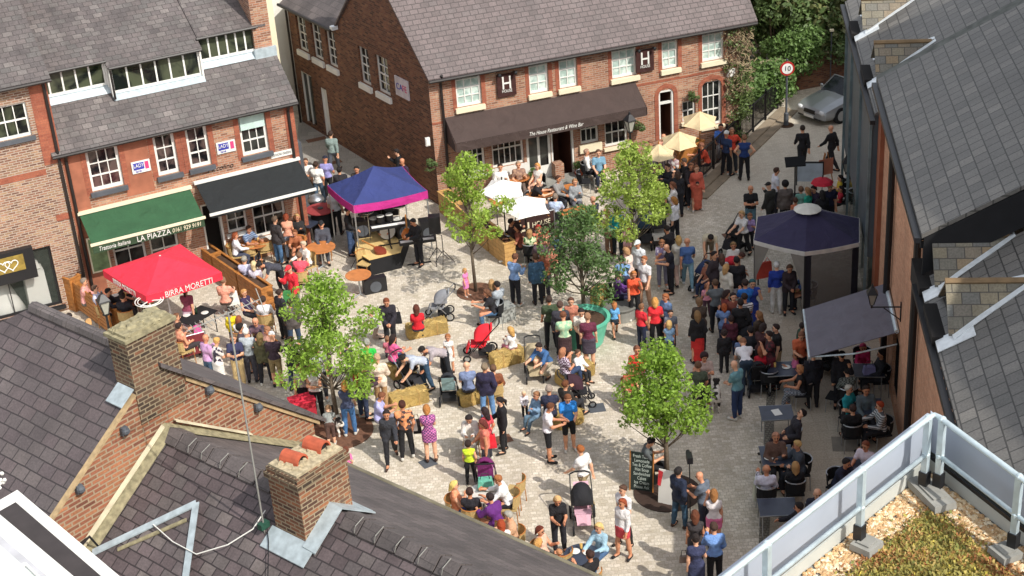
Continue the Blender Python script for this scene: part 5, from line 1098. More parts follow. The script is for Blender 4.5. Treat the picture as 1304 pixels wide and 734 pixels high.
# ---- tables and chairs ----
def rtable(label, px, py, r_, mat, h_=.74, grp='cafe tables', things=True):
    o = thing('round_table', label, 'table', P(px, py, h_)*(1, 1, 0), 0, grp); m = MB(); m.lathe([(r_*.98, h_-.03), (r_, h_-.02), (r_, h_), (r_*.97, h_+.005)], n=24); local(o, m, 'tabletop', mat)
    m = MB(); m.lathe([(.03, .03), (.025, h_-.03)], n=8); local(o, m, 'pedestal', MT['steel']); m = MB()
    for k in range(4): a = PI/4+k*PI/2; m.tube([(0, 0, .05), (.28*math.cos(a), .28*math.sin(a), .02)], .02, 5)
    local(o, m, 'foot', MT['steel']); return o
def qtable(label, px, py, sx, sy, rz, mat, h_=.74, grp='cafe tables', edge='steel'):
    o = thing('square_table', label, 'table', P(px, py, h_)*(1, 1, 0), rz, grp); m = MB(); m.box((0, 0, h_), (sx, sy, .03)); local(o, m, 'tabletop', mat)
    m = MB(); m.bx(-sx/2-.012, sx/2+.012, -sy/2-.012, -sy/2-.001, h_-.02, h_+.012); m.bx(-sx/2-.012, sx/2+.012, sy/2+.001, sy/2+.012, h_-.02, h_+.012); local(o, m, 'edging', MT[edge])
    for x in (-1, 1):
        for y in (-1, 1): m = MB(); m.tube([(x*(sx/2-.07), y*(sy/2-.07), .0), (x*(sx/2-.07), y*(sy/2-.07), h_-.02)], .018, 6); local(o, m, 'leg', MT[edge])
    return o
def chair_at(xy, rz, label, kind='black', grp='cafe chairs'):
    seat, fr = (MT['blackm'], MT['steel']) if kind == 'black' else (MT['wicker'], MT['wood'])
    o = thing('cafe_chair', label, 'chair', (xy[0], xy[1], 0), rz, grp)
    m = MB(); m.box((0, 0, .43), (.44, .42, .035)); local(o, m, 'seat', seat)
    m = MB(); n_ = 7; pts = [(.25*math.sin(t_), .06+.2*math.cos(t_)) for t_ in [(-1+2*k/(n_-1))*1.35 for k in range(n_)]]
    for k in range(n_-1): (x0, y0), (x1, y1) = pts[k], pts[k+1]; m.slab([(x0, y0, .5), (x1, y1, .5), (x1, y1+.03, .80), (x0, y0+.03, .80)], (0, .012, 0))
    local(o, m, 'backrest', seat); m = MB(); m.tube([(x, y+.035, .815) for x, y in pts], .016, 6); local(o, m, 'back_frame', fr)
    for x, y in ((-.2, -.18), (.2, -.18), (-.2, .2), (.2, .2)): m = MB(); m.tube([(x*1.08, y*1.08, 0), (x, y, .42)], .013, 5); local(o, m, 'leg', fr)
    return o
dark = plain('slate_tabletop', '353c4c', .35, var=.2, scale=6)
rtable('round timber cafe table in front of the sash window, two seated diners', 325, 309, .48, MT['woodt'])
rtable('round timber cafe table between the coral shirt and the black cap', 408, 315, .5, MT['woodt'])
rtable('round timber cafe table below the stage corner by the tree', 456, 350, .42, MT['woodt'])
rtable('round timber cafe table behind the red shirted crowd by the pillar', 376, 305, .4, MT['woodt'])
rtable('round metal table laden with bags near the roof edge', 615, 628, .42, plain('marble_top', 'c9c4bd', .3), grp='cafe tables')
rtable('round dark table with plates at the bottom edge of the photo', 741, 706, .42, dark)
rtable('round timber table of the old couple by the pub wall', 660, 226, .42, MT['woodt'])
qtable('big orange timber table on the pub terrace', 693, 247, 1.2, .7, PB.a+.1, MT['woodt'], edge='black')
qtable('small orange timber table beside the sunglasses woman on the pub terrace', 721, 241, .9, .7, PB.a, MT['woodt'], edge='black')
qtable('orange timber table between the dark tree and the navy jumper man', 733, 270, 1.0, .7, PB.a, MT['woodt'], edge='black')
qtable('timber table in the shade of the rear white parasol', 640, 256, .8, .7, PB.a, MT['woodt'], edge='black')
qtable('far dark cafe table beside the girl in pink', 997, 470, .9, .75, -.05, dark)
qtable('dark cafe table with a white menu beside the lounging man', 989, 526, .85, .7, -.05, dark)
qtable('dark cafe table shared by four people, bald man in white nearest', 989, 580, .8, .85, -.05, dark)
qtable('lowest dark cafe table partly hidden by the guard rail', 990, 646, .9, .7, -.05, dark)
qtable('dark cafe table of the striped jumper group by the wall', 1104, 518, .8, .8, -.15, dark)
qtable('dark cafe table under the grey awning by the wall', 1106, 472, .8, .7, -.15, dark)
qtable('small dark table crossed by the guard rail line', 1092, 592, .6, .6, -.2, dark)
qtable('black restaurant table with plates behind the brick chimney stack', 250, 402, 1.1, .7, LH.a+.5, MT['blackm'], edge='black', grp='restaurant tables')
qtable('black restaurant table under the red parasol', 160, 378, 1.2, .7, LH.a+.9, MT['blackm'], edge='black', grp='restaurant tables')
qtable('grey square table beside the cafe pillar near the barrel', 392, 283, .8, .8, LH.a+.6, dark, edge='black')
def items(tab, px, py, z, lst, seed=0):
    rnd = random.Random(seed)
    for (nm, lb, dx, dy) in lst:
        q = P(px, py, z); m = MB(); g_ = 'crockery and glasses on the tables'
        if nm == 'plate': m.lathe([(.05, 0), (.12, .012), (.115, .016), (.04, .006)], n=16); mt = MT['white']
        elif nm == 'glass': m.lathe([(.03, 0), (.028, .01), (.036, .13), (.032, .13)], n=10); mt = plain('drink_'+nm, rnd.choice(('b03a34', 'c9a45c', 'd8dcd8')), .15)
        elif nm == 'bottle': m.lathe([(.035, 0), (.035, .16), (.014, .22), (.014, .28)], n=10); mt = plain('bottle_green', '24402c', .15)
        else: m.box((0, 0, .003), (.21, .3, .004), .2); mt = MT['white']
        o = m.build(nm, mt, smooth=nm != 'menu'); o.location = (q[0]+dx, q[1]+dy, z+.017); tag(o, lb, {'menu': 'menu'}.get(nm, nm), g_)
items(0, 989, 526, .742, [('menu', 'white menu lying on the cafe table beside the lounging man', 0, 0)])
items(0, 997, 470, .742, [('plate', 'white plate on the far cafe table by the girl in pink', .1, .05), ('glass', 'glass on the far cafe table by the girl in pink', -.2, .1)])
items(0, 989, 580, .742, [('glass', 'red drink in front of the blond man in blue grey', .25, .1), ('bottle', 'dark bottle at the centre of the four seat cafe table', 0, 0), ('plate', 'plate near the bald man in white', -.22, -.12)])
items(0, 741, 706, .742, [('plate', 'plate of food on the round table at the bottom edge', -.15, .1), ('plate', 'second plate beside the bottom edge man in black', .14, .02), ('glass', 'tall glass on the bottom edge round table', 0, .2)])
items(0, 250, 402, .742, [('plate', 'white plate at the left end of the black restaurant table', -.3, .02), ('plate', 'glass plate at the right end of the black restaurant table', .25, .1), ('bottle', 'wine bottle on the black table behind the chimney stack', .0, .08)])
items(0, 325, 309, .742, [('glass', 'glass on the timber table before the sash window', .1, .05)])
items(0, 160, 378, .742, [('plate', 'plate on the shaded table under the red parasol', -.35, .1), ('glass', 'glass on the shaded table under the red parasol', 0, 0)])
for lb, px, py, f, kd in (('empty timber chair right of the sash window cafe table', 340, 333, 200, 'wood'), ('empty timber chair below the sash window cafe table', 322, 337, 160, 'wood'), ('wooden folding chair behind the white shirted man near the roof edge', 657, 643, 250, 'wood'), ('black chair pulled up at the far cafe table, facing it', 979, 502, 170, 'black'), ('empty black chair with a coat hung over it by the teal tee', 1063, 522, 240, 'black'), ('wicker chair next to the round table below the stage', 467, 350, 60, 'wood'), ('black chair at the empty side of the orange terrace table', 745, 245, 90, 'black')):
    q = P(px, py); chair_at(q, R(f), lb, kd)
# ---- pushchairs ----
def pram(label, px, py, face, hood, seat=None, s=1., tall=False, grp='pushchairs in the crowd', frame='black'):
    o = thing('pushchair', label, 'pushchair', P(px, py), R(ANG[face] if isinstance(face, str) else face), grp); o.scale = (s, s, s); hc = fab('pram_hood', hood); sc_ = fab('pram_seat', seat or hood)
    m = MB()
    for x in (-.25, .25): m.tube([(x, .30, .12), (x*.95, -.05, .55), (x*.9, -.36, .14)], .014, 6); m.tube([(x*.95, -.2, .3), (x*.95, .28, .82), (x*.9, .5, 1.04)], .014, 6)
    m.tube([(-.23, .28, .14), (.23, .28, .14)], .012, 5); local(o, m, 'frame', MT['steel' if frame == 'steel' else 'black'])
    m = MB(); m.tube([(-.22, .5, 1.04), (-.12, .54, 1.06), (.12, .54, 1.06), (.22, .5, 1.04)], .02, 6); local(o, m, 'handle', MT['blackm'])
    m = MB(); m.slab([(-.19, -.25, .46), (.19, -.25, .46), (.19, .08, .42), (-.19, .08, .42)], (0, 0, -.05)); m.slab([(-.19, .08, .42), (.19, .08, .42), (.17, .3, .92), (-.17, .3, .92)], (0, .05, 0)); m.slab([(-.17, -.27, .46), (.17, -.27, .46), (.15, -.36, .24), (-.15, -.36, .24)], (0, -.03, 0)); local(o, m, 'seat', sc_)
    m = MB(); n_ = 7; rings = []
    for i in range(n_+1):
        t = -.15+i/n_*1.75; rings.append([(.24*math.cos(u), .2-.34*math.sin(t)*1.05*max(.001, 1)*(.92+.08*math.sin(u)), .62+.36*math.cos(t)*math.sin(u)) for u in [PI*k/8 for k in range(9)]])
    vs = [v for r_ in rings for v in r_]; fs = [(i*9+k, i*9+k+1, (i+1)*9+k+1, (i+1)*9+k) for i in range(n_) for k in range(8)]; m.add(vs, fs); m.add([(x, y+.012, z-.012) for x, y, z in vs], [f[::-1] for f in fs]); local(o, m, 'hood', hc, smooth=True)
    m = MB(); m.box((0, .12, .2), (.36, .34, .12), 0, 0, 1.1); local(o, m, 'basket', MT['blackm'])
    for x, y, r_ in ((-.27, .3, .13), (.27, .3, .13), (-.24, -.37, .09), (.24, -.37, .09)):
        m = MB(); m.tube([(x+r_*0, y+r_*math.cos(a), r_+.01+r_*math.sin(a)*.99) for a in [2*PI*k/14 for k in range(15)]], .024, 6, close=False); w_ = local(o, m, 'wheel', MT['blackm'])
        m = MB(); m.tube([(x-.012, y, r_+.01), (x+.012, y, r_+.01)], r_*.62, 10); m.build('rim', MT['steel'], w_)
    return o
pram('grey pushchair with its hood folded behind the hay bale, near the stage', 561, 405, 'l', '8a8c92', '9a9ca0', frame='steel')
pram('black pushchair with a bright red hood and cover', 613, 455, 'l', 'f02838', 'f02838', 1.12)
pram('black pushchair the man in pale blue bends over', 524, 495, 'dr', '26262b', '2e2e33', frame='steel')
pram('upright black pushchair with pale lining left of the bald slate blue man', 573, 510, 'u', '2c2f36', '9fc0c4')
pram('beige and black pushchair in front of the crouching man', 681, 480, 'd', 'b5a585', 'b5a585')
pram('black pushchair with a maroon lined hood', 737, 515, 'r', '3a1c2a', '26262b')
pram('tall purple carrycot pushchair beside the laden round table', 620, 622, 'u', '7a1c66', 'a03a90', 1.05)
pram('pushchair under a black sun shade with a pink baby', 743, 668, 'd', '1f1f24', 'e8b8c8', 1.1)
pram('navy twin pushchair, the left of the pair by the lane crowd', 822, 312, 'd', '2a4258', '26262b', 1.1)
pram('black twin pushchair with white trim, the right of the pair', 838, 312, 'd', '2c2a2e', 'c9c4bc', 1.1)
pram('dark pushchair beside the woman by the railings', 874, 256, 'dl', '1f2026', '23252c', 1.05)
pram('black pushchair pushed by the woman in the white top', 935, 322, 'dl', '1b1b20', '26262b', 1.1)
pram('navy pushchair at the left edge of the queue', 895, 368, 'dl', '2a3a60', '26262b', .95)
pram('pushchair with a pale yellow sun hat in the lower queue', 951, 452, 'd', '1f2026', 'd9c45c')
pram('black pushchair parked under the grey awning', 1057, 475, 'dr', '1f2026', '26262b')
pram('black pushchair with bags beside the seated scarlet vest', 964, 498, 'u', '1b1b20', '1b1b20', 1.05)
# ---- canopies ----
def canopy(name, label, corners, z, zp, mat, vmat, val, cat='gazebo', grp=None, legs=True, legm='steel', pk=None, sag=.06, base=None, scal=None):
    pts = [P(*c_, z)[:2] for c_ in corners]; ctr = sum(pts)/len(pts)
    if pk is not None: ctr = P(*pk, zp)[:2]*.5+ctr*.5
    o = thing(name, label, cat, (ctr[0], ctr[1], 0), 0, grp); L_ = [np.array([q[0]-ctr[0], q[1]-ctr[1], z]) for q in pts]; n_ = len(L_); m = MB(); top = np.array([0, 0, zp])
    for i in range(n_):
        a, b = L_[i], L_[(i+1) % n_]; K = 6
        def g_(s, t):
            e = a+(b-a)*s; q = e+(top-e)*t; q = q.copy(); q[2] -= sag*math.sin(PI*s)*(1-t)+sag*.8*math.sin(PI*t)
            if scal: q[:2] = q[:2]*(1-scal*math.sin(PI*s)*(1-t))
            return q
        for u in range(K):
            for v in range(K): m.quad(g_(u/K, v/K), g_((u+1)/K, v/K), g_((u+1)/K, (v+1)/K), g_(u/K, (v+1)/K))
    c_ = local(o, m, 'canopy', mat)
    if val:
        m = MB()
        for i in range(n_):
            a, b = L_[i], L_[(i+1) % n_]; K = 6; nn = (a+b)/2; nn[2] = 0; nn /= np.linalg.norm(nn)+1e-9
            for u in range(K):
                p0, p1 = a+(b-a)*u/K, a+(b-a)*(u+1)/K; p0 = p0-np.array([0, 0, sag*math.sin(PI*u/K)+.002]); p1 = p1-np.array([0, 0, sag*math.sin(PI*(u+1)/K)+.002]); m.slab([p0, p1, p1-(0, 0, val), p0-(0, 0, val)], nn*.012)
        local(o, m, 'valance', vmat)
    if legs:
        for a in L_: m = MB(); m.box((a[0]*.985, a[1]*.985, (z-.03)/2), (.045, .045, z-.03)); local(o, m, 'leg', MT[legm])
    return o, L_, ctr
BLUE = fab('blue_canvas', '2e3a72', k=.9); MAG = fab('magenta_canvas', 'c02a86', k=.9)
canopy('gazebo', 'pop up gazebo with blue top and magenta valance over the stage', [(417, 236), (450, 262), (544, 243), (512, 212)], 2.15, 2.95, BLUE, MAG, .28, pk=(474, 213))
RED = fab('red_canvas', 'ee3148', k=.85)
o, L_, ctr = canopy('parasol', 'large rectangular red parasol with white lettering over the restaurant tables', [(131, 344), (186, 377), (282, 347), (229, 311)], 2.25, 2.75, RED, RED, .24, cat='parasol', legs=False, sag=.03)
m = MB(); m.tube([(0, 0, 0), (0, 0, 2.75)], .03, 8); local(o, m, 'pole', MT['white']); m = MB(); m.box((0, 0, .06), (.8, .8, .12), .3); local(o, m, 'base', MT['conc'])
for a, b, fx in ((L_[1], L_[2], .55), (L_[0], L_[1], .5)):
    e = b-a; an = math.atan2(e[1], e[0]); nn = np.array([math.sin(an), -math.cos(an), 0]); q = a+e*fx+nn*.03; text('BIRRA MORETTI', .27 if fx == .55 else .24, MT['white'], o, (q[0], q[1], 2.25-.15), rot=(PI/2, 0, an), sx=.8)
m = MB()
for rr in (.42, .34): m.tube([(rr*math.cos(a), rr*math.sin(a), 2.05) for a in [2*PI*k/24 for k in range(25)]], .015, 5, close=False)
m.tube([(0, 0, 0), (0, 0, 2.05)], .02, 6)
for a in (0, 2.1, 4.2): m.tube([(0, 0, 2.05), (.42*math.cos(a), .42*math.sin(a), 2.05)], .012, 4)
q = P(190, 383, 2.05); hs_ = thing('patio_heater', 'white ringed patio heater beside the front corner of the red parasol', 'heater', (q[0], q[1], 0)); local(hs_, m, 'ring_stand', MT['white'])
BEI = fab('beige_canvas', 'dcc69c', k=.9); WHT = fab('white_canvas', 'f4f1ea', k=.95)
def oct_(cx, cy, rx, ry, n_=8, a0=.4): return [(cx+rx*math.cos(-2*PI*k/n_+a0), cy-ry*math.sin(-2*PI*k/n_+a0)*-1) for k in range(n_)]
for i, (cx, cy, rx, ry, mt, lb, n_) in enumerate(((891, 155, 25, 12, BEI, 'topmost beige parasol by the big arched pub window', 6), (865, 181, 26, 12, BEI, 'middle beige parasol beside the railings', 6), (839, 197, 23, 10, BEI, 'lowest beige parasol half behind the pub tree', 6), (668, 264, 37, 16, WHT, 'white parasol in front, over the H banner', 5), (640, 243, 33, 15, WHT, 'white parasol behind the slim young tree', 5))):
    o, L_, c_ = canopy('parasol', lb, [(cx+rx*math.cos(2*PI*k/n_+.5), cy+ry*math.sin(2*PI*k/n_+.5)) for k in range(n_)][::-1], 2.1, 2.5, mt, mt, 0, cat='parasol', grp='parasols on the pub terrace', legs=False, sag=.02, scal=.10)
    m = MB(); m.tube([(0, 0, 0), (0, 0, 2.58)], .025, 8); local(o, m, 'pole', MT['wood'] if i < 3 else MT['black']); m = MB(); m.lathe([(.25, 0), (.25, .06), (.05, .1)], n=12); local(o, m, 'base', MT['conc'])
    m = MB()
    for a in L_: m.tube([(0, 0, 2.45), tuple(a*.96-(0, 0, .03))], .01, 4)
    local(o, m, 'ribs', MT['wood'])
# purple hexagonal gazebo
PUR = fab('purple_canvas', '35304f', k=.9)
hexp = [(960, 306), (1025, 321), (1094, 309), (1094, 278), (1030, 262), (965, 276)]
o, L_, ctr = canopy('gazebo', 'hexagonal dark purple gazebo with white trim, white cap and mesh sides', hexp, 2.35, 3.05, PUR, plain('white_trim', 'cfcac2', .6), .13, legm='black', sag=.03)
m = MB(); m.lathe([(.42, 3.0), (.4, 3.02), (.2, 3.10), (.02, 3.14)], n=12); local(o, m, 'cap', plain('white_cap', 'd8d4c8', .6))
nv = fab('navy_curtain', '1b1a26'); ms, nt, b = base_mat('mesh_netting', .9); b.inputs['Base Color'].default_value = lin('6a6460'); b.inputs['Alpha'].default_value = .55
for i in (1, 2): 
    a, b_ = L_[i], L_[(i+1) % 6]; m = MB(); m.slab([tuple((a+(b_-a)*.12)[:2])+(.25,), tuple((a+(b_-a)*.88)[:2])+(.25,), tuple((a+(b_-a)*.88)[:2])+(2.2,), tuple((a+(b_-a)*.12)[:2])+(2.2,)], (0.0, .008, 0)); local(o, m, 'mesh_wall', ms)
    m = MB()
    for s0, s1 in ((.0, .12), (.88, 1.0)): m.slab([tuple((a+(b_-a)*s0)[:2])+(.02,), tuple((a+(b_-a)*s1)[:2])+(.02,), tuple((a+(b_-a)*s1)[:2])+(2.2,), tuple((a+(b_-a)*s0)[:2])+(2.2,)], (0, .02, 0))
    m.slab([tuple((a+(b_-a)*.12)[:2])+(.02,), tuple((a+(b_-a)*.88)[:2])+(.02,), tuple((a+(b_-a)*.88)[:2])+(.248,), tuple((a+(b_-a)*.12)[:2])+(.248,)], (0, .02, 0)); local(o, m, 'curtain', nv)
for i, t_ in ((0, 1), (5, 0)):
    a, b_ = L_[i], L_[(i+1) % 6]; e = b_-a
    for s0, s1, k_ in ((.0, .3, 1), (1., .72, 1)):
        m = MB(); m.poly([tuple((a+e*s0)[:2])+(2.2,), tuple((a+e*s1)[:2])+(2.2,), tuple((a+e*(s0*.8+s1*.2))[:2])+(1.2,), tuple((a+e*(s0*.92+s1*.08))[:2])+(.05,), tuple((a+e*s0)[:2])+(.05,)]); local(o, m, 'curtain', fab('pale_curtain', '8c857c'))
for q_, lb in (((968, 345), 'left bright coral bag hanging in the gazebo opening'), ((977, 343), 'right coral bag hanging in the gazebo opening')):
    q = P(*q_, 1.1); m = MB(); m.box((0, 0, 0), (.3, .12, .5), .2, 0, .8); m.tube([(-.08, 0, .25), (0, 0, .4), (.08, 0, .25)], .01, 4); b_ = m.build('hanging_bag', fab('coral_bag', 'f2604c')); b_.location = q; tag(b_, lb, 'bag', 'coral bags')
qtable('white topped stall table at the gazebo opening with a green bag', 1013, 362, 1.0, .6, -.2, MT['white'], edge='black', grp='stall tables')
q = P(1017, 366, .62); m = MB(); m.ball((0, 0, 0), .16, 0, 10, (1, .7, 1.2)); m.tube([(-.06, 0, .16), (0, 0, .26), (.06, 0, .16)], .01, 4); b_ = m.build('carrier_bag', fab('lime_bag', '5cc24a'), smooth=True); b_.location = q; tag(b_, 'lime green carrier bag hanging from the stall table', 'bag')
# grey awning on the right wall
GA = fab('grey_canvas', '75727c'); w0 = RB.on(1124, 372); w1 = RB.on(1146, 424); zw = 2.66; zf = 2.05
f0, f1 = RB.loc(P(1025, 395, zf)), RB.loc(P(1029, 456, zf)); aw_ = thing('shop_awning', 'plain grey fabric awning on the right wall over the cafe tables', 'awning', RB.W(0, 0), RB.a); yo_ = (f0[1]+f1[1])/2
print('grey awning', w0, w1, f0, f1)
x0_, x1_ = 12.7, w1[0]; m = MB(); m.slab([(x0_, -.05, zw), (f0[0], yo_, zf), (f1[0], yo_, zf), (x1_, -.05, zw)], (0, 0, .02)); m.slab([(f0[0], yo_-.004, zf), (f0[0], yo_-.004, zf-.16), (f1[0], yo_-.004, zf-.16), (f1[0], yo_-.004, zf)], (0, .01, 0)); local(aw_, m, 'canopy', GA)
m = MB(); m.tube([(f0[0], yo_, zf), (f1[0], yo_, zf)], .035, 8); m.tube([(x0_, -.08, zw+.03), (x1_, -.08, zw+.03)], .06, 8); local(aw_, m, 'bar', MT['galv']); m = MB()
for xx, fx in ((x0_+.1, f0[0]+.1), (x1_-.1, f1[0]-.1)): m.tube([(xx, -.05, zw-.4), ((xx+fx)/2+.2, yo_*.5, zw-.5), (fx, yo_, zf-.03)], .025, 6)
local(aw_, m, 'arm', MT['galv'])
# ---- timber planters ----
def planter(label, a, b, w_, h_, mat, plant=None, grp='timber planters', soil=True, z=0):
    a, b = np.array(a), np.array(b); L_ = np.linalg.norm(b-a); o = thing('timber_planter', label, 'planter', tuple(((a+b)/2)[:2])+(z,), ang2(a, b), grp); m = MB(); nb = max(3, int(h_/.14))
    for k in range(nb):
        z0, z1 = k*h_/nb, (k+1)*h_/nb-.012
        m.bx(-L_/2, L_/2, -w_/2, -w_/2+.03, z0, z1); m.bx(-L_/2, L_/2, w_/2-.03, w_/2, z0, z1); m.bx(-L_/2, -L_/2+.03, -w_/2+.031, w_/2-.031, z0, z1); m.bx(L_/2-.03, L_/2, -w_/2+.031, w_/2-.031, z0, z1)
    local(o, m, 'boards', mat); m = MB()
    for y in (-w_/2+.02, w_/2-.02): m.bx(-L_/2-.02, L_/2+.02, y-.04, y+.04, h_, h_+.03)
    for x in (-L_/2+.02, L_/2-.02): m.bx(x-.04, x+.04, -w_/2+.061, w_/2-.061, h_, h_+.03)
    local(o, m, 'rim', mat); m = MB(); m.bx(-L_/2+.031, L_/2-.031, -w_/2+.031, w_/2-.031, h_-.12, h_-.06); local(o, m, 'soil', MT['soil'])
    if plant:
        rnd = random.Random(int(L_*100)); cl = [(rnd.uniform(-.4, .4)*L_, rnd.uniform(-.1, .1)*w_, h_+rnd.uniform(.0, .1), .13) for k in range(10)]; mesh_quads('plants', leaves(500, cl, .035, 3), plant, o)
    return o
def chain(p0, p1, n_, w_, h_, mat, labels, grp, plant=None, z=0):
    p0, p1 = np.array(p0), np.array(p1)
    for k in range(n_): a = p0+(p1-p0)*(k/n_+.008); b = p0+(p1-p0)*((k+1)/n_-.008); planter(labels[k], a, b, w_, h_, mat, plant, grp, z=z)
chain(P(652, 338), P(566, 268), 4, .42, .78, MT['woodl'], ['pale timber planter nearest the denim jacket man at the corner', 'second pale timber planter up the terrace edge behind the slim tree', 'third pale timber planter up the terrace edge behind the slim tree', 'pale timber planter nearest the pub corner drainpipe'], 'pale timber planters')
chain(P(345, 398), P(250, 332), 3, .4, .85, MT['wood'], ['dark oiled timber planter where the slate shirted man leans', 'middle dark oiled timber planter beside the red parasol', 'dark oiled timber planter by the restaurant doorway'], 'dark timber planters')
planter('upright oiled timber box at the left end of the restaurant terrace', P(92, 396), P(106, 389), .4, 1.15, MT['wood'], None, 'terrace end boxes')
planter('oiled timber box behind the lower left corner lantern', P(148, 420), P(168, 412), .4, .75, MT['wood'], None, 'terrace end boxes')
for (a, b, lb) in (((884, 186), (915, 172), 'planted timber box beside the topmost beige parasol'), ((862, 214), (892, 200), 'planted timber box beside the middle beige parasol')): planter(lb, P(*a), P(*b), .4, .7, MT['wood'], LB2, 'planted boxes by the railings')
a, b = P(100, 396), P(142, 428); L_ = np.linalg.norm(b-a); o = thing('slatted_screen', 'slatted timber screen along the left side of the restaurant terrace', 'screen', a, ang2(a, b)); m = MB()
for k in range(7): m.bx(0, L_, -.02, .02, .1+k*.14, .22+k*.14)
local(o, m, 'slats', MT['wood'])
for x in (0.03, L_/2, L_-.03): m = MB(); m.bx(x-.03, x+.03, .021, .08, 0, 1.1); local(o, m, 'post', MT['wood'])
# ---- lettered banners ----
def banner(label, a, b, h_, col, words):
    a, b = np.array(a), np.array(b); L_ = np.linalg.norm(b-a); o = thing('banner_screen', label, 'banner', a, ang2(a, b)); m = MB(); m.bx(.04, L_-.04, -.01, .01, .22, h_); local(o, m, 'fabric', fab('banner_fabric', col)); m = MB()
    for x in (.02, L_-.02): m.tube([(x, 0, 0), (x, 0, h_+.06)], .02, 6)
    m.tube([(.02, 0, h_+.03), (L_-.02, 0, h_+.03)], .015, 6); local(o, m, 'pole', MT['steel'])
    for (t, sz, x, z) in words: text(t, sz, MT['cream'], o, (x*L_, -.03, z), sx=.85)
    return o
banner('maroon fabric windbreak lettered in cream beside the lilac shirted man', P(188, 476), P(267, 455), .86, '7a2a30', [('BIRRA', .24, .62, .68), ('MORETTI', .3, .66, .40)])
banner('dark brown banner with a big white H and lettering by the white parasol', P(652, 318), P(708, 302), 1.0, '3a201c', [('H', .75, .3, .55), ('HOUSE', .26, .68, .68), ('WINE BAR', .14, .68, .42)])
# ---- chalkboard and poster ----
a, b = P(803, 624), P(831, 628); L_ = np.linalg.norm(b-a); o = thing('chalkboard', 'large A frame chalkboard with white chalk writing under the lower tree', 'chalkboard', a, ang2(a, b)); m = MB(); H_ = 1.05
for dy, s in ((0, 1), (.35, -1)): m.slab([(.0, dy, .02), (L_, dy, .02), (L_, .17, H_), (.0, .17, H_)], (0, .02*s, 0))
local(o, m, 'board', fab('chalk_black', '23302c')); m = MB()
for x in (-.03, L_+.0): m.slab([(x, -.012, 0), (x+.03, -.012, 0), (x+.03, .162, H_+.03), (x, .162, H_+.03)], (0, -.02, 0))
local(o, m, 'frame', MT['wood'])
ti = math.atan2(.17, H_)
for i, w_ in enumerate(('Fresh Today', 'Lemonade', 'Tea & Coffee', 'Hot Soup', 'Sandwiches', 'Cakes', 'Ice Cream', 'Please Ask')):
    z = H_-.10-i*.118; text(w_, .125, plain('chalk', 'b9c4bc') if 'chalk' not in bpy.data.materials else bpy.data.materials['chalk'], o, (L_/2, z*.17/H_-.012, z), rot=(PI/2-ti, 0, 0), ext=.002, sx=.75)
a, b = P(838, 641), P(856, 645); L_ = np.linalg.norm(b-a); o = thing('poster_board', 'white poster board with a red curve at the foot of the lower tree', 'sign', a, ang2(a, b)); m = MB(); m.slab([(0, 0, .02), (L_, 0, .02), (L_, .12, .95), (0, .12, .95)], (0, .02, 0)); local(o, m, 'board', MT['white'])
m = MB(); m.slab([(.0, .02-.01, .55), (.06, .05, .5), (.12, .1, .9), (.0, .1, .93)], (0, -.006, 0)); local(o, m, 'red_mark', fab('poster_red', 'c9333a'))
# ---- tree grates, planter, bench ----
for px, py, r_, lb, mt in ((606, 372, .62, 'round rusty tree grate where the girl in pink stands', MT['rust']), (432, 550, .95, 'round rusty tree grate under the woman in navy tee', MT['rust']), (850, 628, .85, 'round dark tree surround behind the poster board', plain('dark_grate', '3c2c24', .8)), (1001, 160, .3, 'dark round patch at the foot of the speed limit sign', MT['soil'])):
    q = P(px, py); m = MB(); m.lathe([(.1, 0), (r_, 0), (r_, .018), (.1, .02)], n=32)
    for k in range(16): a = 2*PI*k/16; m.box((r_*.55*math.cos(a), r_*.55*math.sin(a), .024), (r_*.75, .02, .006), a)
    g_ = m.build('tree_grate', mt); g_.location = (q[0], q[1], .008); tag(g_, lb, 'tree grate', 'tree grates')
TEAL = plain('teal_paint', '62b89c', .45, var=.12, scale=3)
q = P(743, 406, .85); o = thing('round_planter', 'big tapered teal round planter holding the dark green tree', 'planter', (q[0], q[1], 0)); m = MB(); m.lathe([(.50, .02), (.56, .1), (.74, .84), (.80, .86), (.80, .92), (.70, .92), (.66, .84), (.64, .8)], n=36); local(o, m, 'bowl', TEAL, smooth=False); m = MB(); m.lathe([(.66, .80), (.3, .83), (.02, .84)], n=24); local(o, m, 'soil', MT['soil'])
q = P(790, 388, .4); o = thing('stone_bench', 'low round grey stone bench right of the teal planter', 'bench', (q[0], q[1], 0)); m = MB(); m.lathe([(.50, .0), (.52, .38)], n=28); local(o, m, 'drum', MT['conc']); m = MB(); m.lathe([(.55, .382), (.56, .43), (.52, .45), (.02, .455)], n=28); local(o, m, 'seat', plain('stone_seat', '6f6e69', .7))
q = P(632, 402, .2); m = MB(); m.bx(-.55, .55, -.25, .25, 0, .42); m.bx(-.57, .57, -.27, .27, .422, .46); o = m.build('box_seat', plain('grey_box', '9ea09c', .6)); o.location = (q[0], q[1], 0); o.rotation_euler.z = .5; tag(o, 'pale grey box seat beneath the seated couple and friend', 'bench')
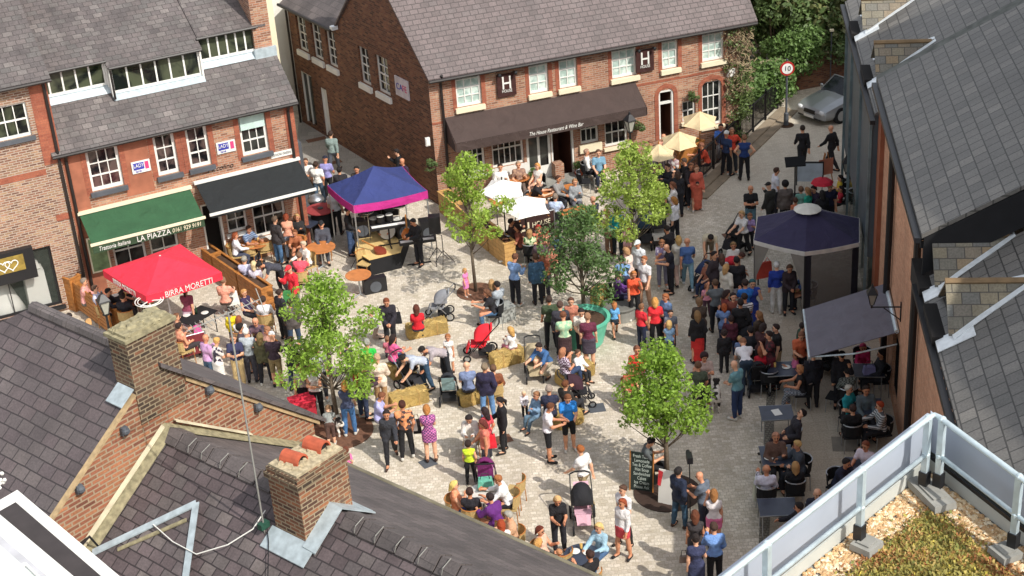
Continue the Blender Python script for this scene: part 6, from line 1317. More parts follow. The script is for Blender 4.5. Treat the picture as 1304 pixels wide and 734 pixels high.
# ---- lamps ----
def lantern_mb(o, z, parent=None, s=1.):
    m = MB(); m.lathe([(.07*s, z-.02), (.09*s, z), (.19*s, z+.38*s)], n=4, a0=PI/4); g_ = local(o, m, 'glass', plain('lamp_glass', 'a8a89c', .2), parent)
    m = MB(); m.lathe([(.24*s, z+.385*s), (.22*s, z+.42*s), (.10*s, z+.56*s), (.05*s, z+.6*s), (.03*s, z+.68*s), (.002, z+.72*s)], n=4, a0=PI/4)
    for k in range(4): a = PI/4+k*PI/2; m.tube([(.09*s*math.cos(a), .09*s*math.sin(a), z), (.2*s*math.cos(a), .2*s*math.sin(a), z+.39*s)], .012, 4)
    m.lathe([(.1*s, z-.05), (.1*s, z-.021)], n=8); local(o, m, 'lantern_frame', MT['black'], parent)
for px, py, lb in ((802, 160, 'black heritage street lantern rising above the pub tree'), (133, 391, 'heritage street lantern at the corner of the restaurant terrace, lower left')):
    q = P(px, py, 3.2); o = thing('street_lamp', lb, 'street lamp', (q[0], q[1], 0), .5, 'heritage street lanterns'); m = MB(); m.lathe([(.12, 0), (.12, .3), (.07, .4), (.06, .9), (.045, 1.0), (.035, 2.9), (.06, 2.95)], n=10); local(o, m, 'post', MT['black'], smooth=True); lantern_mb(o, 3.0)
for px, py, d_, lb in ((1131, 392, .75, 'black lantern on a wall bracket above the grey awning'), (1082, 222, .3, 'black wall lantern on the far cladded corner of the right building')):
    x, z = RB.on(px+ (16 if d_ > .5 else 6), py, -.02); o = thing('wall_lantern', lb, 'lantern', RB.W(x, 0, 0), RB.a, 'lanterns on the right wall'); m = MB(); m.tube([(0, -.02, z+.02), (0, -d_, z+.02)], .02, 6); m.tube([(0, -.02, z-.35), (0, -d_*.6, z)], .015, 5); m.bx(-.04, .04, -.03, -.003, z-.4, z+.15); local(o, m, 'bracket', MT['black'])
    sub = thing('lantern_holder', None, None); bpy.data.objects.remove(sub); m = MB(); zz = z+.1; m.lathe([(.06, zz), (.15, zz+.32)], (0, -d_, 0), n=4, a0=PI/4); local(o, m, 'glass', plain('lamp_glass', '9a968c', .2)); m = MB(); m.lathe([(.2, zz+.325), (.17, zz+.36), (.06, zz+.5), (.002, zz+.62)], (0, -d_, 0), n=4, a0=PI/4)
    for k in range(4): a = PI/4+k*PI/2; m.tube([(.06*math.cos(a), -d_+.06*math.sin(a), zz), (.16*math.cos(a), -d_+.16*math.sin(a), zz+.33)], .012, 4)
    m.tube([(0, -d_, zz-.1), (0, -d_, zz)], .03, 6); local(o, m, 'lantern_frame', MT['black'])
# ---- speed sign ----
q = P(1001, 160); o = thing('speed_limit_sign', 'round 10 speed limit sign with a red ring on a grey post', 'road sign', q, 0); m = MB(); m.lathe([(.1, 0), (.09, .5), (.045, .55), (.04, 2.7)], n=10); local(o, m, 'post', MT['darkgrey'])
m = MB(); m.tube([(0, -.06, 2.35), (0, -.09, 2.35)], .28, 28); local(o, m, 'red_ring', plain('sign_red', 'b8302c', .4)); m = MB(); m.tube([(0, -.092, 2.35), (0, -.10, 2.35)], .21, 28); d_ = local(o, m, 'disc', plain('sign_white', 'f2f2ee', .4)); text('10', .27, MT['black'], o, (0, -.108, 2.35))
q = P(1057, 112); o = thing('mast', 'slim white topped post among the bushes above the car', 'post', q); m = MB(); m.tube([(0, 0, 0), (0, 0, 2.4)], .025, 8); local(o, m, 'post', MT['darkgrey']); m = MB(); m.box((0, 0, 2.45), (.16, .12, .08)); local(o, m, 'head', MT['cream'])
# ---- railings and kerb by the pub ----
a, b = P(872, 250), P(990, 139); L_ = np.linalg.norm(b-a); o = thing('railings', 'black metal railings along the pub terrace beside the lane', 'railings', a, ang2(a, b)); m = MB()
for k in range(int(L_/.13)): m.tube([(k*.13, 0, .12), (k*.13, 0, 1.1)], .014, 4)
local(o, m, 'bars', MT['black']); m = MB(); m.bx(0, L_, -.025, .025, 1.1, 1.14); m.bx(0, L_, -.02, .02, .14, .18); local(o, m, 'rail', MT['black'])
for k in range(8): m = MB(); x = k*L_/7; m.bx(x-.035, x+.035, -.035, .035, 0, 1.22); m.ball((x, 0, 1.26), .05, 0, 6); local(o, m, 'post', MT['black'])
m = MB(); m.bx(0, L_, -.5, -.12, .0, .12); m.bx(0, L_, -.85, -.502, .0, .06); k_ = struct('kerb', m, plain('stone_kerb', '8d7f6c', .85, var=.2, scale=3)); k_.location = a; k_.rotation_euler.z = ang2(a, b)
# ---- stage and instruments ----
SZ = .6; sp = [P(*c_, SZ)[:2] for c_ in ((452, 320), (470, 331), (510, 321), (520, 292), (462, 276))]; sc0 = sum(sp)/5; o = thing('stage', 'small plywood stage with a black skirt under the blue gazebo', 'stage', (sc0[0], sc0[1], 0)); m = MB(); m.slab([(p_[0]-sc0[0], p_[1]-sc0[1], SZ) for p_ in sp][::-1] if False else [(p_[0]-sc0[0], p_[1]-sc0[1], SZ-.03) for p_ in sp], (0, 0, .03)); local(o, m, 'deck', plain('plywood', 'd3b478', .6, var=.12)); m = MB(); m.slab([((p_[0]-sc0[0])*.985, (p_[1]-sc0[1])*.985, 0.002) for p_ in sp], (0, 0, SZ-.035)); local(o, m, 'skirt', MT['blackm'])
def at(o, px, py, z, rz=0): q = P(px, py, z); o.location = (q[0], q[1], z); o.rotation_euler.z = rz; return o
o = at(thing('drum_kit', 'black drum kit at the back of the stage', 'drum kit'), 492, 302, SZ, .3)
for nm, x, y, z0, r_, h_ in (('bass_drum', 0, 0, 0, 0, 0), ('floor_tom', .45, .1, .15, .2, .4), ('snare', -.3, .25, .5, .17, .15), ('tom', -.14, -.05, .62, .14, .2), ('tom', .16, -.05, .62, .14, .2)):
    m = MB()
    if nm == 'bass_drum': m.tube([(0, -.25, .3), (0, .2, .3)], .29, 20)
    else: m.lathe([(r_, z0), (r_, z0+h_)], (x, y, 0), n=16)
    d_ = local(o, m, nm, MT['black'], smooth=False); m = MB()
    if nm == 'bass_drum': m.tube([(0, -.256, .3), (0, -.26, .3)], .27, 20)
    else: m.lathe([(r_*.95, z0+h_+.002), (r_*.95, z0+h_+.008)], (x, y, 0), n=16)
    m.build('drum_skin', MT['white'], d_)
for x, y, z, t_ in ((-.55, .0, 1.05, .2), (.5, -.15, 1.1, -.2), (-.6, .3, .85, 0)): m = MB(); m.lathe([(.22, z-.01), (.22, z), (.03, z+.03)], (x, y, 0), n=18); m.tube([(x, y, 0), (x, y, z)], .012, 5); local(o, m, 'cymbal', plain('cymbal_metal', 'c9c4b4', .25, .7))
for px, py, s_, lb, zz in ((462, 300, (.55, .45, .6), 'black amplifier at the left of the stage', SZ), (478, 284, (.5, .4, .7), 'black amplifier at the back left of the stage', SZ), (513, 300, (.5, .45, .55), 'black amplifier at the right edge of the stage', SZ), (545, 305, (.5, .42, .75), 'black loudspeaker right of the keyboard', 0.0), (478, 371, (.75, .3, .5), 'black stage monitor standing on the paving below the stage', 0.), (497, 272, (.6, .4, .8), 'black speaker cabinet behind the drum kit', SZ)):
    o = at(thing('speaker_cabinet', lb, 'speaker', group='amplifiers and speakers'), px, py, zz, random.uniform(-.3, .5)); m = MB(); m.box((0, 0, s_[2]/2), s_); local(o, m, 'cabinet', MT['black']); m = MB(); m.tube([(0, -s_[1]/2-.002, s_[2]*.45), (0, -s_[1]/2-.012, s_[2]*.45)], min(s_[0], s_[2])*.38, 16); local(o, m, 'grille', MT['darkgrey'])
def keyb(lb, px, py, z, rz, zz=0): 
    o = at(thing('keyboard', lb, 'keyboard', group='electric keyboards'), px, py, zz, rz); h_ = z; m = MB(); m.box((0, 0, h_), (1.2, .34, .09)); local(o, m, 'case', MT['black']); m = MB(); m.box((0, -.06, h_+.05), (1.12, .16, .012)); local(o, m, 'keys', MT['white'])
    m = MB(); m.tube([(0, 0, .03), (0, 0, h_-.05)], .03, 6); m.tube([(-.4, 0, .02), (.4, 0, .02)], .025, 5); m.tube([(0, -.35, .02), (0, .35, .02)], .025, 5); local(o, m, 'stand', MT['black'])
keyb('black keyboard on a T stand in front of the stage', 534, 336, .85, .15); keyb('small white keyed keyboard standing on the stage', 497, 312, .7, .2, SZ)
def tripod(nm, lb, px, py, h_, cat, top): 
    o = at(thing(nm, lb, cat, group='tripod stands'), px, py, 0); m = MB(); m.tube([(0, 0, .4), (0, 0, h_)], .016, 6); local(o, m, 'pole', MT['black'])
    for k in range(3): a = k*2.09+.4; m = MB(); m.tube([(0, 0, .55), (.38*math.cos(a), .38*math.sin(a), .01)], .012, 5); local(o, m, 'leg', MT['black'])
    if top == 'cam': m = MB(); m.box((0, 0, h_+.09), (.14, .3, .17)); m.tube([(0, .16, h_+.09), (0, .3, h_+.09)], .05, 10); local(o, m, 'camera', MT['black']); 
    elif top == 'mic': m = MB(); m.tube([(0, 0, h_), (-.3, -.1, h_+.15)], .01, 5); m.ball((-.32, -.1, h_+.16), .03, 0, 6); local(o, m, 'boom', MT['black'])
    else: m = MB(); m.box((0, 0, h_+.3), (.38, .34, .6)); local(o, m, 'cabinet', MT['black'])
    return o
tripod('speaker_stand', 'black loudspeaker on a tripod right of the keyboard', 558, 334, 1.1, 'speaker stand', 'box'); tripod('camera_tripod', 'video camera on a tall black tripod in front of the bald cameraman', 879, 650, 1.45, 'tripod', 'cam'); tripod('microphone_stand', 'microphone stand at the right front of the stage', 566, 338, 1.1, 'microphone stand', 'mic'); tripod('microphone_stand', 'microphone stand at the left corner of the stage', 458, 345, 1.4, 'microphone stand', 'mic')
def guitar(lb, px, py, z, col, rz, tilt): 
    o = at(thing('guitar', lb, 'guitar', group='guitars of the band'), px, py, z, rz); o.rotation_euler.x = tilt; m = MB(); pts = [(.17*math.cos(a)*(1+.18*math.cos(2*a)), .23*math.sin(a)*(1-.1*math.cos(2*a))) for a in [2*PI*k/20 for k in range(20)]]
    m.slab([(x, 0, y) for x, y in pts], (0, .09, 0)); local(o, m, 'body', plain('guitar_varnish', col, .35)); m = MB(); m.bx(-.025, .025, -.015, .015, .2, .75); local(o, m, 'neck', MT['wood'])
guitar('orange brown acoustic guitar held by the guitarist', 519, 300, 1.05, 'b5652c', .2, 0); guitar('red brown guitar lying across the stage front', 484, 318, SZ+.12, '7a3424', 1.0, -1.3)
# ---- barrels, stall boards ----
q = P(408, 266, 1.05); o = thing('barrel_table', 'barrel shaped bar table with a deep red top near the alley', 'table', (q[0], q[1], 0)); m = MB(); m.lathe([(.34, 0), (.40, .5), (.34, 1.0)], n=20); local(o, m, 'barrel', MT['blackm'], smooth=True); m = MB(); m.lathe([(.50, 1.002), (.52, 1.02), (.52, 1.05), (.12, 1.06)], n=24); local(o, m, 'tabletop', fab('deep_red', '9c3a3c')); m = MB(); m.lathe([(.10, 1.06), (.10, 1.09)], n=12); local(o, m, 'ashtray', MT['black'])
q = P(402, 253, .9); o = thing('barbecue', 'round kettle barbecue with a silver lid behind the red topped barrel', 'barbecue', (q[0], q[1], 0)); m = MB(); m.lathe([(.05, .55), (.24, .68), (.30, .85)], n=18); local(o, m, 'bowl', MT['black'], smooth=True); m = MB(); m.lathe([(.30, .852), (.28, .92), (.16, 1.02), (.02, 1.06)], n=18); local(o, m, 'lid', MT['steel'], smooth=True)
for k in range(3): m = MB(); a = k*2.1; m.tube([(.1*math.cos(a), .1*math.sin(a), .6), (.3*math.cos(a), .3*math.sin(a), 0)], .012, 5); local(o, m, 'leg', MT['black'])
a, b = P(1015, 236), P(1047, 236); L_ = np.linalg.norm(b-a); o = thing('display_board', 'pale blue white display board behind the gazebo crowd', 'board', a, ang2(a, b)); m = MB(); m.bx(0, L_, -.02, .02, .15, .85); local(o, m, 'panel', plain('pale_panel', 'b3c0cc', .5)); m = MB(); m.bx(0, L_, -.03, .03, .852, .9); m.bx(-.04, -.001, -.03, .03, 0, .9); m.bx(L_+.001, L_+.04, -.03, .03, 0, .9); local(o, m, 'frame', MT['black'])
a = P(1051, 234); o = thing('easel', 'small wooden easel board right of the pale display board', 'easel', a, .3); m = MB(); m.bx(-.28, .28, -.02, .0, .35, .95); local(o, m, 'board', plain('easel_print', 'a86a54', .7)); m = MB(); m.tube([(-.3, 0, 0), (-.05, 0, 1.2)], .02, 5); m.tube([(.3, 0, 0), (.05, 0, 1.2)], .02, 5); m.tube([(0, .4, 0), (0, .02, 1.15)], .02, 5); local(o, m, 'stand', MT['wood'])
o = at(thing('umbrella', 'small crimson umbrella held open behind the purple gazebo', 'umbrella'), 1047, 233, 1.75); m = MB(); m.lathe([(.38, 0), (.3, .09), (.12, .15), (.0, .17)], n=8); local(o, m, 'canopy', fab('crimson', 'd0243a')); m = MB(); m.tube([(0, 0, -.7), (0, 0, .26)], .012, 5); local(o, m, 'shaft', MT['black'])
o = at(thing('black_stand', 'tilted black lectern like board between the young man in white and the queue', 'stand'), 1012, 250, 0); m = MB(); m.slab([(-.35, -.1, 1.15), (.35, -.1, 1.15), (.35, .15, 1.4), (-.35, .15, 1.4)], (0, 0, .04)); local(o, m, 'board', MT['blackm']); m = MB(); m.tube([(0, 0, 0), (0, 0, 1.22)], .03, 6); m.box((0, 0, .02), (.5, .4, .03)); local(o, m, 'stand', MT['black'])
for k, (px, py, z, lb) in enumerate(((1080, 243, .5, 'upper white trainer shaped ornament by the wall stall'), (1076, 256, .4, 'lower white trainer shaped ornament by the wall stall'))):
    m = MB(); m.box((0, 0, 0), (.34, .14, .07)); m.box((-.1, 0, .07), (.14, .12, .12), 0, 0, .8); m = m.build('white_shoe', MT['white']); at(m, px, py, z, .4+k*.3); tag(m, lb, 'ornament', 'white ornaments at the stall')
q = P(384, 508, .8); o = thing('red_cart', 'bright red topped cart beside the women in vests, cut by the slate roof', 'cart', (q[0], q[1], 0), .35); m = MB(); m.box((0, 0, .5), (.65, .45, .5)); local(o, m, 'body', fab('cart_red', 'b8283a')); m = MB(); m.box((0, 0, .79), (.7, .5, .06)); m.box((-.2, .05, .83), (.3, .25, .02), .3); local(o, m, 'cover', fab('cart_cover', 'e8304a'))
for x in (-.27, .27): m = MB(); m.tube([(x, -.26, .13), (x, -.23, .13)], .12, 14); local(o, m, 'wheel', MT['black'])
# ---- bags ----
def bag(lb, px, py, z, col, s_=(.3, .12, .26), rz=0., nm='handbag', cat='bag'):
    m = MB(); m.box((0, 0, 0), s_, 0, 0, .82); o = m.build(nm, fab('bag_fabric', col)); at(o, px, py, z, rz); m = MB(); m.tube([(-s_[0]*.3, 0, s_[2]/2), (-s_[0]*.2, 0, s_[2]/2+.16), (s_[0]*.2, 0, s_[2]/2+.16), (s_[0]*.3, 0, s_[2]/2)], .01, 5); m.build('strap', MT['black'], o); tag(o, lb, cat, 'bags carried in the crowd')
bag('black bag hanging beside the woman with cropped auburn hair', 505, 405, .75, '1c1c22', (.3, .12, .36)); bag('big bright red bag on the arm of the woman in the coral vest', 622, 562, .95, 'ea2a3a', (.42, .16, .36)); bag('white handbag on the arm of the peach patterned woman', 525, 542, .95, 'f2f0ec', (.26, .1, .3)); bag('black bag just right of the white handbag', 531, 543, .8, '1e1c20', (.22, .12, .4)); bag('white patterned handbag at the side of the navy dress woman', 871, 712, .95, '8f7f74', (.22, .09, .16)); bag('teal grey bag carried by the man in the alley', 425, 184, 1.0, '5c6a64', (.3, .12, .3))
bag('blue bag hanging from the boy in the red tee', 824, 415, .7, '8fb0d8', (.26, .1, .3)); bag('white carrier bag on the pale canvas chair back', 296, 380, .5, 'f0eee8', (.4, .14, .45), .3, 'carrier_bag'); bag('pink and grey rucksack over the corner of the maroon windbreak', 252, 421, .8, 'e86aa8', (.26, .16, .32), .2, 'rucksack'); bag('green bag held by the red raincoat person', 366, 378, .8, '3f8a4a', (.28, .14, .4)); bag('purple and green bags piled on the laden round table', 618, 615, .88, '6ab8a0', (.4, .3, .22)); bag('lilac and white bags below the pink puffy jacket', 1107, 471, .86, '9a98c8', (.34, .2, .22))
bag('cream jacket slung over the chair of the bald man in white', 967, 622, .55, 'd5d8c4', (.3, .18, .62), .1, 'draped_coat', 'coat')
# ---- dogs ----
def dogmesh():
    L = [cap((0, -.25, .42), (0, .25, .43), .12, .105), cap((0, -.25, .43), (0, -.4, .58), .085, .065), cap((0, -.42, .62), (0, -.5, .6), .075, .06), cap((0, -.52, .59), (0, -.62, .56), .045, .032), cap((0, .3, .46), (0, .48, .62), .03, .015)]
    for x in (-.08, .08): L += [cap((x, -.24, .36), (x, -.25, .18), .05, .03), cap((x, -.25, .18), (x, -.25, .03), .028, .026), cap((x, -.25, .025), (x, -.3, .025), .028, .024), cap((x, .22, .38), (x, .16, .22), .065, .04), cap((x, .16, .22), (x, .27, .17), .036, .028), cap((x, .27, .17), (x, .24, .03), .026, .025), cap((x, .24, .025), (x, .19, .025), .027, .024), cap((x*.8, -.42, .68), (x*1.1, -.4, .64), .03, .02)]
    return net(L, .02, 'dog', 0, .03)
dm, nt, b = base_mat('black_white_fur', .9); tcn = N(nt, 'ShaderNodeTexCoord'); no = N(nt, 'ShaderNodeTexNoise', Scale=4.2, Detail=1.); nt.links.new(tcn.outputs['Object'], no.inputs['Vector']); nt.links.new(ramp(nt, no.outputs[0], [(.47, lin('2a2422')[:3]), (.50, lin('e6ded2')[:3])]), b.inputs['Base Color'])
p = person
# alley and band
p(421,171,'walk','u','long:8a9c98','trousers:4b4f58','short:3a2a22','man in a grey green top walking up the shaded alley with a bag')
p(389,206,'fold','d','tee:f2efe9','trousers:8a8070','short:5a4030','man in a white shirt facing the square by the corner of the left house')
p(402,210,'stand','u','tee:f2f1ec','trousers:4a6076','short:3c2a20','dark haired person in white shirt and jeans, back turned, near the alley mouth')
p(414,203,'stand','u','tee:9a97d0','trousers:1f1f26','cap:23263a','man in a lavender shirt and navy cap beside the alley mouth')
p(432,217,'stand','u','coat:26242a','trousers:26262c','short:1c1718','black haired man in a dark jacket between lavender shirt and gazebo peak')
p(454,216,'stand','d','tee:3a322c','trousers:2a2a30','short:211a18','dark haired man half hidden behind the peak of the blue gazebo')
p(505,194,'phone','l','coat:1f1f24','trousers:232329','short:241c1a','man in a black jacket leaning near the dark gable wall')
p(512,206,'stand','dl','long:3b2a44','trousers:26242c','bald','bald man in a dark purple shirt against the dark gable wall')
p(424,243,'stand','u','tee:d6dade','trousers:1b1b20','short:4a3528','person in a pale grey shirt under the left corner of the blue gazebo')
p(443,268,'stand2','r','long:1e1c20','trousers:3c5174','short:2a201c','big man in a black top and blue jeans at the left side of the stage')
p(409,286,'sit','d','coat:4a4c56','trousers:50525a','cap:1b1b1e','man in black cap and grey jacket seated at a small table left of stage')
p(350,280,'stand','ur','coat:3a3536','trousers:4d7196','short:6b5848','man in a charcoal jacket and blue jeans standing among the cafe tables')
p(364,276,'stand','u','vest:eda78a','trousers:b5c8dc','long:8c3f22','auburn haired woman in a peach top standing with back turned at the cafe')
p(378,277,'sit','d','coat:2a2728','trousers:3a3436','bob:c9a26a','blonde woman in black with a cream scarf seated by the cafe pillar')
p(300,300,'sit','r','long:ece9f0','trousers:3f4458','long:9c4f2c','auburn woman in a white top seated at the left round cafe table')
p(317,292,'sitlean','dr','tee:stripe/8fa3bd/4a5b80','trousers:3a3d4a','short:4a3226','man in a blue patterned shirt seated behind the left round cafe table')
p(386,312,'sit','dl','long:eee6dc','trousers:6e6258','short:c6b59a','pale haired person in cream seated between two round cafe tables')
p(375,297,'sitlean','d','tee:a5623e','trousers:4a3a34','bob:7b4a2c','brown haired woman in a rust top seated beyond the coral shirted diner')
p(381,326,'sitlean','u','tee:f0586a','trousers:8a2a3c','short:7a5a44','large person in a coral red shirt hunched over a round cafe table')
p(368,343,'phone','dl','coat:ee2f3e','trousers:5b6f64','cap:e8343f','person in a hooded bright red raincoat standing left of the green tree')
p(311,331,'sit','u','long:cfd0ea','trousers:5a5a70','short:9a9488','grey haired person in lavender seated against the inner side of the timber planters')
p(323,337,'sit','u','long:d9d2e0','trousers:6a6478','bob:d6bf92','blonde person seated next to the lavender shirt behind the timber planters')
p(331,338,'bend',300,'tee:43444f','trousers:1f1f26','short:1f1a19','dark haired man in a slate shirt leaning over the end of the timber planters')
# pizza terrace
p(107,359,'sit','r','long:e8a49c','trousers:6b6660','short:8b7d70','greying man in a pink shirt at the far left end of the slatted bench')
p(121,368,'sit','r','long:d2d4ec','trousers:50525e','short:5b4334','person in a pale lilac shirt on the slatted bench by the corner lantern')
p(138,372,'sitlean','r','long:26262c','trousers:22222a','short:15120f','black haired diner in a black top under the left edge of the red parasol')
p(156,378,'sit','u','long:2c2c34','trousers:22222a','short:2a211c','diner in black seated in the shade under the middle of the red parasol')
p(172,362,'sitlean','l','tee:e7e4de','trousers:36363e','bob:4b3426','woman in a white top at the shaded far side of the red parasol')
p(236,370,'walk','u','tee:9c4a62','trousers:d0b4c4','pony:3c241c','waitress in a maroon top and lilac trousers under the right edge of red parasol')
p(284,358,'sit','u','tee:f0a58c','trousers:5a4a44','short:8b6a50','diner in a peach top on a pale canvas chair beside the timber planters')
p(225,404,'sit','r','long:8f7060','trousers:4a4038','short:7a5238','brown haired diner seated at the black table behind the chimney stack')
p(228,416,'sit','ur','vest:efa282','trousers:3a3436','short:2a1a16','dark haired diner in a peach top just behind the maroon windbreak')
p(88,404,'stand','d','long:33343c','trousers:2a2a30','short:2e2420','dark haired person whose head shows above the left roof by the shop')
p(113,411,'stand','u','long:7c8ca0','trousers:3a3c44','bob:c89a62','tan haired person glimpsed over the roof ridge beside the blue corner lantern')
p(293,399,'stand','u','coat:ecd21e','trousers:4a4a50','short:3a2c26','child in a bright yellow raincoat behind the aerial mast',.72)
p(304,407,'sit','u','tee:f4efe6','trousers:5c5660','long:8c4c2c','auburn haired woman in a white top seated below the aerial')
p(306,418,'sit','r','tee:4a4048','trousers:33333c','curly:1f1714','curly dark haired woman seated beside the bald man in the patterned shirt')
p(313,423,'stand','u','tee:b7c0c6','trousers:4a4a54','short:eee8e0','white haired person in a grey top standing between seated drinkers')
p(325,410,'sitlean','d','tee:floral/33303e/6f5560','trousers:2c2c34','bald','bald man in a dark patterned shirt seated facing the camera')
p(340,421,'sit','dl','tee:e8b09c','trousers:5e4a44','short:a07050','pink faced drinker just beyond the man in the white cap')
p(331,429,'stand','u','coat:5e5c40','trousers:23232a','long:7c6840','long haired woman in an olive coat standing left of the white capped man')
p(346,428,'stand','u','long:40303c','shorts:9a875e','cap:f4f2ee','man in white cap, dark purple jumper and khaki shorts')
p(297,431,'fold','d','tee:35375a','trousers:dcc08a','short:7b5a44','man in a navy polo and sand trousers right behind the aerial mast')
p(262,431,'stand','ur','long:d3a3d0','trousers:46607c','bald','bald man in a pink lilac shirt and jeans next to the maroon windbreak')
p(276,435,'stand','ur','tee:floral/3a3444/efe6e2','skirt:f3efe9','bun:d9a860','blonde woman in a patterned top and white skirt beside the lilac shirted man')
p(311,373,'sit','dr','vest:33264a','trousers:3a3a40','bob:d29a5c','blonde woman in a navy vest seated at the end of the timber planters')
p(335,382,'sit','u','long:f1f0f4','trousers:2c2c34','short:3b2a22','man in a crisp white shirt seated, back turned, near the red raincoat')
p(356,373,'stand','ur','coat:24222a','trousers:1d1d22','short:3b2a22','man in black jacket and trousers left of the green tree crown')
p(369,386,'stand','u','coat:5b5452','trousers:30445e','short:33241e','man in a long grey coat and jeans partly behind the green tree crown')
p(370,434,'stand','ur','coat:1f2027','trousers:45546a','short:4b3426','man in a black pullover with a white badge, below the green tree')
p(381,468,'stand','d','vest:b9b6b2','miniskirt:17171b','pony:6a4632','woman in a grey vest and black skirt by the red cart')
p(398,470,'fold','d','vest:f0eeea','trousers:16161a','long:241a18','dark haired woman in a white vest and black leggings, arms folded')
p(390,441,'stand','u','coat:5a4638','trousers:2a2a30','long:5a3a28','woman in a long brown coat under the lower left of the tree crown')
p(403,446,'stand','d','tee:c9cacb','trousers:33333a','short:3c2c24','person in pale grey hidden behind the lower tree foliage')
p(441,440,'stand','ul','tee:33303a','trousers:8c8c92','short:2a201d','child in black and grey under the right side of the tree crown',.7)
p(439,490,'stand','u','tee:47506e','trousers:4a78ac','bob:d08e4c','blonde woman in a navy tee and jeans standing on the tree grate')
p(418,521,'bend',190,'tee:9c9f9c','crop:5a4038','short:8a6a4c','child in grey bending over on the tree grate beside the dog',.72)
p(457,463,'stand','r','tee:d8362c','trousers:2f4360','short:3b2a22','man in a red shirt and jeans right of the young tree trunk')
p(465,468,'hold','r','coat:46323e','trousers:2b3650','short:2a2020','man in a maroon jacket with white stripe holding a phone')
p(486,505,'sitphone','r','tee:b9b9ea','trousers:8e8a9a','short:7b4a30','man in a lilac shirt seated looking at his phone by the long hay bale')
p(467,437,'stand','u','tee:2fc64a','trousers:5b5a58','short:a5a49c','grey haired man in a vivid green shirt')
p(480,456,'stand','u','coat:ecd9c4','trousers:b58e62','short:c4a284','man in a cream jacket with hands behind his back')
p(501,431,'sit','ur','tee:f0669c','trousers:3a4a6a','long:2a1a16','dark haired woman in a hot pink top sitting on a hay bale')
p(493,432,'sit','u','tee:d97a8c','trousers:5a4a60','short:8a6248','small child in dusky pink beside the woman in the hot pink top',.62)
p(492,385,'stand','d','coat:26222c','trousers:1c1c22','short:7a3f24','woman with cropped auburn hair, dark jacket, white top and a black bag')
p(472,399,'kneel','l','tee:f3eef0','trousers:b09a8c','short:8a6848','child in a white top kneeling on the paving by the tree',.72)
p(530,393,'sit','u','tee:e01f2e','trousers:2c3448','long:5b2c1c','woman in a red top sitting on the hay bale beside the grey pushchair')
p(513,457,'bend',300,'tee:bcc4d4','trousers:34506c','short:1f1816','man in a pale blue tee bending over a black pushchair')
p(538,446,'bend',290,'tee:b3a8ac','trousers:23272e','short:1f1816','man in a mauve grey tee and black jeans bending down left')
p(570,430,'stand','d','dress:fbf8f4','skirt:fbf8f4','bob:a5683e','little girl in a white dress standing near the bending men',.7)
p(592,345,'stand','dr','dress:f08cc8','skirt:f08cc8','bob:c99a62','little girl in a bright pink dress on the tree grate',.56)
p(633,363,'sit','ul','tee:aeb6be','trousers:3a3c44','short:241a17','man in a pale grey tee sitting on a grey box seat')
p(626,361,'sit','u','tee:8c7a6c','trousers:4a4a50','bob:b08a5c','fair haired woman sitting behind the couple on the grey box seat')
p(619,373,'sitlean','l','tee:26242a','trousers:4f7296','long:6b4630','woman in a black top and light jeans sitting beside the man in pale grey')
p(656,328,'hold','ur','long:8fb0e0','trousers:23242c','short:6a4430','man in a sky blue shirt beside the end of the terrace planters')
p(682,328,'stand','u','coat:426683','trousers:23242c','short:5c3f2e','man in a denim jacket with back turned beside the terrace planters')
p(690,327,'stand','dl','tee:c7704e','trousers:3a3a44','bob:a3693c','woman partly hidden behind the man in the denim jacket')
p(699,382,'stand','u','tee:3f4f35','trousers:1d1d22','short:3a2a22','man in a dark olive tee and black trousers left of the teal planter')
p(717,402,'hold','u','tee:floral/9cc9a4/cfe2b8','skirt:4a3436','short:7a4a30','woman in a mint patterned top and brown skirt at the teal planter')
p(748,404,'stand','u','tee:6a2a42','skirt:4b4250','short:a57a5c','woman in a maroon top and grey skirt in front of the teal planter')
p(740,398,'stand','d','tee:efe6da','trousers:2a2a30','short:2a2020','woman in sunglasses and a cream top behind the maroon topped woman')
p(713,389,'stand','u','coat:3c3a44','trousers:2c2c34','short:5a4238','person in slate behind the teal planter under the dark tree')
p(727,384,'stand','d','tee:c8816a','trousers:3a3436','bob:5a3a2c','woman in a terracotta top on the far side of the teal planter')
p(717,448,'sit','ur','tee:plaid/e8dcea/5b2b52','trousers:35486c','bob:b57a58','person in a purple plaid shirt sitting on the hay bale')
p(736,450,'sit','dr','coat:f4f3f2','trousers:26262c','short:5a4434','child in a white jacket on the hay bale next to the plaid shirt',.72)
p(782,388,'walk','u','tee:6fb4ec','miniskirt:2a3440','bob:c07a4a','girl in a sky blue top and dark skirt right of the teal planter',.68)
p(650,421,'sit','ul','long:f3efee','trousers:f2a0b0','long:cfa05c','blonde girl in a white cardigan sitting on the hay bale by the red pushchair',.78)
p(686,442,'crouch','dl','long:40699c','trousers:b5a88e','short:2a1c18','man in a denim blue shirt crouching behind the beige pushchair')
p(667,502,'stand','d','long:f4ecf0','trousers:1c1c22','short:ecc9a4','toddler in a white shirt and black trousers near the hay bale',.5)
p(683,504,'sit','dl','coat:7d9cba','trousers:5b7488','short:9a6c4a','boy in a denim jacket seated next to the toddler',.78)
p(699,496,'sit','u','tee:262b44','trousers:2c2c38','short:a39488','grey haired man in a navy tee seated on the small hay bale')
p(720,490,'sit','ur','coat:34302c','trousers:2a2a30','short:6e3f22','brown haired person in a dark jacket seated beside the maroon hooded pushchair')
p(594,466,'sit','u','tee:7d8cb2','trousers:30303a','bald','bald man in a slate blue tee sitting on a hay bale')
p(617,468,'stand','u','coat:2c2846','trousers:6a94c4','short:8c7a64','grey haired woman in a navy coat and light jeans standing at the hay bale')
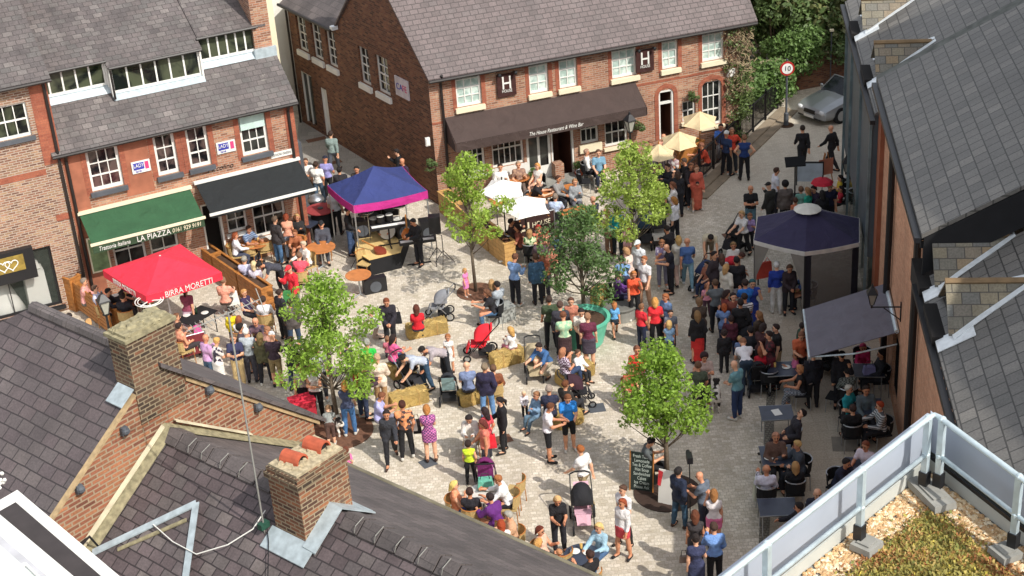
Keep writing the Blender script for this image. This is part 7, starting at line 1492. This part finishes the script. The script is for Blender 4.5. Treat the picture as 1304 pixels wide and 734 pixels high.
p(628,470,'sit','u','coat:8a5034','trousers:3a3a40','short:6a4c38','person in a brown jacket just right of the navy coated woman')
p(636,511,'stand2','l','coat:1c1a1f','trousers:1a1a1e','pony:1c1414','woman with a black ponytail in a black cardigan over white')
p(597,534,'sitphone','d','coat:e9e4dc','trousers:d9d2c4','long:241a18','dark haired woman in cream holding something white')
p(617,524,'stand','ul','tee:e0505c','trousers:33333c','long:2c1a1c','woman in a rose red tee with dark hair in the middle of the group')
p(614,540,'stand2','l','vest:ea8470','trousers:4a4a54','long:6a2c24','woman in a coral vest carrying a big red bag')
p(596,566,'stand','u','vest:dcf83a','trousers:1f1f24','short:33221a','child in a fluorescent yellow bib',.74)
p(701,519,'hold','r','tee:f2eff4','shorts:17171c','short:6a3f26','young man in a white tee and black shorts')
p(723,508,'hold','d','tee:2f8fe8','shorts:17171c','short:7a4a2c','man in a bright blue tee and black shorts')
p(739,573,'walk','ul','tee:f4f2f0','trousers:a5926e','short:a5602f','man in a white tee and khaki trousers walking alone')
p(492,528,'walk','d','coat:33353c','trousers:1b1b20','long:2a1c1a','dark haired woman in a grey gilet with white sleeves walking towards the roof')
p(512,516,'stand','u','tee:floral/f0a06c/4a3a3a','trousers:19191d','short:4a2418','woman in a peach patterned top with a white bag')
p(543,521,'stand','u','dress:plaid/d478b4/5a3a6c','miniskirt:plaid/d478b4/5a3a6c','long:b5793f','girl in a pink and purple check dress')
p(440,574,'stand','u','tee:f27ab4','shorts:4a4a60','curly:6a3824','child in a pink top beside the slate roof edge',.6)
# near tables
p(579,618,'sit','r','vest:ee9a72','trousers:3a4c90','long:f0d27a','blonde woman in a peach top seated at the round table by the roof edge')
p(598,627,'sit','u','tee:24222a','trousers:2a2a30','short:3a221a','man in a black tee sitting with his back to the roof edge')
p(634,611,'sitlean','l','long:f4f4f4','trousers:2b2b36','short:a5683c','sandy haired man in a white shirt leaning over the round table')
p(624,634,'sitlean','ul','coat:6a2a80','trousers:1f1d26','short:2a1c1c','diner wrapped in a purple shawl at the round table')
p(647,657,'sit','l','tee:dcae8a','trousers:b59a76','short:a8a49a','grey haired man in a tan shirt seated on a wooden chair')
p(638,668,'sit','u','tee:f2e6e2','trousers:8a8a94','long:a3431e','red haired woman in a white top at the slate roof edge')
p(710,638,'hold','d','tee:1d1b20','trousers:26262e','bob:d8ad76','blonde woman in an off shoulder black tee standing among seated friends')
p(688,676,'sit','dr','vest:e8c0a8','trousers:1c1c22','bob:6a2c1a','woman in sunglasses and a pale top on a black chair')
p(686,692,'sit','ur','tee:eceaf0','trousers:5a5ac0','long:d5a05a','blonde girl in a white top next to the roof edge',.8)
p(712,704,'sit','ul','vest:e08a70','trousers:6262c4','short:c99066','small child in orange and blue beside the blonde girl',.6)
p(762,672,'sit','dl','long:a9cfe4','trousers:4a6a92','long:e2c27e','blonde woman in a pale blue shirt seated by the black pushchair')
p(751,707,'sit','ul','tee:1e1c20','trousers:d9b25e','short:3a221a','man in a black tee seated at the round table at the bottom edge')
p(793,624,'stand','dl','tee:f4f3f4','trousers:19191e','short:5a3f30','man in white tee and black trousers with his arm round a woman')
p(792,641,'stand','dl','long:f1eeee','miniskirt:d84a54','bob:9c4a28','woman in a white top and red edged skirt beside the white tee man')
p(864,601,'stand','ur','coat:1f2a42','trousers:34546c','short:26201f','man in a navy jacket and jeans looking at the camera tripod')
p(891,607,'hold','ul','tee:66707e','trousers:2b3242','bald','bald man in a grey shirt operating a camera on a tripod')
p(909,629,'stand','u','vest:eee6e6','miniskirt:ea7aa8','long:9c6a3a','girl with long light brown hair, white top and pink skirt')
p(885,656,'stand','u','vest:3f3a3c','trousers:3a3a44','long:6a3a22','long haired girl in a charcoal vest between the bald cameraman and navy dress')
p(886,687,'stand','u','dress:3c4264','longskirt:3c4264','bun:2c2220','woman in a long navy dress with a white patterned bag')
p(909,672,'stand','u','long:7ba4e4','trousers:15151b','short:4a342a','man in a light blue shirt and black trousers at the bottom edge')
p(829,563,'sitphone','r','tee:5c6264','trousers:17171c','short:2a2020','woman in a grey top partly hidden behind the chalkboard on a bench')
# right crowd
p(811,446,'sit','d','tee:ee3030','trousers:6b3c34','short:7a4a34','man in a bright red tee seated left of the chalkboard tree')
p(802,470,'sit','d','vest:c86048','trousers:33262a','long:33201c','dark haired woman in rust red seated below the man in the bright red tee')
p(834,384,'stand2','u','tee:ee2f38','trousers:17171c','long:d29a52','blonde woman in a red tee printed with white, back turned')
p(817,391,'stand','ur','tee:e6303c','trousers:232a44','short:8a6244','boy in a red tee with a blue bag next to a blonde',.86)
p(847,379,'stand','dl','tee:6a86b0','trousers:2c2c38','bob:9c5c34','woman with chestnut hair in a dusty blue top right of the red tees')
p(854,399,'stand','d','tee:7b808c','trousers:2a2a33','short:2c1c18','dark haired boy in a grey top facing the camera',.82)
p(852,413,'stand','u','tee:9cc4ea','trousers:5a6a8a','bob:d5b070','fair haired child in a light blue top above the tree crown',.72)
p(807,350,'stand','d','tee:f2603a','trousers:1b1a1e','bob:b8733e','woman in an orange top and white cardigan with black leggings')
p(820,331,'stand','dl','tee:f0eef0','trousers:c89c7c','short:a0603a','girl in a white tee and tan trousers in the middle of the lane crowd')
p(812,311,'stand','dl','coat:e4e9ee','trousers:3a2e30','cap:e6eaee','woman in a white hooded top by the pub tree')
p(792,332,'bend','u','tee:7ba0cc','trousers:2a2e48','short:241c1c','person in a light blue tee stooping beside the round stone bench')
p(788,350,'sit','r','long:6a3c88','trousers:2b2c4a','short:2c2020','person in purple seated behind the dark tree')
p(797,320,'stand','ul','vest:e9d0c4','shorts:d5b098','bob:b48a60','woman in a pale pink vest between the two trees')
p(849,316,'hold','l','tee:1d1f2e','trousers:17181f','bald','bald man in a black polo and black trousers in the lane')
p(843,310,'phone','d','tee:floral/e6e0ea/9a8ab0','trousers:8c8ca0','bob:8c5c3a','woman in sunglasses and a flowery top behind the man in the black polo')
p(864,305,'walk','u','coat:eae3d6','trousers:d6b4a4','long:c9a062','woman with very long blonde hair in a cream cardigan')
p(875,308,'walk2','u','tee:4d6da4','trousers:7ba0b0','bald','bald man in a blue tee and pale jeans walking up the lane',1.,False,shoes='e8e8ea')
p(849,292,'push','ul','coat:2b262a','trousers:5c7c96','short:2a2020','person in a dark jacket and jeans pushing the big double pushchair')
p(858,255,'stand','ul','long:f0f0f6','trousers:1b1b24','bob:b07a3e','woman in a white blouse and black trousers by the double pushchair')
p(856,236,'stand','l','long:f1ece8','trousers:c8a99a','bob:7a4c34','woman in a cream blouse above the double pushchair')
p(841,247,'stand','d','coat:26262c','trousers:26262c','short:a58a74','man in a black coat left of the cream blouse')
p(850,213,'stand','dl','coat:22232b','trousers:22222a','short:3a2a24','man in black drinking beside the lower beige parasol')
p(834,214,'stand','d','coat:2a2c33','trousers:22222a','short:33261f','second man in black standing below the lower beige parasol')
p(863,222,'stand','u','coat:1f2026','trousers:1f1f26','bob:4a3428','woman in a long black coat between the parasols and the pushchair')
p(871,206,'phone','l','coat:23242c','trousers:22222a','short:46362c','man in black next to the railings below the beige parasols')
p(880,212,'push','d','coat:2a2428','trousers:23232b','long:7a4f38','brown haired woman in black with the dark pushchair by the railings')
p(887,215,'stand','d','coat:d86650','longskirt:d4684f','bob:8a5a3c','woman in a long coral orange coat at the end of the railings')
p(800,287,'walk','u','tee:f0b8c0','shorts:d9a490','bob:9a6848','girl in a pale pink tee beside the trunk of the pub tree')
p(785,268,'stand','u','long:16a3a8','trousers:17242c','short:3a2a24','man in a turquoise shirt just left of the pub tree trunk')
p(772,271,'stand','ul','tee:d5b08c','trousers:8a6a54','bob:c79c66','blonde woman in a beige top next to the turquoise shirt')
p(932,167,'hips','d','tee:e04a34','trousers:33363e','short:9a7a64','man in a red tee with hands on hips between two officers')
p(925,171,'stand','ur','tee:26385c','trousers:15161c','cap:ebebe8','police officer in black with a white topped cap, left of the man in red')
p(948,176,'hips','u','vest:1f3c78','trousers:15161c','short:8a6248','police officer in a black and blue vest, back turned')
p(1022,164,'walk','u','long:1b1a1e','trousers:1d1c20','short:33261f','man all in black walking away with one hand raised, the left of the pair',shoes='cfcac4')
p(1058,164,'walk','ul','long:1d1c20','trousers:1f1e23','bald','balding man all in black walking away, the right of the pair')
p(956,241,'fold','d','tee:17171b','trousers:5f8290','bald','bald man in a black tee and light jeans with folded arms')
p(979,237,'phone','ul','coat:33332f','trousers:2a2a2c','cap:241f1e','man in a long dark green coat and cap')
p(989,218,'stand','r','tee:e9e9f2','trousers:2b2c36','short:4a2e22','young man in a white tee beyond the dark coated man')
p(1000,235,'stand','u','coat:6a5f5a','trousers:1f1f24','curly:1a1212','woman with big black hair in a grey brown jacket')
p(1028,243,'stand','ul','tee:2aa88c','trousers:c0b4a8','bob:9a7048','woman in a green top behind the purple gazebo')
p(1020,242,'stand','u','tee:8cc4b4','shorts:d9a080','short:7a5a44','child in mint green behind the purple gazebo',.78)
p(1036,241,'stand','dl','coat:3a2c44','trousers:26262c','bob:2a1c1c','dark haired woman right of the green topped woman')
p(1047,247,'stand','u','coat:1d1c20','trousers:19191d','long:241c1a','woman in black directly behind the gazebo peak')
p(1057,238,'stand','d','tee:222440','trousers:1f1f28','short:8a5a4a','man in a dark navy polo behind the gazebo')
p(1013,256,'stand','u','vest:e0805c','shorts:c88a6c','short:5a3a2c','child in an orange vest beside the big haired woman',.72)
p(1070,227,'sit','l','tee:d9b834','trousers:3a3a30','short:2a1c1a','child in yellow at the fruit stall under the wall lantern',.74)
p(1071,241,'sit','l','tee:c8283c','trousers:4a4030','short:2a1c1a','child in red under the wall lantern',.74)
p(944,273,'push','dl','tee:eeebea','trousers:1c1b20','bob:c09a68','woman in a white top pushing a black pushchair')
p(955,276,'stand','d','tee:b49ad0','trousers:26242e','short:8a5a40','child in a lilac tee beside the woman in the white top',.74)
p(905,303,'bend','d','tee:d9ccb0','shorts:8a7c66','short:241c1a','man in a cream tee and sunglasses stooping over a child')
p(900,337,'sit','dl','tee:b0705a','trousers:2c3a5c','long:1d1517','dark haired girl sitting at the left edge of the queue',.84)
p(910,325,'stand','dr','coat:3a3036','trousers:2a2a34','short:241a1a','person in dark clothes facing the cream tee man')
p(919,328,'stand','u','tee:b9babd','trousers:2c3448','long:5c4034','woman in a light grey top at the top left of the queue')
p(925,341,'stand','ur','coat:e6dfd0','trousers:d6d2c8','bob:c79a64','blonde woman in a cream coat in the queue')
p(934,313,'stand','d','tee:ebe6e0','trousers:2a2a33','long:8a6a44','woman in a white tee near the pushchair at the head of the queue')
p(938,332,'stand','u','coat:1e1c22','trousers:dadbe6','short:1c1617','person in a black top and white trousers in the queue')
p(944,326,'bend','r','coat:d9283c','trousers:1f2230','short:5a3a30','person in a scarlet coat by the gazebo post')
p(949,361,'stand','u','tee:2a78d0','trousers:2a3450','short:33241f','person in a royal blue top by the gazebo entrance')
p(958,361,'stand','d','dress:26409c','longskirt:26409c','short:2a5a5c','woman in a long royal blue dress')
p(911,361,'stand','u','tee:666c70','trousers:1d1f29','short:5a4230','man in a grey tee and black trousers in the queue')
p(900,365,'stand','u','tee:f0a0b4','trousers:5a3a4a','short:8a5a44','small child in pink held beside the grey tee man',.66)
p(926,374,'stand','r','coat:7a3430','trousers:3a2428','bob:33201d','dark haired woman in a brick red coat')
p(934,378,'stand','d','tee:8a4a3c','trousers:33262a','long:2a1c1a','woman in a rust top in the thick of the queue')
p(948,379,'stand','u','tee:stripe/e3e0e0/6a6468','trousers:2a2a33','short:33241f','person in a striped white shirt left of the long blue dress')
p(943,386,'stand','u','coat:1c1b1f','trousers:19191d','short:241a1a','man in black trousers and black jacket below the striped shirt')
p(890,384,'stand','u','coat:4a3d34','trousers:2b2a2e','long:7a5c40','woman with long brown hair in a brown coat, left edge of the queue')
p(888,401,'stand','u','coat:1c1b1f','longskirt:d9302c','bob:8a6a44','woman in a black coat over a long red skirt')
p(922,391,'stand','u','coat:7b98cc','trousers:2a3250','bob:b0582c','ginger haired girl in a light blue jacket',.82)
p(931,407,'stand','u','coat:5a2436','trousers:26304c','short:33221f','child with a maroon rucksack beside the ginger haired girl',.76)
p(922,425,'stand','u','coat:1c1b1f','trousers:1d1d22','short:33221f','child all in black below the maroon rucksack',.78)
p(966,401,'stand','ul','coat:4a3c30','trousers:26262c','bob:8c6440','woman with light brown hair in a dark brown top')
p(956,421,'sit','u','coat:23242c','trousers:26262c','short:1c1617','dark haired person in black behind the pale hat')
p(942,432,'sit','u','tee:8ca4d4','trousers:5a7aa8','short:d8b078','small fair child in light blue in the pushchair',.6)
p(972,417,'stand','ur','tee:4a2a2c','trousers:26262c','long:2a1c1a','woman in dark patterned red beside the boy in the black tee')
p(979,427,'stand','l','tee:floral/6a2c34/2c2024','longskirt:6a1f2c','short:2a1c1a','woman in a wine red patterned dress')
p(988,418,'stand','l','tee:1b1a1d','trousers:a38a64','short:2c1d18','teenage boy in a black tee and khaki trousers')
p(946,436,'bend','u','tee:f3f0f4','trousers:2f4256','short:9a6c50','woman in a white tee and navy jeans bending over a pushchair')
p(969,446,'sit','u','vest:d62438','trousers:26222a','bob:8c4c30','woman in a scarlet vest seated with her back turned')
p(935,465,'stand','ul','tee:floral/78a6ae/6596a2','trousers:2c3f68','bald','bald man in a teal patterned shirt and jeans')
p(889,466,'stand','u','tee:4c5645','trousers:1b1c22','short:6b4a34','man in a moss green tee walking the dog')
p(897,455,'stand','d','tee:c0a8a0','trousers:3a3436','curly:2c161a','woman with dark curly hair beyond the man in moss green')
p(989,338,'stand','u','long:2440a0','trousers:e9e7e2','short:ecebe6','white haired woman in a blue jacket and white trousers at the gazebo stall')
p(1006,342,'stand','d','coat:3a2c30','trousers:2a2a30','bob:6a4a34','stallholder inside the purple gazebo')
p(1020,350,'sitlean','l','tee:5a7ac0','trousers:2a2a30','bob:8c6240','person in blue at the stall table with the green bag')
# cafe on the right
p(1013,453,'sit','l','tee:e77aa4','trousers:33333c','pony:2a1a1a','dark haired girl in pink seated at the far cafe table',.84)
p(1018,470,'sit','l','vest:1d1b20','trousers:plaid/9aa0a8/5a606a','long:c98a5c','blonde woman in a black top and check trousers seated with crossed legs')
p(1036,452,'stand','u','coat:1a1b26','trousers:15161d','short:2a2020','tall person in navy black standing just under the grey awning corner')
p(1023,416,'stand','r','coat:2f4a38','trousers:2a2a33','short:3a2c26','man in a dark green top left of the grey awning')
p(1021,428,'hold','d','tee:e0714a','trousers:33343c','short:8a5a40','person in an orange shirt half hidden by the grey awning')
p(1021,527,'recline','l','long:2c2a33','trousers:33232a','short:1d1617','man lounging back in a black chair with his legs stretched out')
p(988,557,'sit','d','coat:6a5045','trousers:17171c','short:c08a70','man in a brown jacket over black facing the camera at the table')
p(1015,567,'sit','l','coat:4a525e','trousers:2c303a','short:c9a468','blond man in a blue grey jacket seated with a drink')
p(976,598,'sit','u','long:e4e2f2','trousers:17171c','bald','bald man in a white shirt seated with his back to the camera')
p(1013,594,'sit','u','long:1b1b21','trousers:17171c','bob:b58a58','blonde woman in black seated next to the bald man in white')
p(1078,590,'sitlean','dr','coat:23283f','trousers:5a3634','short:241a1a','person in navy hunched at the table by the guard rail')
p(1102,568,'sit','dl','tee:f0e2ec','trousers:4a4450','short:8a4c34','person in a pale pink top next to the guard rail')
p(1041,629,'sit','d','coat:262838','trousers:23232b','bald','bald ruddy man whose head shows above the guard rail')
p(1017,646,'sit','l','coat:1f1f28','trousers:1f1f26','short:241c1a','dark haired person partly behind the guard rail at the lowest table')
p(1081,496,'sit','dr','tee:1f97a0','trousers:2a2e36','short:c3c0b4','grey haired person in a teal tee at the crowded table')
p(1086,521,'sit','u','long:19181c','trousers:19191d','short:3a2620','person in black with back turned at the crowded table')
p(1120,517,'sit','l','long:stripe/d0d2d0/5c6064','trousers:1c1c22','short:a5421f','red haired person in a grey striped jumper')
p(1079,473,'sit','u','long:plaid/8f9690/4a504c','trousers:2b2d33','short:241c1a','person in a grey check shirt under the edge of the grey awning')
p(1103,497,'sit','d','coat:5c6a70','trousers:2b2d33','short:33261f','person in a blue grey jacket on the wall side of the crowded table')
p(1072,453,'stand','d','coat:24232a','trousers:1f1f26','cap:1d1c20','person in a dark hat just under the grey awning')
p(1099,443,'sit','d','coat:e83a78','trousers:33262e','short:c8406c','child in a puffy bright pink jacket under the grey awning',.8)
p(1122,451,'sit','l','coat:33343a','trousers:2a2a30','short:2a201d','person in charcoal by the wall under the grey awning')
# pub terrace
p(637,213,'sit','d','long:f4f2ec','trousers:5a5a60','short:3a281e','man in a white shirt seated against the pub window')
p(660,210,'sit','d','tee:floral/b08c74/8a6a5c','trousers:6a5a50','short:b5967c','older person in a brown patterned shirt seated by the pub wall')
p(684,212,'sit','dl','vest:e9e6de','shorts:c8a08a','bob:dc9c58','blonde woman in a white vest beside the pub double doors')
p(686,232,'sitlean','r','tee:1f1c20','trousers:5c5c66','bald','bald ruddy man in a black tee at the orange timber table')
p(711,228,'sit','dr','coat:8f8c8a','trousers:3c3e46','short:4a2c1e','man in a grey cardigan behind the orange timber table')
p(732,232,'sit','d','coat:9a9da0','trousers:5a5a62','long:a57a54','woman in sunglasses and grey at the right of the orange timber table')
p(707,251,'sit','u','long:bccbe6','trousers:4a5a72','short:8a7a6c','person in a pale blue shirt with back to the dark tree')
p(747,194,'sit','r','long:f2efea','trousers:26222a','short:b08c76','grey haired person in a white blouse below the right hand pub window')
p(762,195,'sit','d','tee:7aa4bc','trousers:232a3a','short:6a4c3a','person in a light blue shirt beside the pub tree')
p(755,255,'sit','ul','long:23263e','trousers:26262e','short:c79478','balding man in a navy jumper between the two tree crowns')
p(845,175,'sit','d','tee:d9a088','trousers:4a4044','bald','bald man seated in the sun between two beige parasols')
p(828,183,'sit','dl','tee:c8805c','trousers:4a4044','short:7a5a44','person in a tan tee left of the middle beige parasol')
p(893,186,'sitlean','l','tee:e0553a','trousers:33262a','short:8a5a44','person in an orange red shirt at a planter table by the railings')
p(918,162,'sit','d','tee:4a7ad0','trousers:e4e4ea','short:3a2a24','person in blue at the top end of the beige parasols')
p(858,198,'sit','dl','tee:floral/e9e2dc/b08c94','trousers:3a3a40','bob:a57a54','woman in a flowery white top under the middle beige parasol')
p(685,291,'sit','d','vest:e88a70','trousers:33262a','bob:a52c24','red haired woman in a coral top in front of the H banner')
p(695,296,'sit','ul','vest:f0a48c','trousers:4a4048','bun:8c3c28','woman in a peach vest with back turned by the H banner')
p(674,296,'sit','u','tee:floral/3f7a3c/e4ecc0','trousers:2f5a34','bob:b08a5c','blonde woman in a green flowery dress by the H banner')
p(688,307,'sit','u','coat:5a4650','trousers:4a3c44','short:5a3a34','person in a plum jacket in front of the H banner')
p(709,298,'sit','ul','tee:5a7a98','trousers:3a4250','short:8a7058','person in a steel blue shirt at the left of the dark tree')
p(651,283,'sit','r','coat:3a2422','trousers:2a2022','short:1d1414','dark haired person in brown under the front white parasol')
p(658,290,'sit','l','tee:8c4a3c','trousers:33262a','bob:2c1a1a','dark haired woman in red brown at the planter corner under the white parasol')
p(702,318,'sit','d','tee:b07058','trousers:4a3a34','bob:4a3024','woman in a clay pink top just left of the dark tree crown')
# musicians
p(526,283,'hold','dl','coat:1d1b1e','trousers:1f1f26','short:1d1617','guitarist in black playing an orange brown guitar at the stage edge')
p(490,279,'sitlean','d','tee:26242a','trousers:26262c','short:2a201d','drummer in black sitting behind the drum kit')
me_ = dogmesh(); me_.materials.append(dm)
for px, py, rz, s_, lb in ((912, 520, R(170), 1., 'black and white dog on a lead beside the moss green tee'), (433, 552, R(200), .95, 'white and dark dog sitting on the tree grate beside the woman in navy')):
    o = bpy.data.objects.new('dog', me_); COL.objects.link(o); q = P(px, py); o.location = (q[0], q[1], 0 if px > 600 else .03); o.rotation_euler.z = rz; o.scale = (s_,)*3; tag(o, lb, 'dog', 'dogs'); m = MB(); m.tube([(.065*math.cos(a), -.34+.02*math.sin(a), .54+.06*math.sin(a)) for a in [2*PI*k/12 for k in range(13)]], .009, 4, close=False); m.build('collar', MT['blackm'], o)
# chairs beneath everyone seated at a table
STOP = {'a', 'in', 'the', 'and', 'with', 'at', 'of', 'on', 'his', 'her', 'by', 'to', 'beside', 'behind', 'near', 'under', 'from', 'just', 'next', 'seated', 'facing', 'sitting', 'back', 'shirted', 'over', 'white', 'black', 'pale', 'partly', 'against'}
for o, J, s, rz, pz in PEOPLE:
    lb = o['label']; pose_sit = pz.startswith('sit') or pz == 'recline'
    if not pose_sit or 'hay' in lb or 'bench' in lb or 'bale' in lb or 'toddler' in lb or 'grey box seat' in lb or 'couple' in lb or 'pale grey sit' in lb or 'planter' in lb or 'pushchair' in lb or 'hot pink' in lb or 'plaid' in lb: continue
    w = lb.split()[:11]
    while w[-1] in STOP: w = w[:-1]
    pel = J['pel']*s; kind = 'black' if (o.location.x > 4.5 or 690 < 0) else 'wood'
    if o.location.x > -1 and o.location.y > 40: kind = 'black'
    chair_at((o.location.x, o.location.y), rz, 'chair of the '+' '.join(w), kind, 'cafe chairs in use').scale = (1, 1, 1.05)
# ---- parked car ----
cr = P(1049, 156, .25); cl_ = P(1013, 143, .25); wd = (cr-cl_)[:2]; wdn = wd/np.linalg.norm(wd); an = math.atan2(wdn[1], wdn[0]); ctr = (cr+cl_)[:2]/2
car = thing('parked_car', 'silver two door convertible parked nose out by the brick boundary wall', 'car', (ctr[0], ctr[1], 0), an); SIL = plain('silver_paint', 'a9adb0', .28, .6, var=.03); GL = plain('car_glass', '1a1f24', .08)
# local: x = car's width, front at y=0, body runs to +y
secs = [(-.02, .62, .30, .52, .50), (.10, .80, .24, .62, .58), (.45, .86, .22, .72, .68), (1.0, .87, .22, .84, .76), (1.45, .87, .22, .90, .82), (2.6, .87, .22, .92, .84), (3.6, .86, .24, .92, .84), (4.2, .82, .28, .88, .8), (4.5, .70, .36, .8, .7)]
m = MB(); rings = []
for y, hw, zb, zt, zs in secs: rings.append([(-hw*.9, y, zb), (-hw, y, zb+.14), (-hw, y, (zb+zs)/2+.08), (-hw*.93, y, zs), (-hw*.55, y, zt), (0, y, zt+.02), (hw*.55, y, zt), (hw*.93, y, zs), (hw, y, (zb+zs)/2+.08), (hw, y, zb+.14), (hw*.9, y, zb)])
K = len(rings[0]); vs = [v for r_ in rings for v in r_]; fs = []
for i in range(len(rings)-1):
    for k in range(K):
        if i in (4, 5) and k in (4, 5) : pass
        k2 = (k+1) % K; fs.append((i*K+k, i*K+k2, (i+1)*K+k2, (i+1)*K+k))
fs += [tuple(range(K)), tuple(reversed([(len(rings)-1)*K+k for k in range(K)]))]
m.add(vs, fs); local(car, m, 'body', SIL, smooth=False)
m = MB(); m.bx(-.68, .68, 1.75, 3.5, .90, .955); local(car, m, 'cockpit', MT['blackm'])
m = MB(); m.slab([(-.72, 1.35, .90), (.72, 1.35, .90), (.60, 1.95, 1.32), (-.60, 1.95, 1.32)], (0, .02, 0)); w_ = local(car, m, 'windscreen', GL)
m = MB(); m.tube([(-.74, 1.35, .88), (-.62, 1.96, 1.34), (.62, 1.96, 1.34), (.74, 1.35, .88)], .03, 6); m.build('frame', SIL, w_)
for x in (-.36, .36): m = MB(); m.box((x, 2.6, 1.02), (.5, .5, .15)); m.box((x, 2.9, 1.18), (.46, .14, .5), 0, 0, .8); local(car, m, 'seat', MT['blackm'])
m = MB(); m.bx(-.62, .62, 3.1, 3.55, .96, 1.08); local(car, m, 'folded_roof', MT['blackm'])
for x in (-.58, .58): m = MB(); m.ball((x, .06, .53), .14, 0, 12, (1.15, .6, .75)); h_ = local(car, m, 'headlight', plain('headlight_glass', 'd9dcdc', .1), smooth=True)
m = MB(); m.box((0, -.0, .50), (.62, .05, .15), 0, 0, .9); local(car, m, 'grille', MT['black']); m = MB(); m.box((0, -.05, .33), (.52, .02, .11)); local(car, m, 'number_plate', MT['white'])
m = MB(); m.bx(-.6, .6, -.035, .0, .24, .29); local(car, m, 'air_intake', MT['black'])
for x in (-.92, .92): m = MB(); m.ball((x, 1.55, .95), .1, 0, 8, (.9, .6, .6)); local(car, m, 'mirror', SIL, smooth=True)
for x in (-.80, .80):
    for y in (.82, 3.6):
        m = MB(); s_ = 1 if x > 0 else -1; m.tube([(x-.06*s_, y, .32), (x+.1*s_, y, .32)], .32, 24); w_ = local(car, m, 'wheel', MT['blackm'], smooth=False); m = MB(); m.tube([(x+.101*s_, y, .32), (x+.112*s_, y, .32)], .2, 20); m.build('rim', MT['steel'], w_)
# ---- pot plants and hanging baskets ----
for px, py, z, lb, hang in ((549, 208, 1.9, 'hanging basket on the pub corner by the drainpipe', 1), (884, 122, 2.3, 'hanging basket between the arched door and arched window', 1), (814, 158, 2.0, 'hanging basket behind the heritage street lantern', 1), (680, 212, .4, 'leafy potted shrub left of the pub double doors', 0), (738, 213, .4, 'leafy potted shrub right of the pub double doors', 0)):
    x, zz = PB.on(px, py, -.3); o = thing('hanging_basket' if hang else 'pot_plant', lb, 'hanging basket' if hang else 'pot plant', PB.W(x, -.3, (zz-.1) if hang else 0), 0, 'baskets and pots on the pub front'); zc = 0 if hang else .55; m = MB()
    if hang: m.lathe([(.02, -.16), (.14, -.08), (.18, .02)], n=12)
    else: m.lathe([(.14, 0), (.2, .36), (.17, .36)], n=14)
    local(o, m, 'pot', MT['terra'] if not hang else MT['soil']); cl2 = [(random.uniform(-.12, .12), random.uniform(-.12, .12), zc+random.uniform(-.1, .22), .13) for k in range(8)]; mesh_quads('foliage', leaves(500, cl2, .04, 5), LB2 if not hang else LB, o)
# manual bits
for px, py, lb in ((612, 250, 'small cardboard box on the timber bench by the slim tree'),): pass
# ---------------- light ----------------
w = bpy.data.worlds.new('World'); SC.world = w; w.use_nodes = True; nt = w.node_tree
sk = nt.nodes.new('ShaderNodeTexSky'); sk.sky_type = 'NISHITA'; sk.sun_disc = False
SUN_EL = R(45); SUN_AZ = math.atan2(-.727, .687)
sk.sun_elevation = SUN_EL; sk.sun_rotation = PI/2-SUN_AZ; sk.air_density = 1.0; sk.dust_density = 2.0; sk.altitude = 0
hs = nt.nodes.new('ShaderNodeHueSaturation'); hs.inputs['Saturation'].default_value = .3; nt.links.new(sk.outputs[0], hs.inputs['Color']); nt.links.new(hs.outputs[0], nt.nodes['Background'].inputs[0]); nt.nodes['Background'].inputs[1].default_value = .15
sl = bpy.data.lights.new('sun', 'SUN'); sl.energy = 2.75; sl.angle = R(.5); sl.color = (1, .95, .87)
so = bpy.data.objects.new('sun', sl); COL.objects.link(so)
d = Vector((math.cos(SUN_EL)*math.cos(SUN_AZ), math.cos(SUN_EL)*math.sin(SUN_AZ), math.sin(SUN_EL)))
so.rotation_euler = d.to_track_quat('Z', 'Y').to_euler()
SC.view_settings.view_transform = 'Standard'; SC.view_settings.look = 'None'; SC.view_settings.gamma = 1; SC.view_settings.exposure = .66
SC.view_settings.use_curve_mapping = False
SC.render.engine = 'CYCLES'; SC.cycles.max_bounces = 5
for lb, ns in LABELS.items():
    if len(ns) > 1: print('DUPLICATE LABEL', lb, ns)
print('objects', len(bpy.data.objects))
